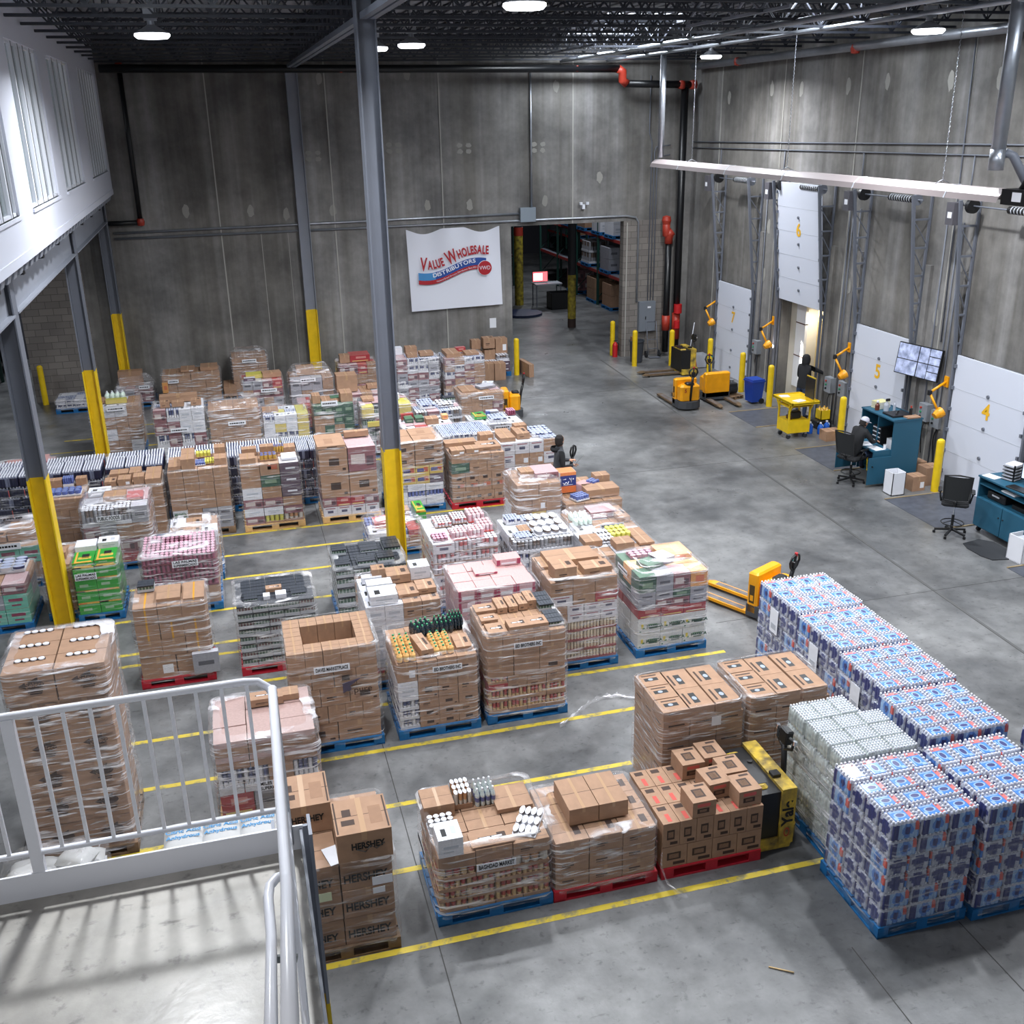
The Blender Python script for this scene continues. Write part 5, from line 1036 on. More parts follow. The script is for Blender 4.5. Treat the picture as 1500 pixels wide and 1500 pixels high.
WE = load('wrapped brown carton stack with white green-lettered boxes at its lower left corner', -1.55, -.36, 20.5, 21.6, 1.42, [(.8, 4, 2, 'wg/c gy/c snk/c gy/c'), (.8, 4, 2, 'wg/c c/c gy/c gy/c'), (1, 4, 2, 'c'), (1, 4, 2, 'c'), (1, 4, 2, 'c')], 'd', items=[('c', .14, .3, .24, .5, .08), ('c', .36, .4, .26, .8, .22), ('ylc', .6, .8, .3, .2, .1), ('blu', .55, .35, .2, .3, .06), ('ylc', .7, .4, .2, .3, .06), ('c', .88, .8, .22, .28, .2), ('c', .88, .3, .24, .34, .14)], film=FILML)
for z in (.28, .52): lettering("Welch's", .085, GT, WE, (-.44, -.565, z), '-y', .8, bold=.003)
load('mixed carton stack on a pale wood pallet, left of the two wood pallets', -.16, 1.04, 20.42, 21.4, 1.42, [(.7, 3, 2, 'tw snk ylc'), (.7, 3, 2, 'snk w'), (.8, 3, 2, 'snk c w'), (1, 3, 2, 'w/c c/c pu/c'), (1, 3, 2, 'c/c dkb/c pu/c'), (1, 3, 2, 'c/c cr/c pu/c')], 'w', film=FILML, items=[('c', .16, .3, .3, .4, .12), ('c', .2, .82, .3, .22, .14), ('c', .5, .82, .28, .22, .16), ('gld', .5, .35, .34, .26, .12), ('gld', .7, .75, .22, .2, .16), ('c', .88, .8, .24, .3, .12), ('wp', .84, .35, .3, .4, .04)])
load('large brown cartons beside maroon cases on the right of two pale wood pallets', 1.42, 2.62, 20.42, 21.4, 1.6, [(.5, 4, 2, 'ws'), (.5, 4, 2, 'snk rd'), (1.3, 2, 2, 'ce'), (1.3, 2, 2, 'ce/ce snk/snk')], 'w', film=FILML, items=[('c', .74, .82, .52, .16, .12), ('ce', .24, .5, .58, .9, .06)])
load('tall wrapped pallet with yellow and purple snack cases at mid height behind the main column', 2.83, 4.03, 20.5, 21.6, 1.55, [(.8, 3, 2, 'w'), (.8, 3, 2, 'blu snk w'), (.8, 3, 2, 'w gy'), (1, 4, 2, 'tc pu'), (1, 4, 2, 'tc'), (1.2, 2, 2, 'ce'), (1.4, 2, 2, 'ce')], 'b')
load('tall brown carton stack with red marks on a red pallet at the aisle', 4.17, 5.36, 20.4, 21.4, 1.2, [(1, 5, 3, 'ce'), (.9, 4, 3, 'cr'), (1, 4, 3, 'ce'), (1, 3, 3, 'dkb/c cd/c cd/c'), (.8, 4, 3, 'c cd')], 'r', film=FILML, items=[('cl', .15, .2, .3, .3, .1), ('cl', .42, .22, .3, .3, .1), ('c', .3, .75, .7, .3, .1), ('cs', .75, .4, .5, .5, .08), ('cl', .8, .8, .3, .3, .2)])
load('wrapped tapering stack of cartons standing next to the person in the dark hoodie', 4.75, 5.62, 17.3, 18.25, 1.52, [(.9, 3, 2, 'snk c w'), (.9, 3, 2, 'c w'), (.9, 3, 2, 'c tc w'), (.9, 3, 2, 'cl c'), (.9, 2, 2, 'c cl')], 'b', film=FILMG, items=[('c', .35, .5, .26, .3, .14), ('snk', .75, .5, .46, .5, .12)], dome=.1)
load('brown cartons with a jumble of colourful packs on top, under the orange and blue box', 5.69, 6.86, 17.3, 18.35, 1.05, [(1, 3, 2, 'c')] * 3, 'b', film=FILML, items=[('c', .7, .35, .66, .4, .16), ('c', .84, .75, .3, .26, .26), ('pk', .5, .6, .3, .26, .16, .5), ('blu', .66, .62, .2, .2, .2, .6), ('blu', .3, .2, .3, .26, .1, .3), ('c', .5, .85, .4, .3, .14)], rim=.02, over=.08)
o = loose('wp', 'carton', 'tall orange and navy box with white script at the corner of a jumbled pallet', 5.92, 18.0, 1.07, .34, .3, .42)
mb = MB(); mb.box(-.45, .49, -.52, -.497, .02, .34, colm(232, 110, 50)); mb.box(-.45, .49, -.52, -.497, .34, .84, colm(36, 52, 130)); mb.box(-.45, .49, -.52, -.497, .84, .99, colm(236, 130, 60)); mb.box(-.48, .48, -.48, .48, .99, .996, colm(236, 130, 60)); mb.build('print_panel', o)
mb = MB(); mb.tube([(-.3, -.53, .5), (-.2, -.53, .44), (-.1, -.53, .52), (0, -.53, .44), (.05, -.53, .56)], .022, WHT, 5); mb.tube([(.1, -.53, .72), (.14, -.53, .62), (.2, -.53, .72), (.2, -.53, .5)], .022, WHT, 5); mb.tube([(-.3, -.53, .66), (-.1, -.53, .68)], .015, WHT, 5); mb.cyl((0, 0, 0), .04, .01, WHT, 10, T=Matrix.Translation((.32, -.525, .66)) @ Matrix.Rotation(PI / 2, 4, 'X')); mb.tube([(-.3, -.53, .4), (.3, -.53, .4)], .012, WHT, 5); mb.build('script_mark', o)
load('wrapped cartons and white can packs at the aisle just behind the red-pallet stack', 5.55, 6.95, 21.6, 22.6, .98, [(1, 4, 3, 'cl c ws')] * 3, 'b', film=FILML, items=[('c', .16, .5, .36, .8, .1), ('cd', .44, .5, .3, .6, .14), ('c', .5, .85, .3, .26, .18), ('scn', .78, .6, .5, .7, .08), ('scn', .84, .2, .4, .3, .04)])
load('wrapped silvery can pallet right behind the red-pallet stack', 4.26, 5.46, 21.75, 22.75, 1.24, [(1, 4, 3, 'rd w')] * 4 + [(.6, 5, 4, 'scn')], 'b', film=FILMG)
# ---- dark soda row
k = 0
for x0, x1, lab in ((-5.3, -4.1, 'leftmost'), (-4.06, -2.9, 'second from left'), (-2.84, -1.68, 'third from left'), (-1.62, -.46, 'fourth from left'), (-.4, .76, 'fifth from left'), (.8, 1.62, 'rightmost')):
    water('dark blue bottle packs with white caps, %s pallet in the long row' % lab, x0, x1, 21.75 - (.0 if k else .0), 22.85, 1.24, 'dark', 5, FILML, 'soda_pallet', 'ABABA', 'b'); k += 1
# ---- fifth and sixth rows
def ml(lab, x0, x1, y0, z, types, n=4, **kw):
    load(lab, x0, x1, y0, y0 + 1.0, z, [(1, 4, 3, types)] * n, kw.pop('pal', 'b'), **kw)
Sg = lambda z, dx=0, w_=.42: [S(z, ' ', wid=w_, hgt=.1, dx=dx)]
ml('low wrapped pallet with pinkish flat boxes behind the dark bottle row at left', -5.3, -4.1, 23.2, .9, 'pk snk w', 3, items=[('pk', .7, .6, .5, .5, .1), ('pk', .3, .6, .3, .4, .05)])
ml('low wrapped pallet under clear sheeting behind the dark bottle row, left of the middle column', -4.0, -2.6, 23.3, .75, 'gy c w', 3, film=FILMG, dome=.1)
ml('wrapped pallet of green, red and white packages behind the silvery can pallet', 3.6, 4.85, 23.0, 1.1, 'w snk rd', 4, items=[('dkb', .2, .7, .2, .3, .1), ('dkb', .4, .7, .2, .3, .1), ('rd', .2, .9, .3, .1, .14), ('c', .6, .4, .3, .3, .14), ('or', .9, .7, .15, .2, .1)])
ml('pallet of mixed green, white and magenta packs at the aisle near the half-hidden orange jack', 5.25, 6.5, 22.95, 1.06, 'w tub gy', 4, film=FILML, signs=Sg(.98, .1), items=[('gr', .25, .7, .3, .4, .08), ('scn', .55, .4, .4, .5, .08), ('gy', .55, .85, .3, .2, .1), ('mg', .9, .75, .2, .3, .12), ('blu', .44, .72, .1, .1, .12)])
ml('wrapped pallet of white-topped cans in diagonal rows with a sign', 4.15, 5.35, 24.4, 1.1, 'scn snk tub', 4, film=FILML, signs=Sg(.95, .1), items=[('scn', .3, .6, .4, .7, .1), ('tub', .7, .6, .4, .6, .06), ('tb', .85, .85, .3, .2, .12)])
ml('wrapped low pallet with brown carton and magazines on top near the orange jack', 5.75, 6.95, 26.5, .9, 'c snk c', 3, signs=Sg(.78, .1), items=[('c', .25, .5, .44, .7, .04), ('gy', .7, .6, .5, .3, .06, .3), ('w', .8, .8, .3, .2, .1, -.4)])
ml('wrapped pallet behind the main column shaft with yellow packs at the front', 2.85, 4.1, 24.6, 1.3, 'tb snk ye', 4, film=FILMG, items=[('c', .2, .7, .3, .4, .06), ('w', .7, .6, .3, .3, .14), ('ye', .3, .0, .5, .1, .12, 0, -.5)])
ml('wrapped pallet with green boxes and red packs low down and a tilted sign on top', 1.75, 2.78, 25.5, 1.2, 'c dkb c', 4, items=[('c', .12, .4, .2, .4, .2), ('c', .85, .4, .3, .5, .22), ('rd', .4, .02, .5, .1, .1, 0, -.95)], signs=[S(1.25, ' ', wid=.4, hgt=.13, dx=-.1)])
ml('wrapped white and pale packs in a low heap left of the green box pallet', .5, 1.65, 25.6, 1.0, 'w scn ye', 4, film=FILMG, dome=.06, items=[('c', .2, .6, .4, .4, .06)])
ml('wrapped brown pallet with a high peak of film at its back corner', -.78, .46, 25.5, 1.3, 'c', 5, film=FILMG, dome=.18, signs=Sg(.95, .05))
ml('wrapped pallet with open brown carton on top and white jars below', -2.05, -.84, 25.5, 1.42, 'w snk scn', 4, items=[('cd', .25, .3, .22, .25, .14), ('c', .5, .3, .28, .25, .12), ('cd', .85, .3, .24, .25, .14), ('c', .5, .8, .9, .3, .16)], signs=Sg(.9, -.02))
ml('wrapped pallet with pale green jugs on top behind the middle left column', -3.62, -2.42, 26.6, 1.35, 'c c w', 4, items=[('mlk', .5, .7, .5, .3, .2), ('ye', .55, .3, .5, .2, .1), ('c', .2, .5, .3, .4, .08)], signs=Sg(1.28, .05), film=FILMG)
ml('wrapped stack of cases with yellow and purple cartons on top standing before the back wall', .12, 1.2, 28.2, 1.3, 'snk gy c rd', 5, signs=Sg(1.05, .15), items=[('ye', .35, .6, .5, .4, .1), ('c', .75, .5, .5, .3, .14, .1), ('pu', .2, .2, .3, .2, .08)], pal='w')
ml('wrapped pallet with a tent of film over cartons left of the back wall column', 1.4, 2.6, 28.6, 1.2, 'c gy', 3, film=FILMG, dome=.25, signs=Sg(1.15, -.1), items=[('c', .4, .6, .5, .5, .2)])
ml('wrapped maroon and white cases in front of the tent of film', 1.5, 2.5, 27.3, .75, 'rd snk', 2)
loose('c', 'carton', 'single large brown carton standing on a wrapped pallet right of the tent of film', 2.85, 27.7, 1.0, .55, .5, .45)
ml('wrapped mixed cartons under the single large brown carton', 2.6, 3.8, 27.2, .98, 'c snk gy', 3, items=[('c', .8, .6, .3, .3, .1)])
ml('wrapped low cartons with red sacks against the back wall left of the main column shaft', 2.95, 4.1, 30.5, 1.05, 'snk c rd', 3, items=[('rd', .6, .6, .6, .6, .2), ('c', .2, .4, .3, .3, .24)])
ml('tall wrapped pallet of silvery packs with a white box on top near the banner wall', 4.45, 5.7, 29.0, 1.42, 'gy snk scn', 6, film=FILMG, items=[('wp', .12, .8, .3, .3, .2), ('c', .45, .8, .34, .3, .2), ('c', .4, .3, .3, .3, .1), ('c', .75, .4, .4, .4, .1)], pal='d')
ml('tall wrapped pallet of cartons with red bits on top near the banner wall', 5.85, 7.05, 29.0, 1.34, 'c snk scn', 6, film=FILMG, items=[('c', .25, .5, .4, .8, .12), ('rd', .55, .85, .3, .2, .14), ('c', .75, .5, .4, .5, .06)])
ml('big brown carton stack with orange and white cases at left, against the back wall', -2.12, -.46, 31.2, .98, 'c', 3, items=[('cl', .45, .6, .4, .6, .06), ('c', .82, .6, .5, .6, .1), ('or', .05, .0, .16, .1, .3, 0, -.5)], signs=Sg(.8, -.5, .3))
ml('wrapped rounded carton stack touching the back wall left of centre', -.1, .95, 31.9, 1.2, 'c', 3, film=FILMG, dome=.18, signs=Sg(1.1, 0))
ml('very low wrapped pallet of white trays on a blue pallet beside the block wall', -5.15, -4.1, 31.6, .38, 'wp scn', 2, film=FILMG)
ml('low pallet under slanting film with a brown carton behind the farthest left column', -3.5, -2.4, 31.65, .5, 'gy snk', 2, film=FILMG, dome=.35, items=[('c', .4, .8, .7, .3, .45)], signs=Sg(.6, .3, .3))
load('flat stack of empty pallets on the floor beside the carton stack at the back wall', -.42, -.02, 31.6, 32.6, .4, [(1, 1, 1, 'c')] * 2, 'd', film=None)
# loose cartons by the opening
for x, y, z, a, b, c, lab, p in ((7.75, 31.55, 0, .36, .4, .55, 'left half of the pair of brown cartons on the floor by the yellow bollard', 'c'), (8.12, 31.5, 0, .36, .4, .55, 'right half of the pair of brown cartons on the floor by the yellow bollard', 'c'), (7.55, 32.2, .5, .34, .34, .3, 'small brown carton leftmost of the pile by the opening', 'c'),
                       (7.6, 32.5, .82, .3, .3, .3, 'small brown carton on the upper left of the pile by the opening', 'c'), (8.0, 32.4, .85, .38, .36, .34, 'brown carton on the top middle of the pile by the opening', 'cd'), (8.02, 32.4, .3, .36, .36, .5, 'brown carton below the top middle one of the pile by the opening', 'c'), (8.45, 32.55, .62, .4, .36, .5, 'brown carton with white label on the upper right of the pile by the opening', 'cl')):
    loose(p, 'carton', lab, x, y, z, a, b, c)
load('short pallet of purple-labelled white jars and cans by the yellow bollard', 7.3, 8.6, 31.8, 32.8, .5, [(1, 4, 3, 'tub pu tw')] * 2, 'b', film=None, items=[('tub', .85, .4, .4, .4, .14), ('tub', .8, .8, .3, .3, .1)])
o = loose('c', 'carton', 'long flat brown carton standing on edge right of the yellow bollard', 9.12, 31.85, 0, .16, 1.0, .42, .1)

# ---- water pallets at the right
water('wrapped pallet of blue labelled water packs, farthest of the long right-hand row', 7.08, 8.14, 11.32, 12.4, 1.44, paper=True)
water('wrapped pallet of blue labelled water packs, second farthest of the long right-hand row', 7.05, 8.1, 10.22, 11.28, 1.44, paper=True)
water('wrapped pallet of blue labelled water packs, third of the long right-hand row', 7.0, 8.06, 9.2, 10.18, 1.44, paper=True)
water('wrapped pallet of blue labelled water packs, nearest of the long right-hand row', 6.9, 7.96, 8.17, 9.16, 1.44)
water('pallet of blue labelled water packs cut off at the right edge of the view', 8.02, 9.05, 7.1, 8.1, 1.44)
water('wrapped blue labelled water pallet at the lower right corner, right of the frontmost one', 6.74, 7.76, 6.98, 8.1, 1.4)
water('frontmost wrapped pallet of blue labelled water packs standing on a blue pallet', 5.66, 6.68, 7.03, 8.1, 1.4, paper=False)
water('wrapped pallet of plain clear water bottles behind the frontmost water pallet', 5.8, 6.76, 8.14, 9.3, 1.4, 'clear', film=FILMG, name='clear_water_pallet', notch=True)
P['sh'] = ubox(BRN, BRN, None, (('-y', -.3, .3, .75, .82, INK), ('-x', -.2, .3, .75, .8, INK)))
mt_ = MB(); mt_.box(-.49, .49, -.49, .49, .0, .97, BRN); mt_.box(-.28, .22, -.1, .14, .97, .975, BLK); mt_.lathe([(.09, .975), (.09, .985), (0, .99)], M('shampoo_cap', srgb(150, 160, 176), .3), 10, T=Matrix.Translation((-.05, .02, 0))); mt_.box(-.3, .25, .28, .36, .97, .974, INK); mt_.box(-.3, .1, -.496, -.49, .7, .76, INK); P['so'] = mt_.mesh('carton')
for x0, x1, lab in ((4.37, 5.44, 'left of the twin brown carton pallets with open hand slots'), (5.5, 6.6, 'right of the twin brown carton pallets with open hand slots')):
    t = load('wrapped pallet of brown cartons, ' + lab, x0, x1, 9.62, 10.55, 1.2, [(1, 3, 3, 'sh')] * 4, None, film=FILM, rim=.02, over=.14)
    w_ = x1 - x0; cells = [(-.5 + .17, -.33 + .33 * j, .33, .32, 0) for j in range(3)] + [(.0 + .33 * i - .03, -.24 + .48 * j, .45, .32, PI / 2) for j in range(2) for i in range(2)]
    for cx, cy, a, b, r_ in cells: ob('carton', P['so'], t, (cx * w_, cy * .93, 1.2), r_, (a * (w_ if r_ == 0 else 1.0), b * (.93 if r_ == 0 else 1.05), .14))
    m = MB(); m.box(.08, .2, -.5, -.498, 1.08, 1.2, PAPER); m.build('shipping_label', t)
# ================================================================ PALLET JACKS
WRN = M('worn_brown_fork', srgb(104, 84, 62), .6, var=.35, scale=9)
def jack(label, x, y, ang, body, w_=.68, style='plain', fork=1.12, hz=1.2, number=None, fkm=None):
    """local +x = operator end, forks along -x"""
    t = thing('pallet_jack', label, 'pallet jack', (x, y, 0), ang)
    fm = MB(); body0 = body; body = fkm or body
    fm.box(-fork, 0, -.08, .08, .05, .1, body); fm.add([(-fork, -.08, .05), (-fork, .08, .05), (-fork, .08, .1), (-fork, -.08, .1), (-fork - .14, -.04, .05), (-fork - .14, .04, .05), (-fork - .14, .04, .07), (-fork - .14, -.04, .07)], [(4, 5, 1, 0), (7, 6, 5, 4), (3, 2, 6, 7), (0, 3, 7, 4), (1, 5, 6, 2)], body)
    fm.box(-fork + .1, -.1, -.055, .055, .1, .104, M('fork_wear', srgb(104, 98, 98), .45, var=.3, scale=8)); fm.cyl((0, 0, 0), .04, .08, BLK, 10, T=Matrix.Translation((-fork + .08, .04, .04)) @ Matrix.Rotation(PI / 2, 4, 'X'))
    me = fm.mesh('fork'); body = body0
    for s in (-1, 1): ob('fork', me, t, (0, s * (w_ / 2 - .1), 0))
    if style != 'manual':
        m = MB(); m.rbox(0, .2, -w_ / 2, w_ / 2, .1, .84, .03, body)
        if style == 'yale': m.box(.0, .2, -w_ / 2 + .06, w_ / 2 - .06, .841, .845, BLK)
        m.build('battery_cover' if style != 'yale' else 'battery_case', t)
        m = MB()
        if style == 'yale':
            m.box(-.02, .3, -w_ / 2 - .09, w_ / 2 + .09, .12, .80, BLK); m.box(.3, .48, -w_ / 2 - .12, w_ / 2 + .12, .1, .84, body); m.zprism([(.0, -.48), (.45, -.48), (.62, -.3), (.66, 0), (.62, .3), (.45, .48), (0, .48)], .04, .2, body)
            m.cyl((.2, .1, .84), .03, .02, BLK, 8); m.box(.3, .4, -.26, -.16, .84, .88, BLK)
        else:
            m.rbox(.2, .52, -w_ / 2 + .03, w_ / 2 - .03, .22, .72, .06, body); m.zprism([(.0, -w_ / 2), (.45, -w_ / 2), (.6, -w_ / 4), (.62, 0), (.6, w_ / 4), (.45, w_ / 2), (0, w_ / 2)], .05, .26, M('jack_base_grey', srgb(66, 68, 72), .55)); m.rbox(.3, .5, -.12, .12, .7, .78, .03, BLK)
            m.box(.05, .15, -w_ / 2 - .003, -w_ / 2, .3, .62, M('decal_dark', srgb(70, 54, 24), .5)); m.box(.07, .13, -w_ / 2 - .004, -w_ / 2, .34, .44, body)
        m.build('motor_housing', t)
    else:
        m = MB(); m.prism([(-.05, .1), (.18, .1), (.12, .45), (0, .5)], -.12, .12, body); m.cyl((.1, 0, .3), .06, .3, GALV, 10); m.build('pump_body', t)
    m = MB(); m.cyl((0, 0, 0), .11, .08, RUB, 16, T=Matrix.Translation((.42 if style != 'manual' else .12, .04, .11)) @ Matrix.Rotation(PI / 2, 4, 'X')); m.build('drive_wheel', t)
    hx = {'manual': .12, 'yale': .53}.get(style, .5); top = (hx + (.12 if style != 'yale' else .04), 0, hz - .22)
    m = MB(); m.tube([(hx, 0, .25), (hx + .06, 0, .7), top], .035, BLK, 10); m.build('tiller_arm', t)
    g = MB(); T = Matrix.Translation(top) @ Matrix.Rotation(.12, 4, 'Y')
    if style == 'yale':
        g.tube([(0, -.17, .12), (.0, -.16, .02), (0, 0, -.06), (0, .16, .02), (0, .17, .12)], .018, BLK, 8, T=T); g.rbox(-.05, .05, -.08, .08, .02, .2, .015, BLK, T=T); g.tube([(0, -.19, .12), (0, .19, .12)], .022, BLK, 8, T=T); g.cyl((0, -.19, .1), .025, .05, CHROME, 8, T=T); g.cyl((0, .19, .1), .025, .05, CHROME, 8, T=T)
    else:
        lw = .13 if style != 'manual' else .09
        g.tube([(0, 0, -.05), (0, -lw * .7, .04), (0, -lw, .13), (0, -lw * .75, .22), (0, 0, .26), (0, lw * .75, .22), (0, lw, .13), (0, lw * .7, .04)], .02, BLK, 8, closed=True, T=T); g.tube([(0, 0, -.02), (0, 0, .25)], .022, BLK, 8, T=T)
        if style == 'plain': g.rbox(-.03, .03, -.05, .05, .02, .14, .01, BLK, T=T); g.cyl((0, 0, .24), .028, .05, M('red_button', srgb(170, 30, 36), .4), 8, T=T); g.cyl((0, -.09, .18), .02, .04, M('teal_button', srgb(40, 150, 150), .4), 8, T=T)
    g.build('tiller_handle', t)
    if number: lettering(number, .14, REDC, t, (.622 - .09, -.16, .56), '+x', bold=.004)
    return t
jack('orange pallet jack with bare forks at the far end of the water pallets', 8.05, 14.1, math.radians(-63), ORG)
yj = jack('dirty yellow pallet jack with open black battery case behind the unwrapped red-pallet cartons', 5.05, 9.0, 0, YALE, .74, 'yale', hz=1.3)
q_ = lettering('Yale', .19, BLKM, yj, (.39, -.496, .52), '-y', bold=.006); q_.rotation_euler = (PI / 2, -PI / 2, 0)
m = MB(); m.lathe([(.03, 0), (.045, 0)], REDC, 14, T=Matrix.Translation((.39, -.493, .26)) @ Matrix.Rotation(PI / 2, 4, 'X') @ Matrix.Diagonal((.8, 1.4, 1, 1))); m.build('oval_mark', yj)
jack('orange pallet jack with small red number, standing out in the aisle', 12.3, 26.62, math.radians(-90), ORG, .66, number='5', fkm=WRN)
jack('tall square orange pallet jack with forks towards the camera near dock door 7', 13.45, 26.75, math.radians(90), ORG, .78, fkm=WRN, fork=.75)
y2 = jack('worn yellow pallet jack with black battery in the back corner, forks pointing left', 13.75, 30.35, 0, YALE, .62, 'yale', hz=1.25, fkm=WRN)
jack('orange pallet jack half hidden behind a low wrapped pallet at the aisle', 7.0, 27.0, math.radians(-8), ORG, .5)
jack('hand pallet jack with black loop handle beside the person in the dark hoodie', 6.7, 20.45, math.radians(-60), M('pump_jack_grey', srgb(110, 110, 116), .5), .52, 'manual')

# ================================================================ PEOPLE
def person(label, pts, edges, radii, mats, zones, loc, rz, extra=None):
    """one skinned body; zones(co) -> material index"""
    me = bpy.data.meshes.new('person'); me.from_pydata(pts, edges, []); o = bpy.data.objects.new('body_tmp', me); C.objects.link(o)
    md = o.modifiers.new('s', 'SKIN'); md.use_smooth_shade = True
    for v, r in zip(me.skin_vertices[0].data, radii): v.radius = r if isinstance(r, tuple) else (r, r)
    me.skin_vertices[0].data[0].use_root = True
    o.modifiers.new('b', 'SUBSURF').levels = 2
    bpy.context.view_layer.update(); nm = bpy.data.meshes.new_from_object(o.evaluated_get(bpy.context.evaluated_depsgraph_get())); bpy.data.objects.remove(o)
    nm.materials.clear()
    for m_ in mats: nm.materials.append(m_)
    for p in nm.polygons: p.material_index = zones(p.center); p.use_smooth = True
    return tag(ob('person', nm, None, loc, rz), label, 'person')
SKIN_ = M('skin', srgb(190, 140, 112), .55); HAIR = M('dark_hair', srgb(32, 26, 24), .8); BLC = M('black_cloth', srgb(26, 27, 30), .85); DGC = M('dark_grey_cloth', srgb(62, 64, 68), .85); JEAN = M('blue_jeans', srgb(44, 58, 84), .85); CAPG = M('grey_cap_cloth', srgb(196, 196, 208), .8)
def head(parent, c, rz, hair='short', hood=None, cap=False, tilt=0.0):
    """face +x: ears, nose, brow, hair"""
    h = MB(); T = Matrix.Translation(c) @ Matrix.Rotation(rz, 4, 'Z') @ Matrix.Rotation(tilt, 4, 'Y')
    prof = [(.0, -.125), (.045, -.12), (.062, -.08), (.075, -.02), (.08, .04), (.07, .09), (.04, .122), (0, .13)]
    h.lathe(prof, SKIN_, 16, T=T @ Matrix.Diagonal((1.16, .95, 1, 1)))
    h.add([(.08, -.014, .02), (.08, .014, .02), (.112, 0, -.022), (.085, -.018, -.03), (.085, .018, -.03)], [(0, 2, 1), (0, 3, 2), (1, 2, 4), (3, 4, 2)], SKIN_, True, T)
    for s in (-1, 1):
        h.lathe([(0, -.01), (.024, 0), (0, .012)], SKIN_, 8, T=T @ Matrix.Translation((0, s * .078, 0)) @ Matrix.Rotation(PI / 2, 4, 'X') @ Matrix.Diagonal((.8, 1.3, 1, 1)))
        h.cbox((.083, s * .03, .022), (.012, .022, .008), HAIR, T=T)
    h.cbox((.083, 0, -.06), (.01, .04, .008), M('lips', srgb(150, 84, 78), .5), T=T)
    h.build('face', parent)
    a = MB()
    if hood:
        a.lathe([(.10, -.13), (.115, -.06), (.112, .04), (.095, .11), (.05, .145), (0, .15)], hood, 16, T=T @ Matrix.Translation((-.028, 0, 0)) @ Matrix.Diagonal((1.0, .95, 1, 1))); a.build('hood', parent)
    elif cap:
        a.lathe([(.088, .03), (.09, .07), (.07, .12), (.03, .142), (0, .145)], CAPG, 16, T=T @ Matrix.Diagonal((1.15, 1, 1, 1))); a.zprism([(.07, -.07), (.15, -.055), (.175, 0), (.15, .055), (.07, .07)], .04, .052, CAPG, T=T); a.build('cap', parent)
        b = MB(); b.lathe([(.083, -.06), (.088, .0), (.088, .045)], HAIR, 16, T=T @ Matrix.Translation((-.022, 0, 0)) @ Matrix.Diagonal((1.0, .98, 1, 1))); b.build('hair', parent)
    else:
        a.lathe([(.07, -.075), (.085, -.04), (.09, .03), (.085, .09), (.05, .135), (0, .142)], HAIR, 16, T=T @ Matrix.Translation((-.025, 0, 0)) @ Matrix.Diagonal((1.1, .98, 1, 1))); a.build('hair', parent)
def hand(parent, c, d, curl=.5):
    h = MB(); d = Vector(d).normalized(); z = Vector((0, 0, 1)); sd = d.cross(z).normalized(); upv = sd.cross(d)
    c = Vector(c); T = Matrix((( d.x, sd.x, upv.x, c.x), (d.y, sd.y, upv.y, c.y), (d.z, sd.z, upv.z, c.z), (0, 0, 0, 1)))
    h.rbox(-.01, .075, -.036, .036, -.012, .012, .008, SKIN_, T=T)
    for i, (y, L_) in enumerate(((-.028, .062), (-.010, .072), (.009, .068), (.027, .052))): h.tube([(.07, y, 0), (.07 + L_ * .5, y, -.006 * curl), (.07 + L_ * (1 - .25 * curl), y, -.05 * curl)], .0085, SKIN_, 6, T=T)
    h.tube([(.01, .034, 0), (.04, .06, -.01), (.065, .058, -.025)], .01, SKIN_, 6, T=T); h.build('hand', parent)
def body_pts(hipz=.95, lean=0, larm=None, rarm=None, lleg=None, rleg=None):
    sh = hipz + .5; P_ = [(0, 0, hipz), (lean * .4, 0, hipz + .2), (lean * .85, 0, sh - .08), (lean, 0, sh + .05), (lean * 1.1, 0, sh + .13)]
    r = [(.15, .13), (.15, .12), (.17, .13), (.08, .075), (.055, .055)]
    E_ = [(0, 1), (1, 2), (2, 3), (3, 4)]
    for s, arm in ((1, larm), (-1, rarm)):
        k = len(P_); P_ += [(lean * .9, s * .18, sh - .02)] + arm; r += [.075, .052, .036, .03][:1 + len(arm)]; E_ += [(2, k)] + [(k + i, k + i + 1) for i in range(len(arm))]
    for s, leg in ((1, lleg), (-1, rleg)):
        k = len(P_); P_ += [(0, s * .1, hipz - .06)] + leg; r += [.11, .075, .05, .05][:1 + len(leg)]; E_ += [(0, k)] + [(k + i, k + i + 1) for i in range(len(leg))]
    return P_, E_, r
st = lambda s: [(.02, s * .11, .5), (-.01, s * .12, .1), (.14, s * .13, .045)]
# person by the pallets
p, e, r = body_pts(.93, .02, [(.06, .27, 1.12), (.3, .2, 1.12)], [(.04, -.27, 1.12), (.28, -.16, 1.12)], st(1), st(-1))
o = person('person in a dark grey hooded jacket holding white papers behind the wrapped pallets', p, e, r, [DGC, BLC, SKIN_], lambda c: 1 if c.z < .9 or abs(c.y) > .215 else 0, (6.25, 19.45, 0), math.radians(-5))
head(o, (.03, 0, 1.61), math.radians(38)); hand(o, (.28, .19, 1.12), (1, -.2, .1)); hand(o, (.26, -.15, 1.12), (1, .2, .1))
m = MB(); m.lathe([(.09, 0), (.12, .05), (.1, .1)], BLC, 12, (-.06, 0, 1.4)); m.build('hood', o)
m = MB(); m.add([(.3, -.14, 1.1), (.36, .14, 1.12), (.5, .1, 1.3), (.46, -.2, 1.32), (.42, .0, 1.2)], [(0, 1, 4), (1, 2, 4), (2, 3, 4), (3, 0, 4)], PAPER, T=None); m.build('paper_sheet', None, loc=(6.25, 19.45, 0), rz=math.radians(-25)); tag(C.objects[-1], 'white papers held by the person in the dark grey hooded jacket', 'paper')
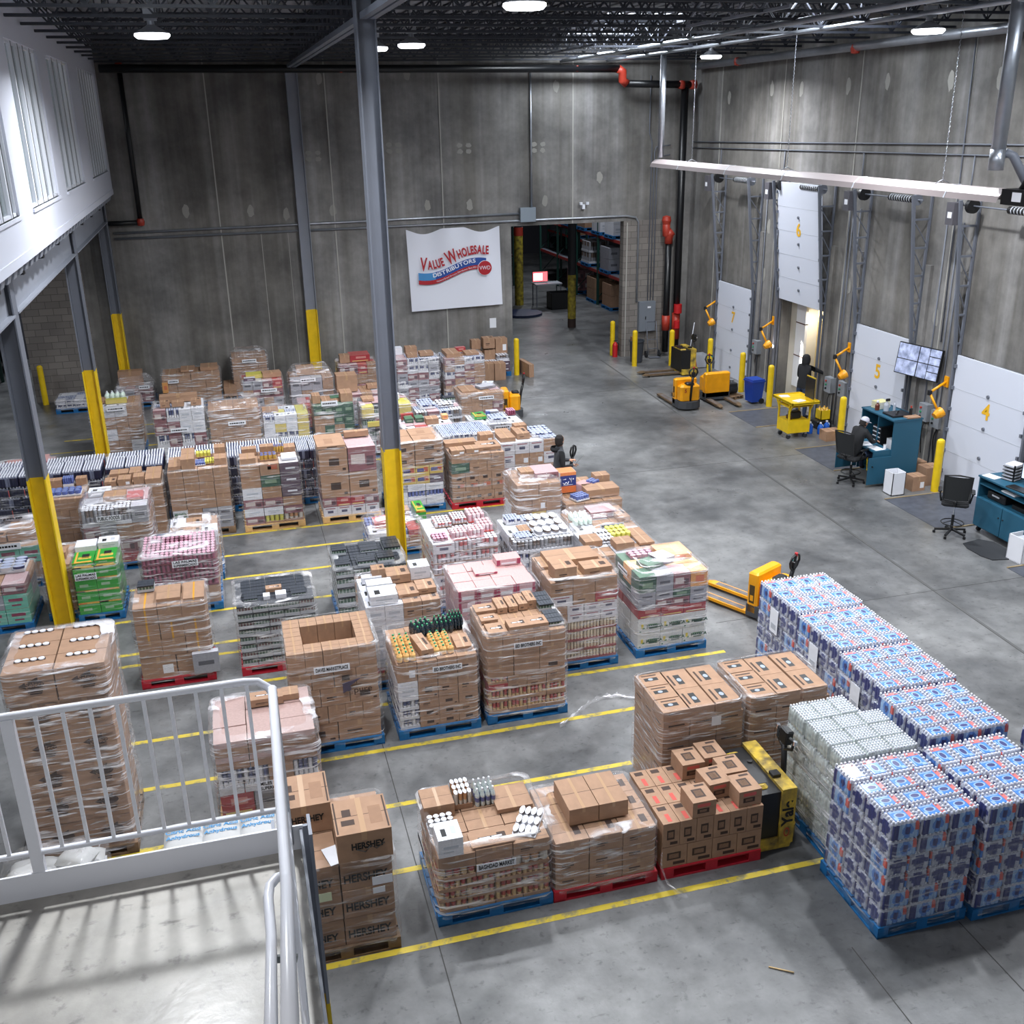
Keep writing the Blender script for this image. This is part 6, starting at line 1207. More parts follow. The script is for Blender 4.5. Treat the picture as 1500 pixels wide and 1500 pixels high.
# person at door six
p, e, r = body_pts(.95, .05, [(.12, .27, 1.12), (.3, .22, 1.0)], [(.26, -.3, 1.33), (.48, -.38, 1.2)], st(1), st(-1))
o = person('person in a black hoodie and jeans reaching for the control box at dock door 6', p, e, r, [BLC, JEAN, SKIN_, HAIR], lambda c: 3 if c.z < .1 else (1 if c.z < .86 and abs(c.y) < .25 and c.x < .3 else 0), (14.78, 24.35, 0), math.radians(20))
head(o, (.08, 0, 1.62), math.radians(-30), hood=BLC); hand(o, (.48, -.38, 1.2), (1, -.2, -.2)); hand(o, (.3, .22, 1.0), (1, -.2, -.1))
# seated person
sl = lambda s: [(.42, s * .14, .66), (.40, s * .14, .3), (.5, s * .14, .25)]
p, e, r = body_pts(.72, .18, [(.3, .27, .98), (.52, .16, .95)], [(.3, -.27, .98), (.52, -.14, .95)], sl(1), sl(-1))
o = person('person in black with a pale grey cap seated writing at the tall teal desk', p, e, r, [BLC, JEAN, SKIN_, HAIR], lambda c: 3 if c.z < .3 else (1 if c.z < .66 or (c.x > .2 and c.z < .78) else 0), (13.12, 19.32, 0), math.radians(8))
head(o, (.24, 0, 1.37), math.radians(-5), cap=True, tilt=.35); hand(o, (.52, .15, .95), (1, -.3, -.3)); hand(o, (.52, -.13, .95), (1, .3, -.3))

# ================================================================ OFFICE CORNER ALONG THE DOCK WALL
def stool(label, x, y, rz, seat=.68):
    t = thing('drafting_chair', label, 'chair', (x, y, 0), rz)
    m = MB(); m.rbox(-.24, .24, -.25, .25, seat - .05, seat + .04, .03, BLC); m.build('seat', t)
    m = MB(); vs = []; MESHB = M('mesh_back', srgb(34, 36, 38), .8)
    for j in range(7):
        for i in range(7):
            u = i / 6 * 2 - 1; v = j / 6; vs.append((-.25 - .1 * v - .05 * (1 - u * u) * 1, u * (.22 + .02 * v), seat + .12 + .5 * v))
    m.add(vs, [(j * 7 + i, j * 7 + i + 1, j * 7 + i + 8, j * 7 + i + 7) for j in range(6) for i in range(6)], MESHB, True)
    m.tube([(-.25, -.23, seat + .1), (-.34, -.25, seat + .62), (-.37, 0, seat + .65), (-.34, .25, seat + .62), (-.25, .23, seat + .1), (-.28, 0, seat + .08)], .018, BLK, 6, closed=True); m.tube([(-.3, 0, seat + .1), (-.2, 0, seat - .03)], .03, BLK, 6); m.build('backrest', t)
    for s in (-1, 1): m = MB(); m.tube([(-.05, s * .26, seat), (-.02, s * .3, seat + .2)], .018, BLK, 6); m.rbox(-.12, .14, s * .3 - .035, s * .3 + .035, seat + .2, seat + .235, .01, BLK); m.build('armrest', t)
    m = MB(); m.cyl((0, 0, .12), .028, .3, BLK, 10); m.cyl((0, 0, .4), .016, seat - .45, CHROME, 8); m.build('gas_column', t)
    m = MB(); m.tube([(.21 * math.cos(a * PI / 10), .21 * math.sin(a * PI / 10), .26) for a in range(20)], .011, BLK, 6, closed=True)
    for a in range(3): m.tube([(0, 0, .3), (.2 * math.cos(a * 2.1), .2 * math.sin(a * 2.1), .26)], .009, BLK, 5)
    m.build('foot_ring', t)
    for a in range(5):
        q = a * 2 * PI / 5 + .3; m = MB(); m.bar((0, 0, .12), (.31 * math.cos(q), .31 * math.sin(q), .08), .04, .035, BLK); lg = m.build('leg', t); m = MB(); m.cyl((.31 * math.cos(q), .31 * math.sin(q) - .02, .03), .0, .0, BLK, 4) if False else m.lathe([(0, 0), (.028, .008), (.028, .05), (0, .06)], BLK, 8, (.31 * math.cos(q), .31 * math.sin(q), 0)); m.build('caster', lg)
    return t
stool('black mesh drafting chair under the seated person', 13.12, 19.32, math.radians(20), .62)
stool('empty black mesh drafting chair between dock door 4 and the low teal desk', 13.28, 16.0, math.radians(52), .70)
# tall desk
t = thing('standing_desk', 'tall teal receiving desk with open compartment and papers by dock door 5', 'desk', (14.15, 19.5, 0))
m = MB(); 
m.box(-.35, .35, -.62, -.59, .06, 1.5, TEAL); m.box(-.35, .35, .59, .62, .06, 1.5, TEAL); m.box(-.37, .37, -.63, .63, 1.47, 1.5, TEAL); m.box(.32, .35, -.6, .6, .06, 1.5, TEAL); m.box(-.35, .35, -.6, .6, .72, .75, TEAL); m.box(-.3, .3, -.6, .6, .06, .09, TEAL); m.build('carcass', t)
m = MB(); m.box(-.78, -.35, -.6, .6, .8, .83, TEAL); m.box(-.78, -.35, -.6, -.57, .62, .8, TEAL); m.box(-.78, -.35, .57, .6, .62, .8, TEAL); m.build('writing_shelf', t)
m = MB(); m.box(-.92, -.35, -.655, -.635, .08, .7, TEAL); m.cyl((0, 0, 0), .015, .03, BLK, 8, T=Matrix.Translation((-.82, -.655, .5)) @ Matrix.Rotation(PI / 2, 4, 'X')); m.build('door', t)
m = MB(); m.box(-.9, -.35, .64, .66, .08, .7, TEAL); m.build('door', t)
m = MB(); m.box(-.3, .25, -.1, .2, .76, 1.2, BLK)
for z in (.85, .95, 1.05, 1.15): m.box(-.32, -.3, -.08, .18, z, z + .02, LGR)
m.build('letter_tray', t)
m = MB(); m.box(-.36, -.33, -.45, .45, 1.4, 1.44, LGR) if False else m.box(-.34, .3, -.02, .0, .76, 1.46, TEAL); m.build('divider', t)
def small(nm, mb, label, cat, loc, rz=0): return tag(mb.build(nm, None, loc=loc, rz=rz), label, cat)
dx, dy = 14.15, 19.5
m = MB(); [m.box(-.16 + .01 * (k % 3), .16 + .01 * (k % 3), -.13, .13, k * .012, k * .012 + .011, PAPER if k % 3 else colm(214, 206, 130)) for k in range(13)]; small('paper_stack', m, 'thick stack of white and yellow papers on the far end of the tall teal desk', 'paper', (dx, dy + .45, 1.502), .2)
m = MB(); m.lathe([(0, 0), (.05, 0), (.05, .12), (.02, .15), (.02, .18, WHT), (.03, .18, WHT), (.025, .22, WHT), (0, .22)], M('brown_bottle', srgb(96, 46, 30), .3), 12); small('pump_bottle', m, 'brown pump bottle with white top on the tall teal desk', 'bottle', (dx - .2, dy + .28, 1.502))
m = MB(); m.lathe([(0, 0), (.06, 0), (.06, .14), (.03, .19), (.025, .22)], M('clear_plastic', srgb(190, 194, 204), .15, alpha=.6), 12); m.rbox(-.03, .08, -.02, .02, .22, .28, .01, BLK); small('spray_bottle', m, 'clear spray bottle with black trigger on the tall teal desk', 'bottle', (dx - .05, dy + .16, 1.502))
m = MB(); m.lathe([(0, 0), (.032, 0), (.032, .15), (.014, .19), (.014, .21), (0, .21)], M('clear_plastic', srgb(190, 194, 204), .15, alpha=.6), 10); small('water_bottle', m, 'small clear drinking bottle on the tall teal desk', 'bottle', (dx + .12, dy + .1, 1.502))
m = MB(); m.box(-.24, .24, -.2, .2, 0, .04, BLK); m.tube([(-.1, -.1, .05), (0, .0, .08), (.1, .1, .05)], .012, BLK, 6); small('black_folder', m, 'flat black folders lying on top of the tall teal desk', 'folder', (dx - .02, dy - .22, 1.502))
m = MB(); m.box(-.16, .16, -.1, .1, 0, .03, BRN); small('cardboard_sheet', m, 'flat piece of cardboard on the near edge of the tall teal desk', 'cardboard', (dx + .16, dy - .5, 1.502))
m = MB(); m.lathe([(0, 0), (.035, 0), (.035, .16), (0, .18)], BLK, 10); m.cyl((0, 0, .18), .02, .04, REDC, 8); small('thermos', m, 'slim dark flask with red top on the near edge of the tall teal desk', 'bottle', (dx + .22, dy - .36, 1.502))
m = MB(); m.box(-.12, .12, -.16, .16, 0, .004, PAPER); small('paper_sheet', m, 'white form on the writing shelf of the tall teal desk, nearer one', 'paper', (dx - .6, dy - .4, .832), .1)
m = MB(); m.box(-.12, .12, -.16, .16, 0, .004, PAPER); small('paper_sheet', m, 'white form on the writing shelf in front of the seated person', 'paper', (dx - .62, dy - .02, .832), -.2)
m = MB(); m.lathe([(0, 0), (.035, 0), (.035, .1), (.03, .1)], PAPER, 10); small('paper_cup', m, 'white paper cup on the writing shelf of the tall teal desk', 'cup', (dx - .44, dy - .5, .832))
m = MB(); m.box(-.12, .12, -.1, .1, 0, .26, PAPER); small('document_box', m, 'white box inside the compartment of the tall teal desk', 'box', (dx - .15, dy - .4, .752))
m = MB(); m.lathe([(0, 0), (.12, 0), (.14, .28), (.12, .28), (.1, .02)], YEL, 12); small('bucket', m, 'yellow bucket under the writing shelf of the tall teal desk', 'bucket', (dx - .25, dy + .15, .1))
# low desk
t = thing('rolling_desk', 'low teal rolling desk with screen at the right edge of the view', 'desk', (14.2, 15.35, 0))
m = MB(); m.box(-.35, .35, -.78, -.75, .12, 1.14, TEAL); m.box(-.35, .35, .72, .75, .12, 1.14, TEAL); m.box(.32, .35, -.75, .72, .12, 1.14, TEAL); m.box(-.37, .37, -.8, .77, 1.12, 1.15, TEAL); m.box(-.35, .35, -.75, .72, .98, 1.0, TEAL); m.box(-.35, .35, -.75, .72, .7, .72, TEAL); m.box(-.35, .35, -.75, .72, .12, .15, TEAL); m.build('carcass', t)
for y0, y1 in ((-.75, -.02), (0.0, .73)): m = MB(); m.box(-.37, -.35, y0, y1, .14, .71, TEAL); d_ = m.build('door', t); m = MB(); m.lathe([(0, 0), (.015, 0), (.012, .02), (0, .02)], BLK, 8, T=Matrix.Translation((-.37, -.06 if y0 < -.1 else .06, .5)) @ Matrix.Rotation(-PI / 2, 4, 'Y')); m.build('knob', d_)
for x_ in (-.28, .28):
    for y_ in (-.68, .65): m = MB(); m.cyl((0, 0, 0), .05, .04, BLK, 12, T=Matrix.Translation((x_, y_ + .02, .055)) @ Matrix.Rotation(PI / 2, 4, 'X')); m.box(x_ - .02, x_ + .02, y_ - .02, y_ + .02, .09, .13, BLK); m.build('caster', t)
bx, by = 14.2, 15.35
t = thing('computer_monitor', 'computer monitor showing a pale page on the low teal desk', 'monitor', (bx + .1, by - .2, 1.152), math.radians(18))
m = MB(); m.box(0, .03, -.3, .3, .1, .46, BLK); m.build('screen_frame', t); m = MB(); m.box(-.004, 0, -.28, .28, .13, .43, M('monitor_page', srgb(190, 204, 226), .3, emit=.9)); m.box(-.006, -.004, .02, .12, .36, .38, REDC)
m.box(-.006, -.004, -.2, .1, .2, .28, M('monitor_text', srgb(140, 160, 190), .3, emit=.6)); m.build('screen_picture', t); m = MB(); m.box(.0, .08, -.1, .1, 0, .012, BLK); m.bar((.04, 0, 0), (.04, 0, .2), .04, .03, BLK); m.build('stand', t)
m = MB()
for k in range(5): m.box(-.15, .15, -.13, .13, k * .065, k * .065 + .01, BLK); m.box(-.14, .14, -.12, .12, k * .065 + .012, k * .065 + .04, LGR); m.box(-.15, -.14, -.13, -.1, 0, .33, BLK)
m.box(-.13, .15, -.12, .1, .3, .32, PAPER); small('letter_tray', m, 'stacked black letter trays full of papers on the low teal desk', 'letter tray', (bx + .05, by + .35, 1.152), .3)
m = MB(); m.box(-.11, .11, -.15, .15, 0, .004, PAPER); small('paper_sheet', m, 'white sheet on the far corner of the low teal desk', 'paper', (bx - .2, by + .6, 1.152), .2)
m = MB(); m.rbox(-.12, .1, -.24, .24, 0, .025, .008, BLK); small('keyboard', m, 'black keyboard on the low teal desk', 'keyboard', (bx - .22, by - .2, 1.152), .1)
m = MB(); m.rbox(-.03, .03, -.045, .045, 0, .03, .01, WHT); small('mouse', m, 'white mouse beside the keyboard on the low teal desk', 'mouse', (bx - .2, by - .58, 1.152))
m = MB(); m.rbox(-.2, .2, -.25, .25, 0, .16, .02, BLK); m.box(-.21, -.2, -.1, .1, .09, .12, LGR); small('printer', m, 'black printer inside the open shelf of the low teal desk', 'printer', (bx - .05, by + .35, .722))
m = MB(); m.box(-.15, .15, -.2, .2, 0, .08, BLK); small('black_case', m, 'flat dark case in the open shelf of the low teal desk', 'case', (bx - .05, by - .25, .722))
m = MB(); m.lathe([(0, 0), (.03, 0), (.03, .1), (.012, .14), (.012, .17), (0, .17)], M('lotion_blue', srgb(60, 70, 130), .3), 10); small('lotion_bottle', m, 'small blue bottle in the open shelf of the low teal desk', 'bottle', (bx - .27, by - .55, .722))
m = MB(); m.box(-.12, .12, -.18, .18, 0, .02, PAPER); small('paper_pile', m, 'thin pile of papers in the upper slot of the low teal desk', 'paper', (bx - .18, by, 1.002))
def tub(mm, a, b, h, th=.015):
    m = MB(); m.box(-a, a, -b, b, 0, .02, mm); m.box(-a, a, -b, -b + th, 0, h, mm); m.box(-a, a, b - th, b, 0, h, mm); m.box(-a, -a + th, -b, b, 0, h, mm); m.box(a - th, a, -b, b, 0, h, mm); return m
m = tub(PAPER, .16, .16, .52); m.box(-.1, .1, -.1, .08, .3, .42, WHT); small('waste_box', m, 'open white waste box standing in front of the tall teal desk', 'waste box', (13.62, 18.4, 0))
m = tub(PAPER, .2, .18, .5); m.box(-.1, .1, -.1, .08, .3, .46, LGR); small('waste_box', m, 'open white waste box at the right edge beside the low teal desk', 'waste box', (13.72, 14.55, 0), .1)
loose('cl', 'carton', 'small brown carton with white label on the floor left of the nearest yellow bollard', 14.22, 18.5, 0, .32, .3, .34)
loose('c', 'carton', 'brown carton half hidden between the small labelled carton and the nearest bollard', 14.75, 18.75, 0, .4, .34, .42)
loose('c', 'carton', 'dark brown carton at the foot of the tall desk behind the small labelled carton', 14.75, 19.2, 0, .3, .3, .4)
m = MB(); m.zprism([(-.3, -.42), (.12, -.5), (.3, -.3), (.3, .3), (.12, .5), (-.3, .42), (-.38, .2), (-.38, -.2)], 0, .018, RUB); small('floor_mat', m, 'rounded dark anti-fatigue mat on the floor by the low teal desk', 'mat', (13.5, 15.1, 0))
# yellow cart
t = thing('tool_cart', 'bright yellow steel writing cart with papers on top and a closed lower box on casters', 'cart', (13.74, 22.95, 0))
m = MB(); m.box(-.3, .3, -.27, .27, .16, .48, YEL); m.build('lower_box', t)
m = MB()
for x_ in (-.29, .29):
    for y_ in (-.26, .26): m.box(x_ - .02, x_ + .02, y_ - .02, y_ + .02, .16, .98, YEL)
    m.bar((x_, -.26, .72), (x_ - .0, -.42, .96), .03, .03, YEL); m.bar((x_, .26, .72), (x_, .42, .96), .03, .03, YEL)
m.build('frame', t)
m = MB(); m.box(-.36, .42, -.5, .5, .97, .99, YEL); m.box(-.36, -.34, -.5, .5, .95, 1.02, YEL); m.box(-.36, .42, -.5, -.48, .95, 1.02, YEL); m.box(-.36, .42, .48, .5, .95, 1.02, YEL); m.box(.4, .42, -.5, .5, .95, 1.02, YEL); m.box(-.33, .33, -.3, .3, .84, .86, YEL); m.build('top_tray', t)
m = MB(); m.box(.22, .24, -.5, -.1, 1.0, 1.62, YEL); m.box(.19, .22, -.52, -.12, 1.08, 1.6, BLK); m.build('upright_panel', t)
for x_ in (-.24, .24):
    for y_ in (-.21, .21): m = MB(); m.cyl((0, 0, 0), .06, .035, RUB, 14, T=Matrix.Translation((x_, y_ + .02, .06)) @ Matrix.Rotation(PI / 2, 4, 'X')); m.box(x_ - .03, x_ + .03, y_ - .03, y_ + .03, .1, .16, GALV); m.build('caster', t)
m = MB(); m.box(-.14, .14, -.1, .1, 0, .012, PAPER); small('paper_sheet', m, 'white papers on the near end of the yellow cart', 'paper', (13.72, 22.72, .992), .3)
m = MB(); m.box(-.12, .12, -.1, .1, 0, .012, PAPER); small('paper_sheet', m, 'white papers on the far end of the yellow cart', 'paper', (13.6, 23.26, .992), -.2)
m = MB(); m.lathe([(0, 0), (.05, 0), (.05, .14), (.052, .14, WHT), (.052, .18, WHT), (0, .18)], M('wipes_teal', srgb(80, 160, 150), .4), 14); small('wipes_canister', m, 'teal and white wipes canister on the right end of the yellow cart', 'canister', (14.1, 22.75, .992))
m = MB(); m.rbox(-.14, .14, -.12, .12, 0, .2, .03, BLK); m.box(-.2, -.12, -.1, .06, 0, .1, M('brown_block', srgb(70, 44, 36), .6)); small('black_bag', m, 'black bag on the lower shelf of the yellow cart', 'bag', (13.75, 22.95, .482))
jg = MB(); jg.lathe([(0, 0), (.072, 0), (.078, .03), (.078, .17), (.06, .22), (.028, .26), (.024, .275, WHT), (.03, .275, WHT), (.03, .31, WHT), (0, .31)], M('blue_fluid', srgb(26, 92, 190), .2, coat=.5), 14); jg.tube([(.06, 0, .16), (.085, 0, .2), (.05, 0, .25)], .012, M('jug_clear', srgb(176, 196, 220), .2), 6); jme = jg.mesh('jug')
for x_, y_, lab in ((14.28, 23.02, 'nearest left'), (14.5, 22.88, 'nearest right'), (14.74, 22.98, 'far right'), (14.26, 23.28, 'back left')): tag(ob('fluid_jug', jme, None, (x_, y_, 0)), 'jug of blue fluid beside the yellow cart, %s of the four' % lab, 'jug')
t = thing('jug_crate', 'yellow plastic crate with bottles standing on a dark box by dock door 6', 'crate', (14.9, 23.45, .22))
m = tub(YEL, .14, .14, .26); m.build('crate', t); m = MB()
for x_ in (-.07, .07):
    for y_ in (-.07, .07): m.lathe([(0, .02), (.055, .02), (.055, .24), (.02, .3), (.02, .33), (0, .33)], M('yellow_bottle', srgb(206, 160, 60), .3), 10, (x_, y_, 0))
m.build('bottle', t)
m = MB(); m.rbox(-.22, .22, -.18, .18, 0, .22, .02, BLK); small('dark_box', m, 'dark box under the yellow bottle crate', 'box', (14.85, 23.42, 0))
loose('cl', 'carton', 'reddish brown carton with white label between the blue jugs and the bollard', 14.5, 22.38, 0, .46, .34, .26)
# blue bin, compressor, trash can, extinguisher, hand truck
t = thing('wheeled_bin', 'small blue wheeled bin standing between two yellow bollards', 'bin', (14.35, 26.25, 0), .1)
BLB = M('blue_bin_plastic', srgb(20, 60, 150), .45)
m = MB(); vs = [(-.16, -.18, .06), (.16, -.18, .06), (.16, .18, .06), (-.16, .18, .06), (-.2, -.22, .66), (.2, -.22, .66), (.2, .22, .66), (-.2, .22, .66)]; m.add(vs, [(0, 3, 2, 1), (0, 1, 5, 4), (1, 2, 6, 5), (2, 3, 7, 6), (3, 0, 4, 7)], BLB); m.box(-.22, .22, -.24, .24, .64, .68, BLB); m.build('bin_body', t); m = MB(); m.box(-.2, .2, -.22, .22, .68, .72, BLB); m.build('lid', t)
for s in (-1, 1): m = MB(); m.cyl((0, 0, 0), .08, .04, BLK, 12, T=Matrix.Translation((.14, s * .2 + .02, .08)) @ Matrix.Rotation(PI / 2, 4, 'X')); m.build('wheel', t)
t = thing('floor_machine', 'small dark motor unit with cables on a broken wooden pallet left of the blue bin', 'machine', (13.95, 27.0, .1))
m = MB(); m.cyl((0, 0, 0), .16, .4, M('motor_dark', srgb(50, 52, 56), .4, metal=.4), 12, T=Matrix.Translation((-.2, 0, .18)) @ Matrix.Rotation(PI / 2, 4, 'Y')); m.rbox(-.2, .2, -.15, .15, .22, .36, .02, M('motor_dark', srgb(50, 52, 56), .4, metal=.4)); m.cyl((.05, 0, .34), .07, .1, GALV, 10); m.build('motor', t)
m = MB(); m.tube([(.1, 0, .35), (.25, .1, .2), (.3, .2, 0), (.1, .35, -.05), (-.3, .3, -.05), (-.5, -.1, .3)], .015, BLK, 6); m.build('cable', t)
tag(ob('pallet', PAL['d'], None, (13.95, 27.0, 0), .3, (.6, .6, .7)), 'small broken wooden pallet under the dark motor unit', 'pallet')
t = thing('trash_can', 'round grey trash can with cardboard sticking out behind a yellow bollard', 'trash can', (13.15, 32.3, 0))
m = MB(); m.lathe([(0, .02), (.2, .02), (.24, .7), (.26, .7), (.26, .75), (.24, .75), (.2, .1)], M('grey_can_plastic', srgb(60, 64, 72), .6), 18); m.build('can_body', t); m = MB(); m.box(-.18, -.02, -.12, .14, .5, .86, BRN2); m.build('cardboard_scrap', t)
t = thing('fire_extinguisher', 'red fire extinguisher on the floor at the right side of the opening', 'fire extinguisher', (12.75, 33.28, 0))
m = MB(); m.lathe([(0, 0), (.09, 0), (.09, .42), (.05, .5), (.02, .52), (0, .52)], M('valve_red', srgb(186, 30, 34), .4), 14); m.build('cylinder', t); m = MB(); m.bar((-.06, 0, .55), (.08, 0, .58), .03, .02, BLK); m.tube([(.03, 0, .53), (.12, 0, .45), (.1, 0, .2)], .012, BLK, 6); m.build('hose_and_handle', t)
t = thing('hand_truck', 'grey upright hand truck leaning on the block wall by the sprinkler riser', 'hand truck', (13.95, 32.85, 0))
m = MB()
for x_ in (-.18, .18): m.tube([(x_, -.1, .1), (x_, .15, 1.2)], .014, STEEL, 6)
for z in (.3, .6, .9, 1.2): m.tube([(-.18, -.1 + .25 * (z - .1) / 1.1, z), (.18, -.1 + .25 * (z - .1) / 1.1, z)], .012, STEEL, 6)
m.box(-.2, .2, -.3, -.1, .02, .03, STEEL); m.build('frame', t)
for s in (-1, 1): m = MB(); m.cyl((0, 0, 0), .12, .05, RUB, 14, T=Matrix.Translation((s * .24 - .025, -.05, .12)) @ Matrix.Rotation(PI / 2, 4, 'Y')); m.build('wheel', t)
m = MB(); m.tube([(0, 0, .2), (.25, .2, 1.3)], .013, WHT, 6); m.box(-.15, .15, -.06, .02, 0, .2, M('broom_head', srgb(70, 60, 60), .8)); small('broom', m, 'broom with white handle leaning in the back right corner', 'broom', (14.75, 31.6, 0))
m = MB(); m.lathe([(0, 0), (.13, 0), (.03, .02), (.0, .02)], REDC, 12); m.lathe([(.1, .02), (.02, .5), (0, .5)], REDC, 12); small('traffic_cone', m, 'dirty orange cone behind the worn yellow jack', 'cone', (14.5, 30.6, 0))
m = tub(LGR, .2, .17, .45); small('waste_box', m, 'pale grey bin in the back right corner next to the cone', 'waste box', (14.8, 30.9, 0))
m = MB(); m.tube([(0, 0, .0), (.2, -.14, .004)], .008, M('wood_splinter', srgb(206, 176, 130), .7), 5); small('wood_stick', m, 'thin splinter of pale wood on the bare floor in the foreground', 'stick', (4.42, 7.0, .008))
# loose film on the floor
def ribbon(label, pts, w_, loc=(0, 0, 0)):
    m = MB(); vs = []
    for i, p_ in enumerate(pts):
        q = w_ * (.7 + .5 * math.sin(i * 2.3)); vs += [(p_[0], p_[1] - q, p_[2] + .01), (p_[0] + .01, p_[1], p_[2] + .05 + .03 * math.sin(i * 3)), (p_[0], p_[1] + q, p_[2] + .012)]
    m.add(vs, [(3 * i + k, 3 * i + k + 1, 3 * i + k + 4, 3 * i + k + 3) for i in range(len(pts) - 1) for k in (0, 1)], FILMG, True); small('film_scrap', m, label, 'plastic film', loc)
ribbon('long twisted strip of clear film lying across the floor toward the twin carton pallets', [(3.75 + k * .08, 11.75 + .3 * math.sin(k * .22 - .9) + .15, .0 + .02) for k in range(17)], .05)
ribbon('short tail of clear film hanging to the floor between the two red pallets', [(3.88, 8.43, .35), (3.86, 8.38, .2), (3.9, 8.32, .06), (3.96, 8.2, .0), (4.05, 8.12, .0)], .03)

# ================================================================ BEYOND THE OPENING
RKB = M('rack_green', srgb(30, 70, 62), .5); RKO = M('rack_beam_red', srgb(150, 48, 44), .5)
def rack(label, x, y0, y1, lv=(1.3, 2.7, 4.1), n=3, dx=1.1):
    t = thing('storage_rack', label, 'rack', (x, (y0 + y1) / 2, 0)); c = -(y0 + y1) / 2
    for k in range(n + 1):
        y_ = y0 + c + (y1 - y0) * k / n; m = MB()
        for xx in (-dx / 2, dx / 2): m.box(xx - .045, xx + .045, y_ - .045, y_ + .045, 0, 5.4, RKB)
        for z in (.3, 1.5, 2.7, 3.9): m.bar((-dx / 2, y_, z), (dx / 2, y_, z + 1.1), .03, .03, RKB)
        m.build('upright_frame', t)
    for z in lv: m = MB(); m.box(-dx / 2 - .02, -dx / 2 + .03, y0 + c, y1 + c, z - .12, z, RKO); m.box(dx / 2 - .03, dx / 2 + .02, y0 + c, y1 + c, z - .12, z, RKO); m.box(-dx / 2, dx / 2, y0 + c, y1 + c, z - .02, z, STEEL); m.build('shelf_beam', t)
rack('tall storage rack on the right side beyond the warehouse opening', 16.3, 40.5, 52, (1.5, 3.0, 4.6), 4); rack('tall storage rack on the left side beyond the warehouse opening', 13.2, 50, 60, (1.5, 3.1), 3); rack('far storage rack across the end of the inner aisle', 19.5, 54, 61, (1.5, 3.1), 2)
g = 0
for x, y, z, s_, lab in ((16.2, 42.0, 3.0, 'w', 'white boxes on the middle shelf, nearest in the right rack'), (16.2, 43.6, 3.0, 'w', 'white boxes on the middle shelf, second in the right rack'), (16.2, 45.6, 3.0, 'c', 'brown boxes on the middle shelf of the right rack'), (16.2, 42.2, 0, 'c', 'brown boxes at floor level, nearest under the right rack'), (16.2, 44.2, 0, 'c', 'brown boxes at floor level, second under the right rack'),
                    (16.2, 47, 0, 'snk', 'dark packs at floor level further down the right rack'), (16.2, 42.5, 1.5, 'gy', 'wrapped grey packs on the low shelf of the right rack'), (16.2, 45.0, 1.5, 'tub', 'wrapped cans on the low shelf of the right rack'), (16.2, 48, 3.0, 'scn', 'dark bottles on the middle shelf of the right rack'),
                    (13.2, 52, 0, 'c', 'brown boxes in the left rack at floor level'), (13.2, 54.5, 1.5, 'snk', 'dark packs on the low shelf of the left rack'), (13.2, 52, 1.5, 'gy', 'grey wrapped packs on the low shelf of the left rack'), (13.2, 57, 0, 'pu', 'purple cartons in the left rack at floor level'), (19.5, 56, 1.5, 'ce', 'brown boxes on the far rack')):
    load('stack of ' + lab, x - .5, x + .5, y - .55, y + .55, z + 1.1, [(1, 2, 3, s_)] * 2, 'b' if z == 0 else None, film=None, name='rack_load', cat='boxes') if z == 0 else None
    if z > 0:
        t = load('stack of ' + lab, x - .5, x + .5, y - .55, y + .55, 1.1, [(1, 2, 3, s_)] * 2, 'b', film=None, name='rack_load', cat='boxes'); t.location.z = z
t = thing('building_column', 'dark column with scuffed yellow base in the middle of the warehouse opening', 'column', (13.05, 38.9, 0))
m = MB(); m.cyl((0, 0, 2.0), .16, 6, M('dark_column', srgb(34, 34, 38), .5), 12); m.build('shaft', t); m = MB(); m.cyl((0, 0, 0), .165, .35, M('column_scuff', srgb(60, 44, 40), .7), 12); m.cyl((0, 0, .35), .165, 1.7, M('column_yellow', srgb(176, 158, 50), .6, var=.3, scale=6, dark=srgb(90, 76, 30)), 12); m.build('painted_base', t)
t = thing('wrapping_machine', 'dark blue pallet wrapping mast with round turntable at the left of the opening', 'machine', (11.35, 41.8, 0))
m = MB(); m.cyl((.6, .4, 0), .85, .1, M('turntable_blue', srgb(40, 52, 84), .5), 24); m.build('turntable', t); m = MB(); m.box(-.15, .2, .9, 1.3, 0, 3.2, M('mast_blue', srgb(26, 34, 84), .4)); m.box(.05, .14, .89, .9, 2.3, 2.9, LGR); m.build('mast', t); m = MB(); m.box(-.6, -.1, .6, 1.2, 0, .8, M('cabinet_grey_blue', srgb(96, 106, 130), .5)); m.build('cabinet', t)
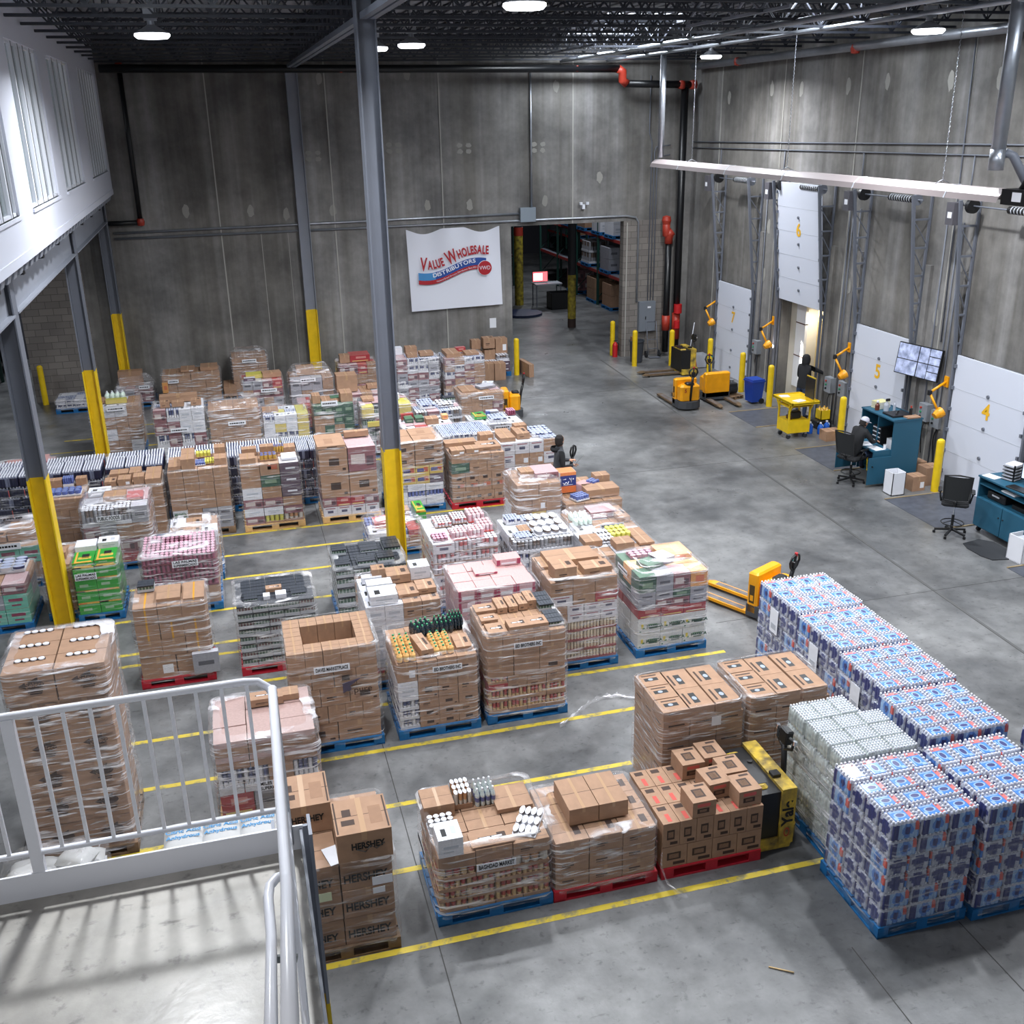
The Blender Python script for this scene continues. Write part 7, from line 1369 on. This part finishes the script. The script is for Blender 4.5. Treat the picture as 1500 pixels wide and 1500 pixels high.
t = thing('building_column', 'yellow column with red band behind the wrapping machine', 'column', (12.5, 44.6, 0)); m = MB(); m.cyl((0, 0, 0), .2, 3.0, M('column_yellow', srgb(176, 158, 50), .6), 12); m.cyl((0, 0, 3.0), .21, .35, REDC, 12); m.cyl((0, 0, 3.35), .18, 4.6, M('dark_column', srgb(34, 34, 38), .5), 12); m.build('shaft', t)
t = thing('kiosk_table', 'small metal table with a glowing red and white screen beyond the opening', 'table', (13.6, 44.0, 0))
m = MB(); m.box(-.6, .6, -.35, .35, .95, 1.0, LGR)
for x_ in (-.55, .55):
    for y_ in (-.3, .3): m.box(x_ - .02, x_ + .02, y_ - .02, y_ + .02, 0, .95, STEEL)
m.build('table_frame', t)
t = thing('screen', 'glowing red and white screen on the small metal table beyond the opening', 'screen', (13.3, 44.0, 1.0)); m = MB(); m.box(-.35, .35, 0, .04, .05, .5, BLK); m.build('screen_frame', t); m = MB(); m.box(-.33, .33, -.005, 0, .07, .48, M('red_screen', (1, .12, .14, 1), .4, emit=2.2)); m.box(-.3, .1, -.008, -.005, .12, .42, M('white_screen', (1, .9, .9, 1), .4, emit=2.6)); m.build('screen_picture', t)
m = tub(BLK, .45, .35, .7); small('dark_bin', m, 'black bin in front of the metal table beyond the opening', 'bin', (13.9, 43.2, 0))
for x, y, e_ in ((9, 38, 60), (14.5, 41, 200), (15, 50, 260), (-10, 30, 120), (-8, 22, 120), (-8, 14, 120), (-7, 37, 160)):
    l = bpy.data.lights.new('warehouse_light', 'AREA'); l.size = .5; l.energy = e_; l.color = (.86, .92, 1); o = bpy.data.objects.new('warehouse_light', l); o.location = (x, y, 5.5 if x < 0 else 7.6); C.objects.link(o)
# left opening: rack end seen past the block wall
rack('rack end glimpsed past the block wall at far left', -8.2, 34.5, 38.5, (1.6, 3.2), 2, 1.6)
t = load('cartons on the low shelf of the rack past the block wall', -8.9, -7.6, 34.8, 35.8, .8, [(1, 3, 3, 'ye tub c')], 'w', film=None, name='rack_load', cat='boxes'); t.location.z = 1.6
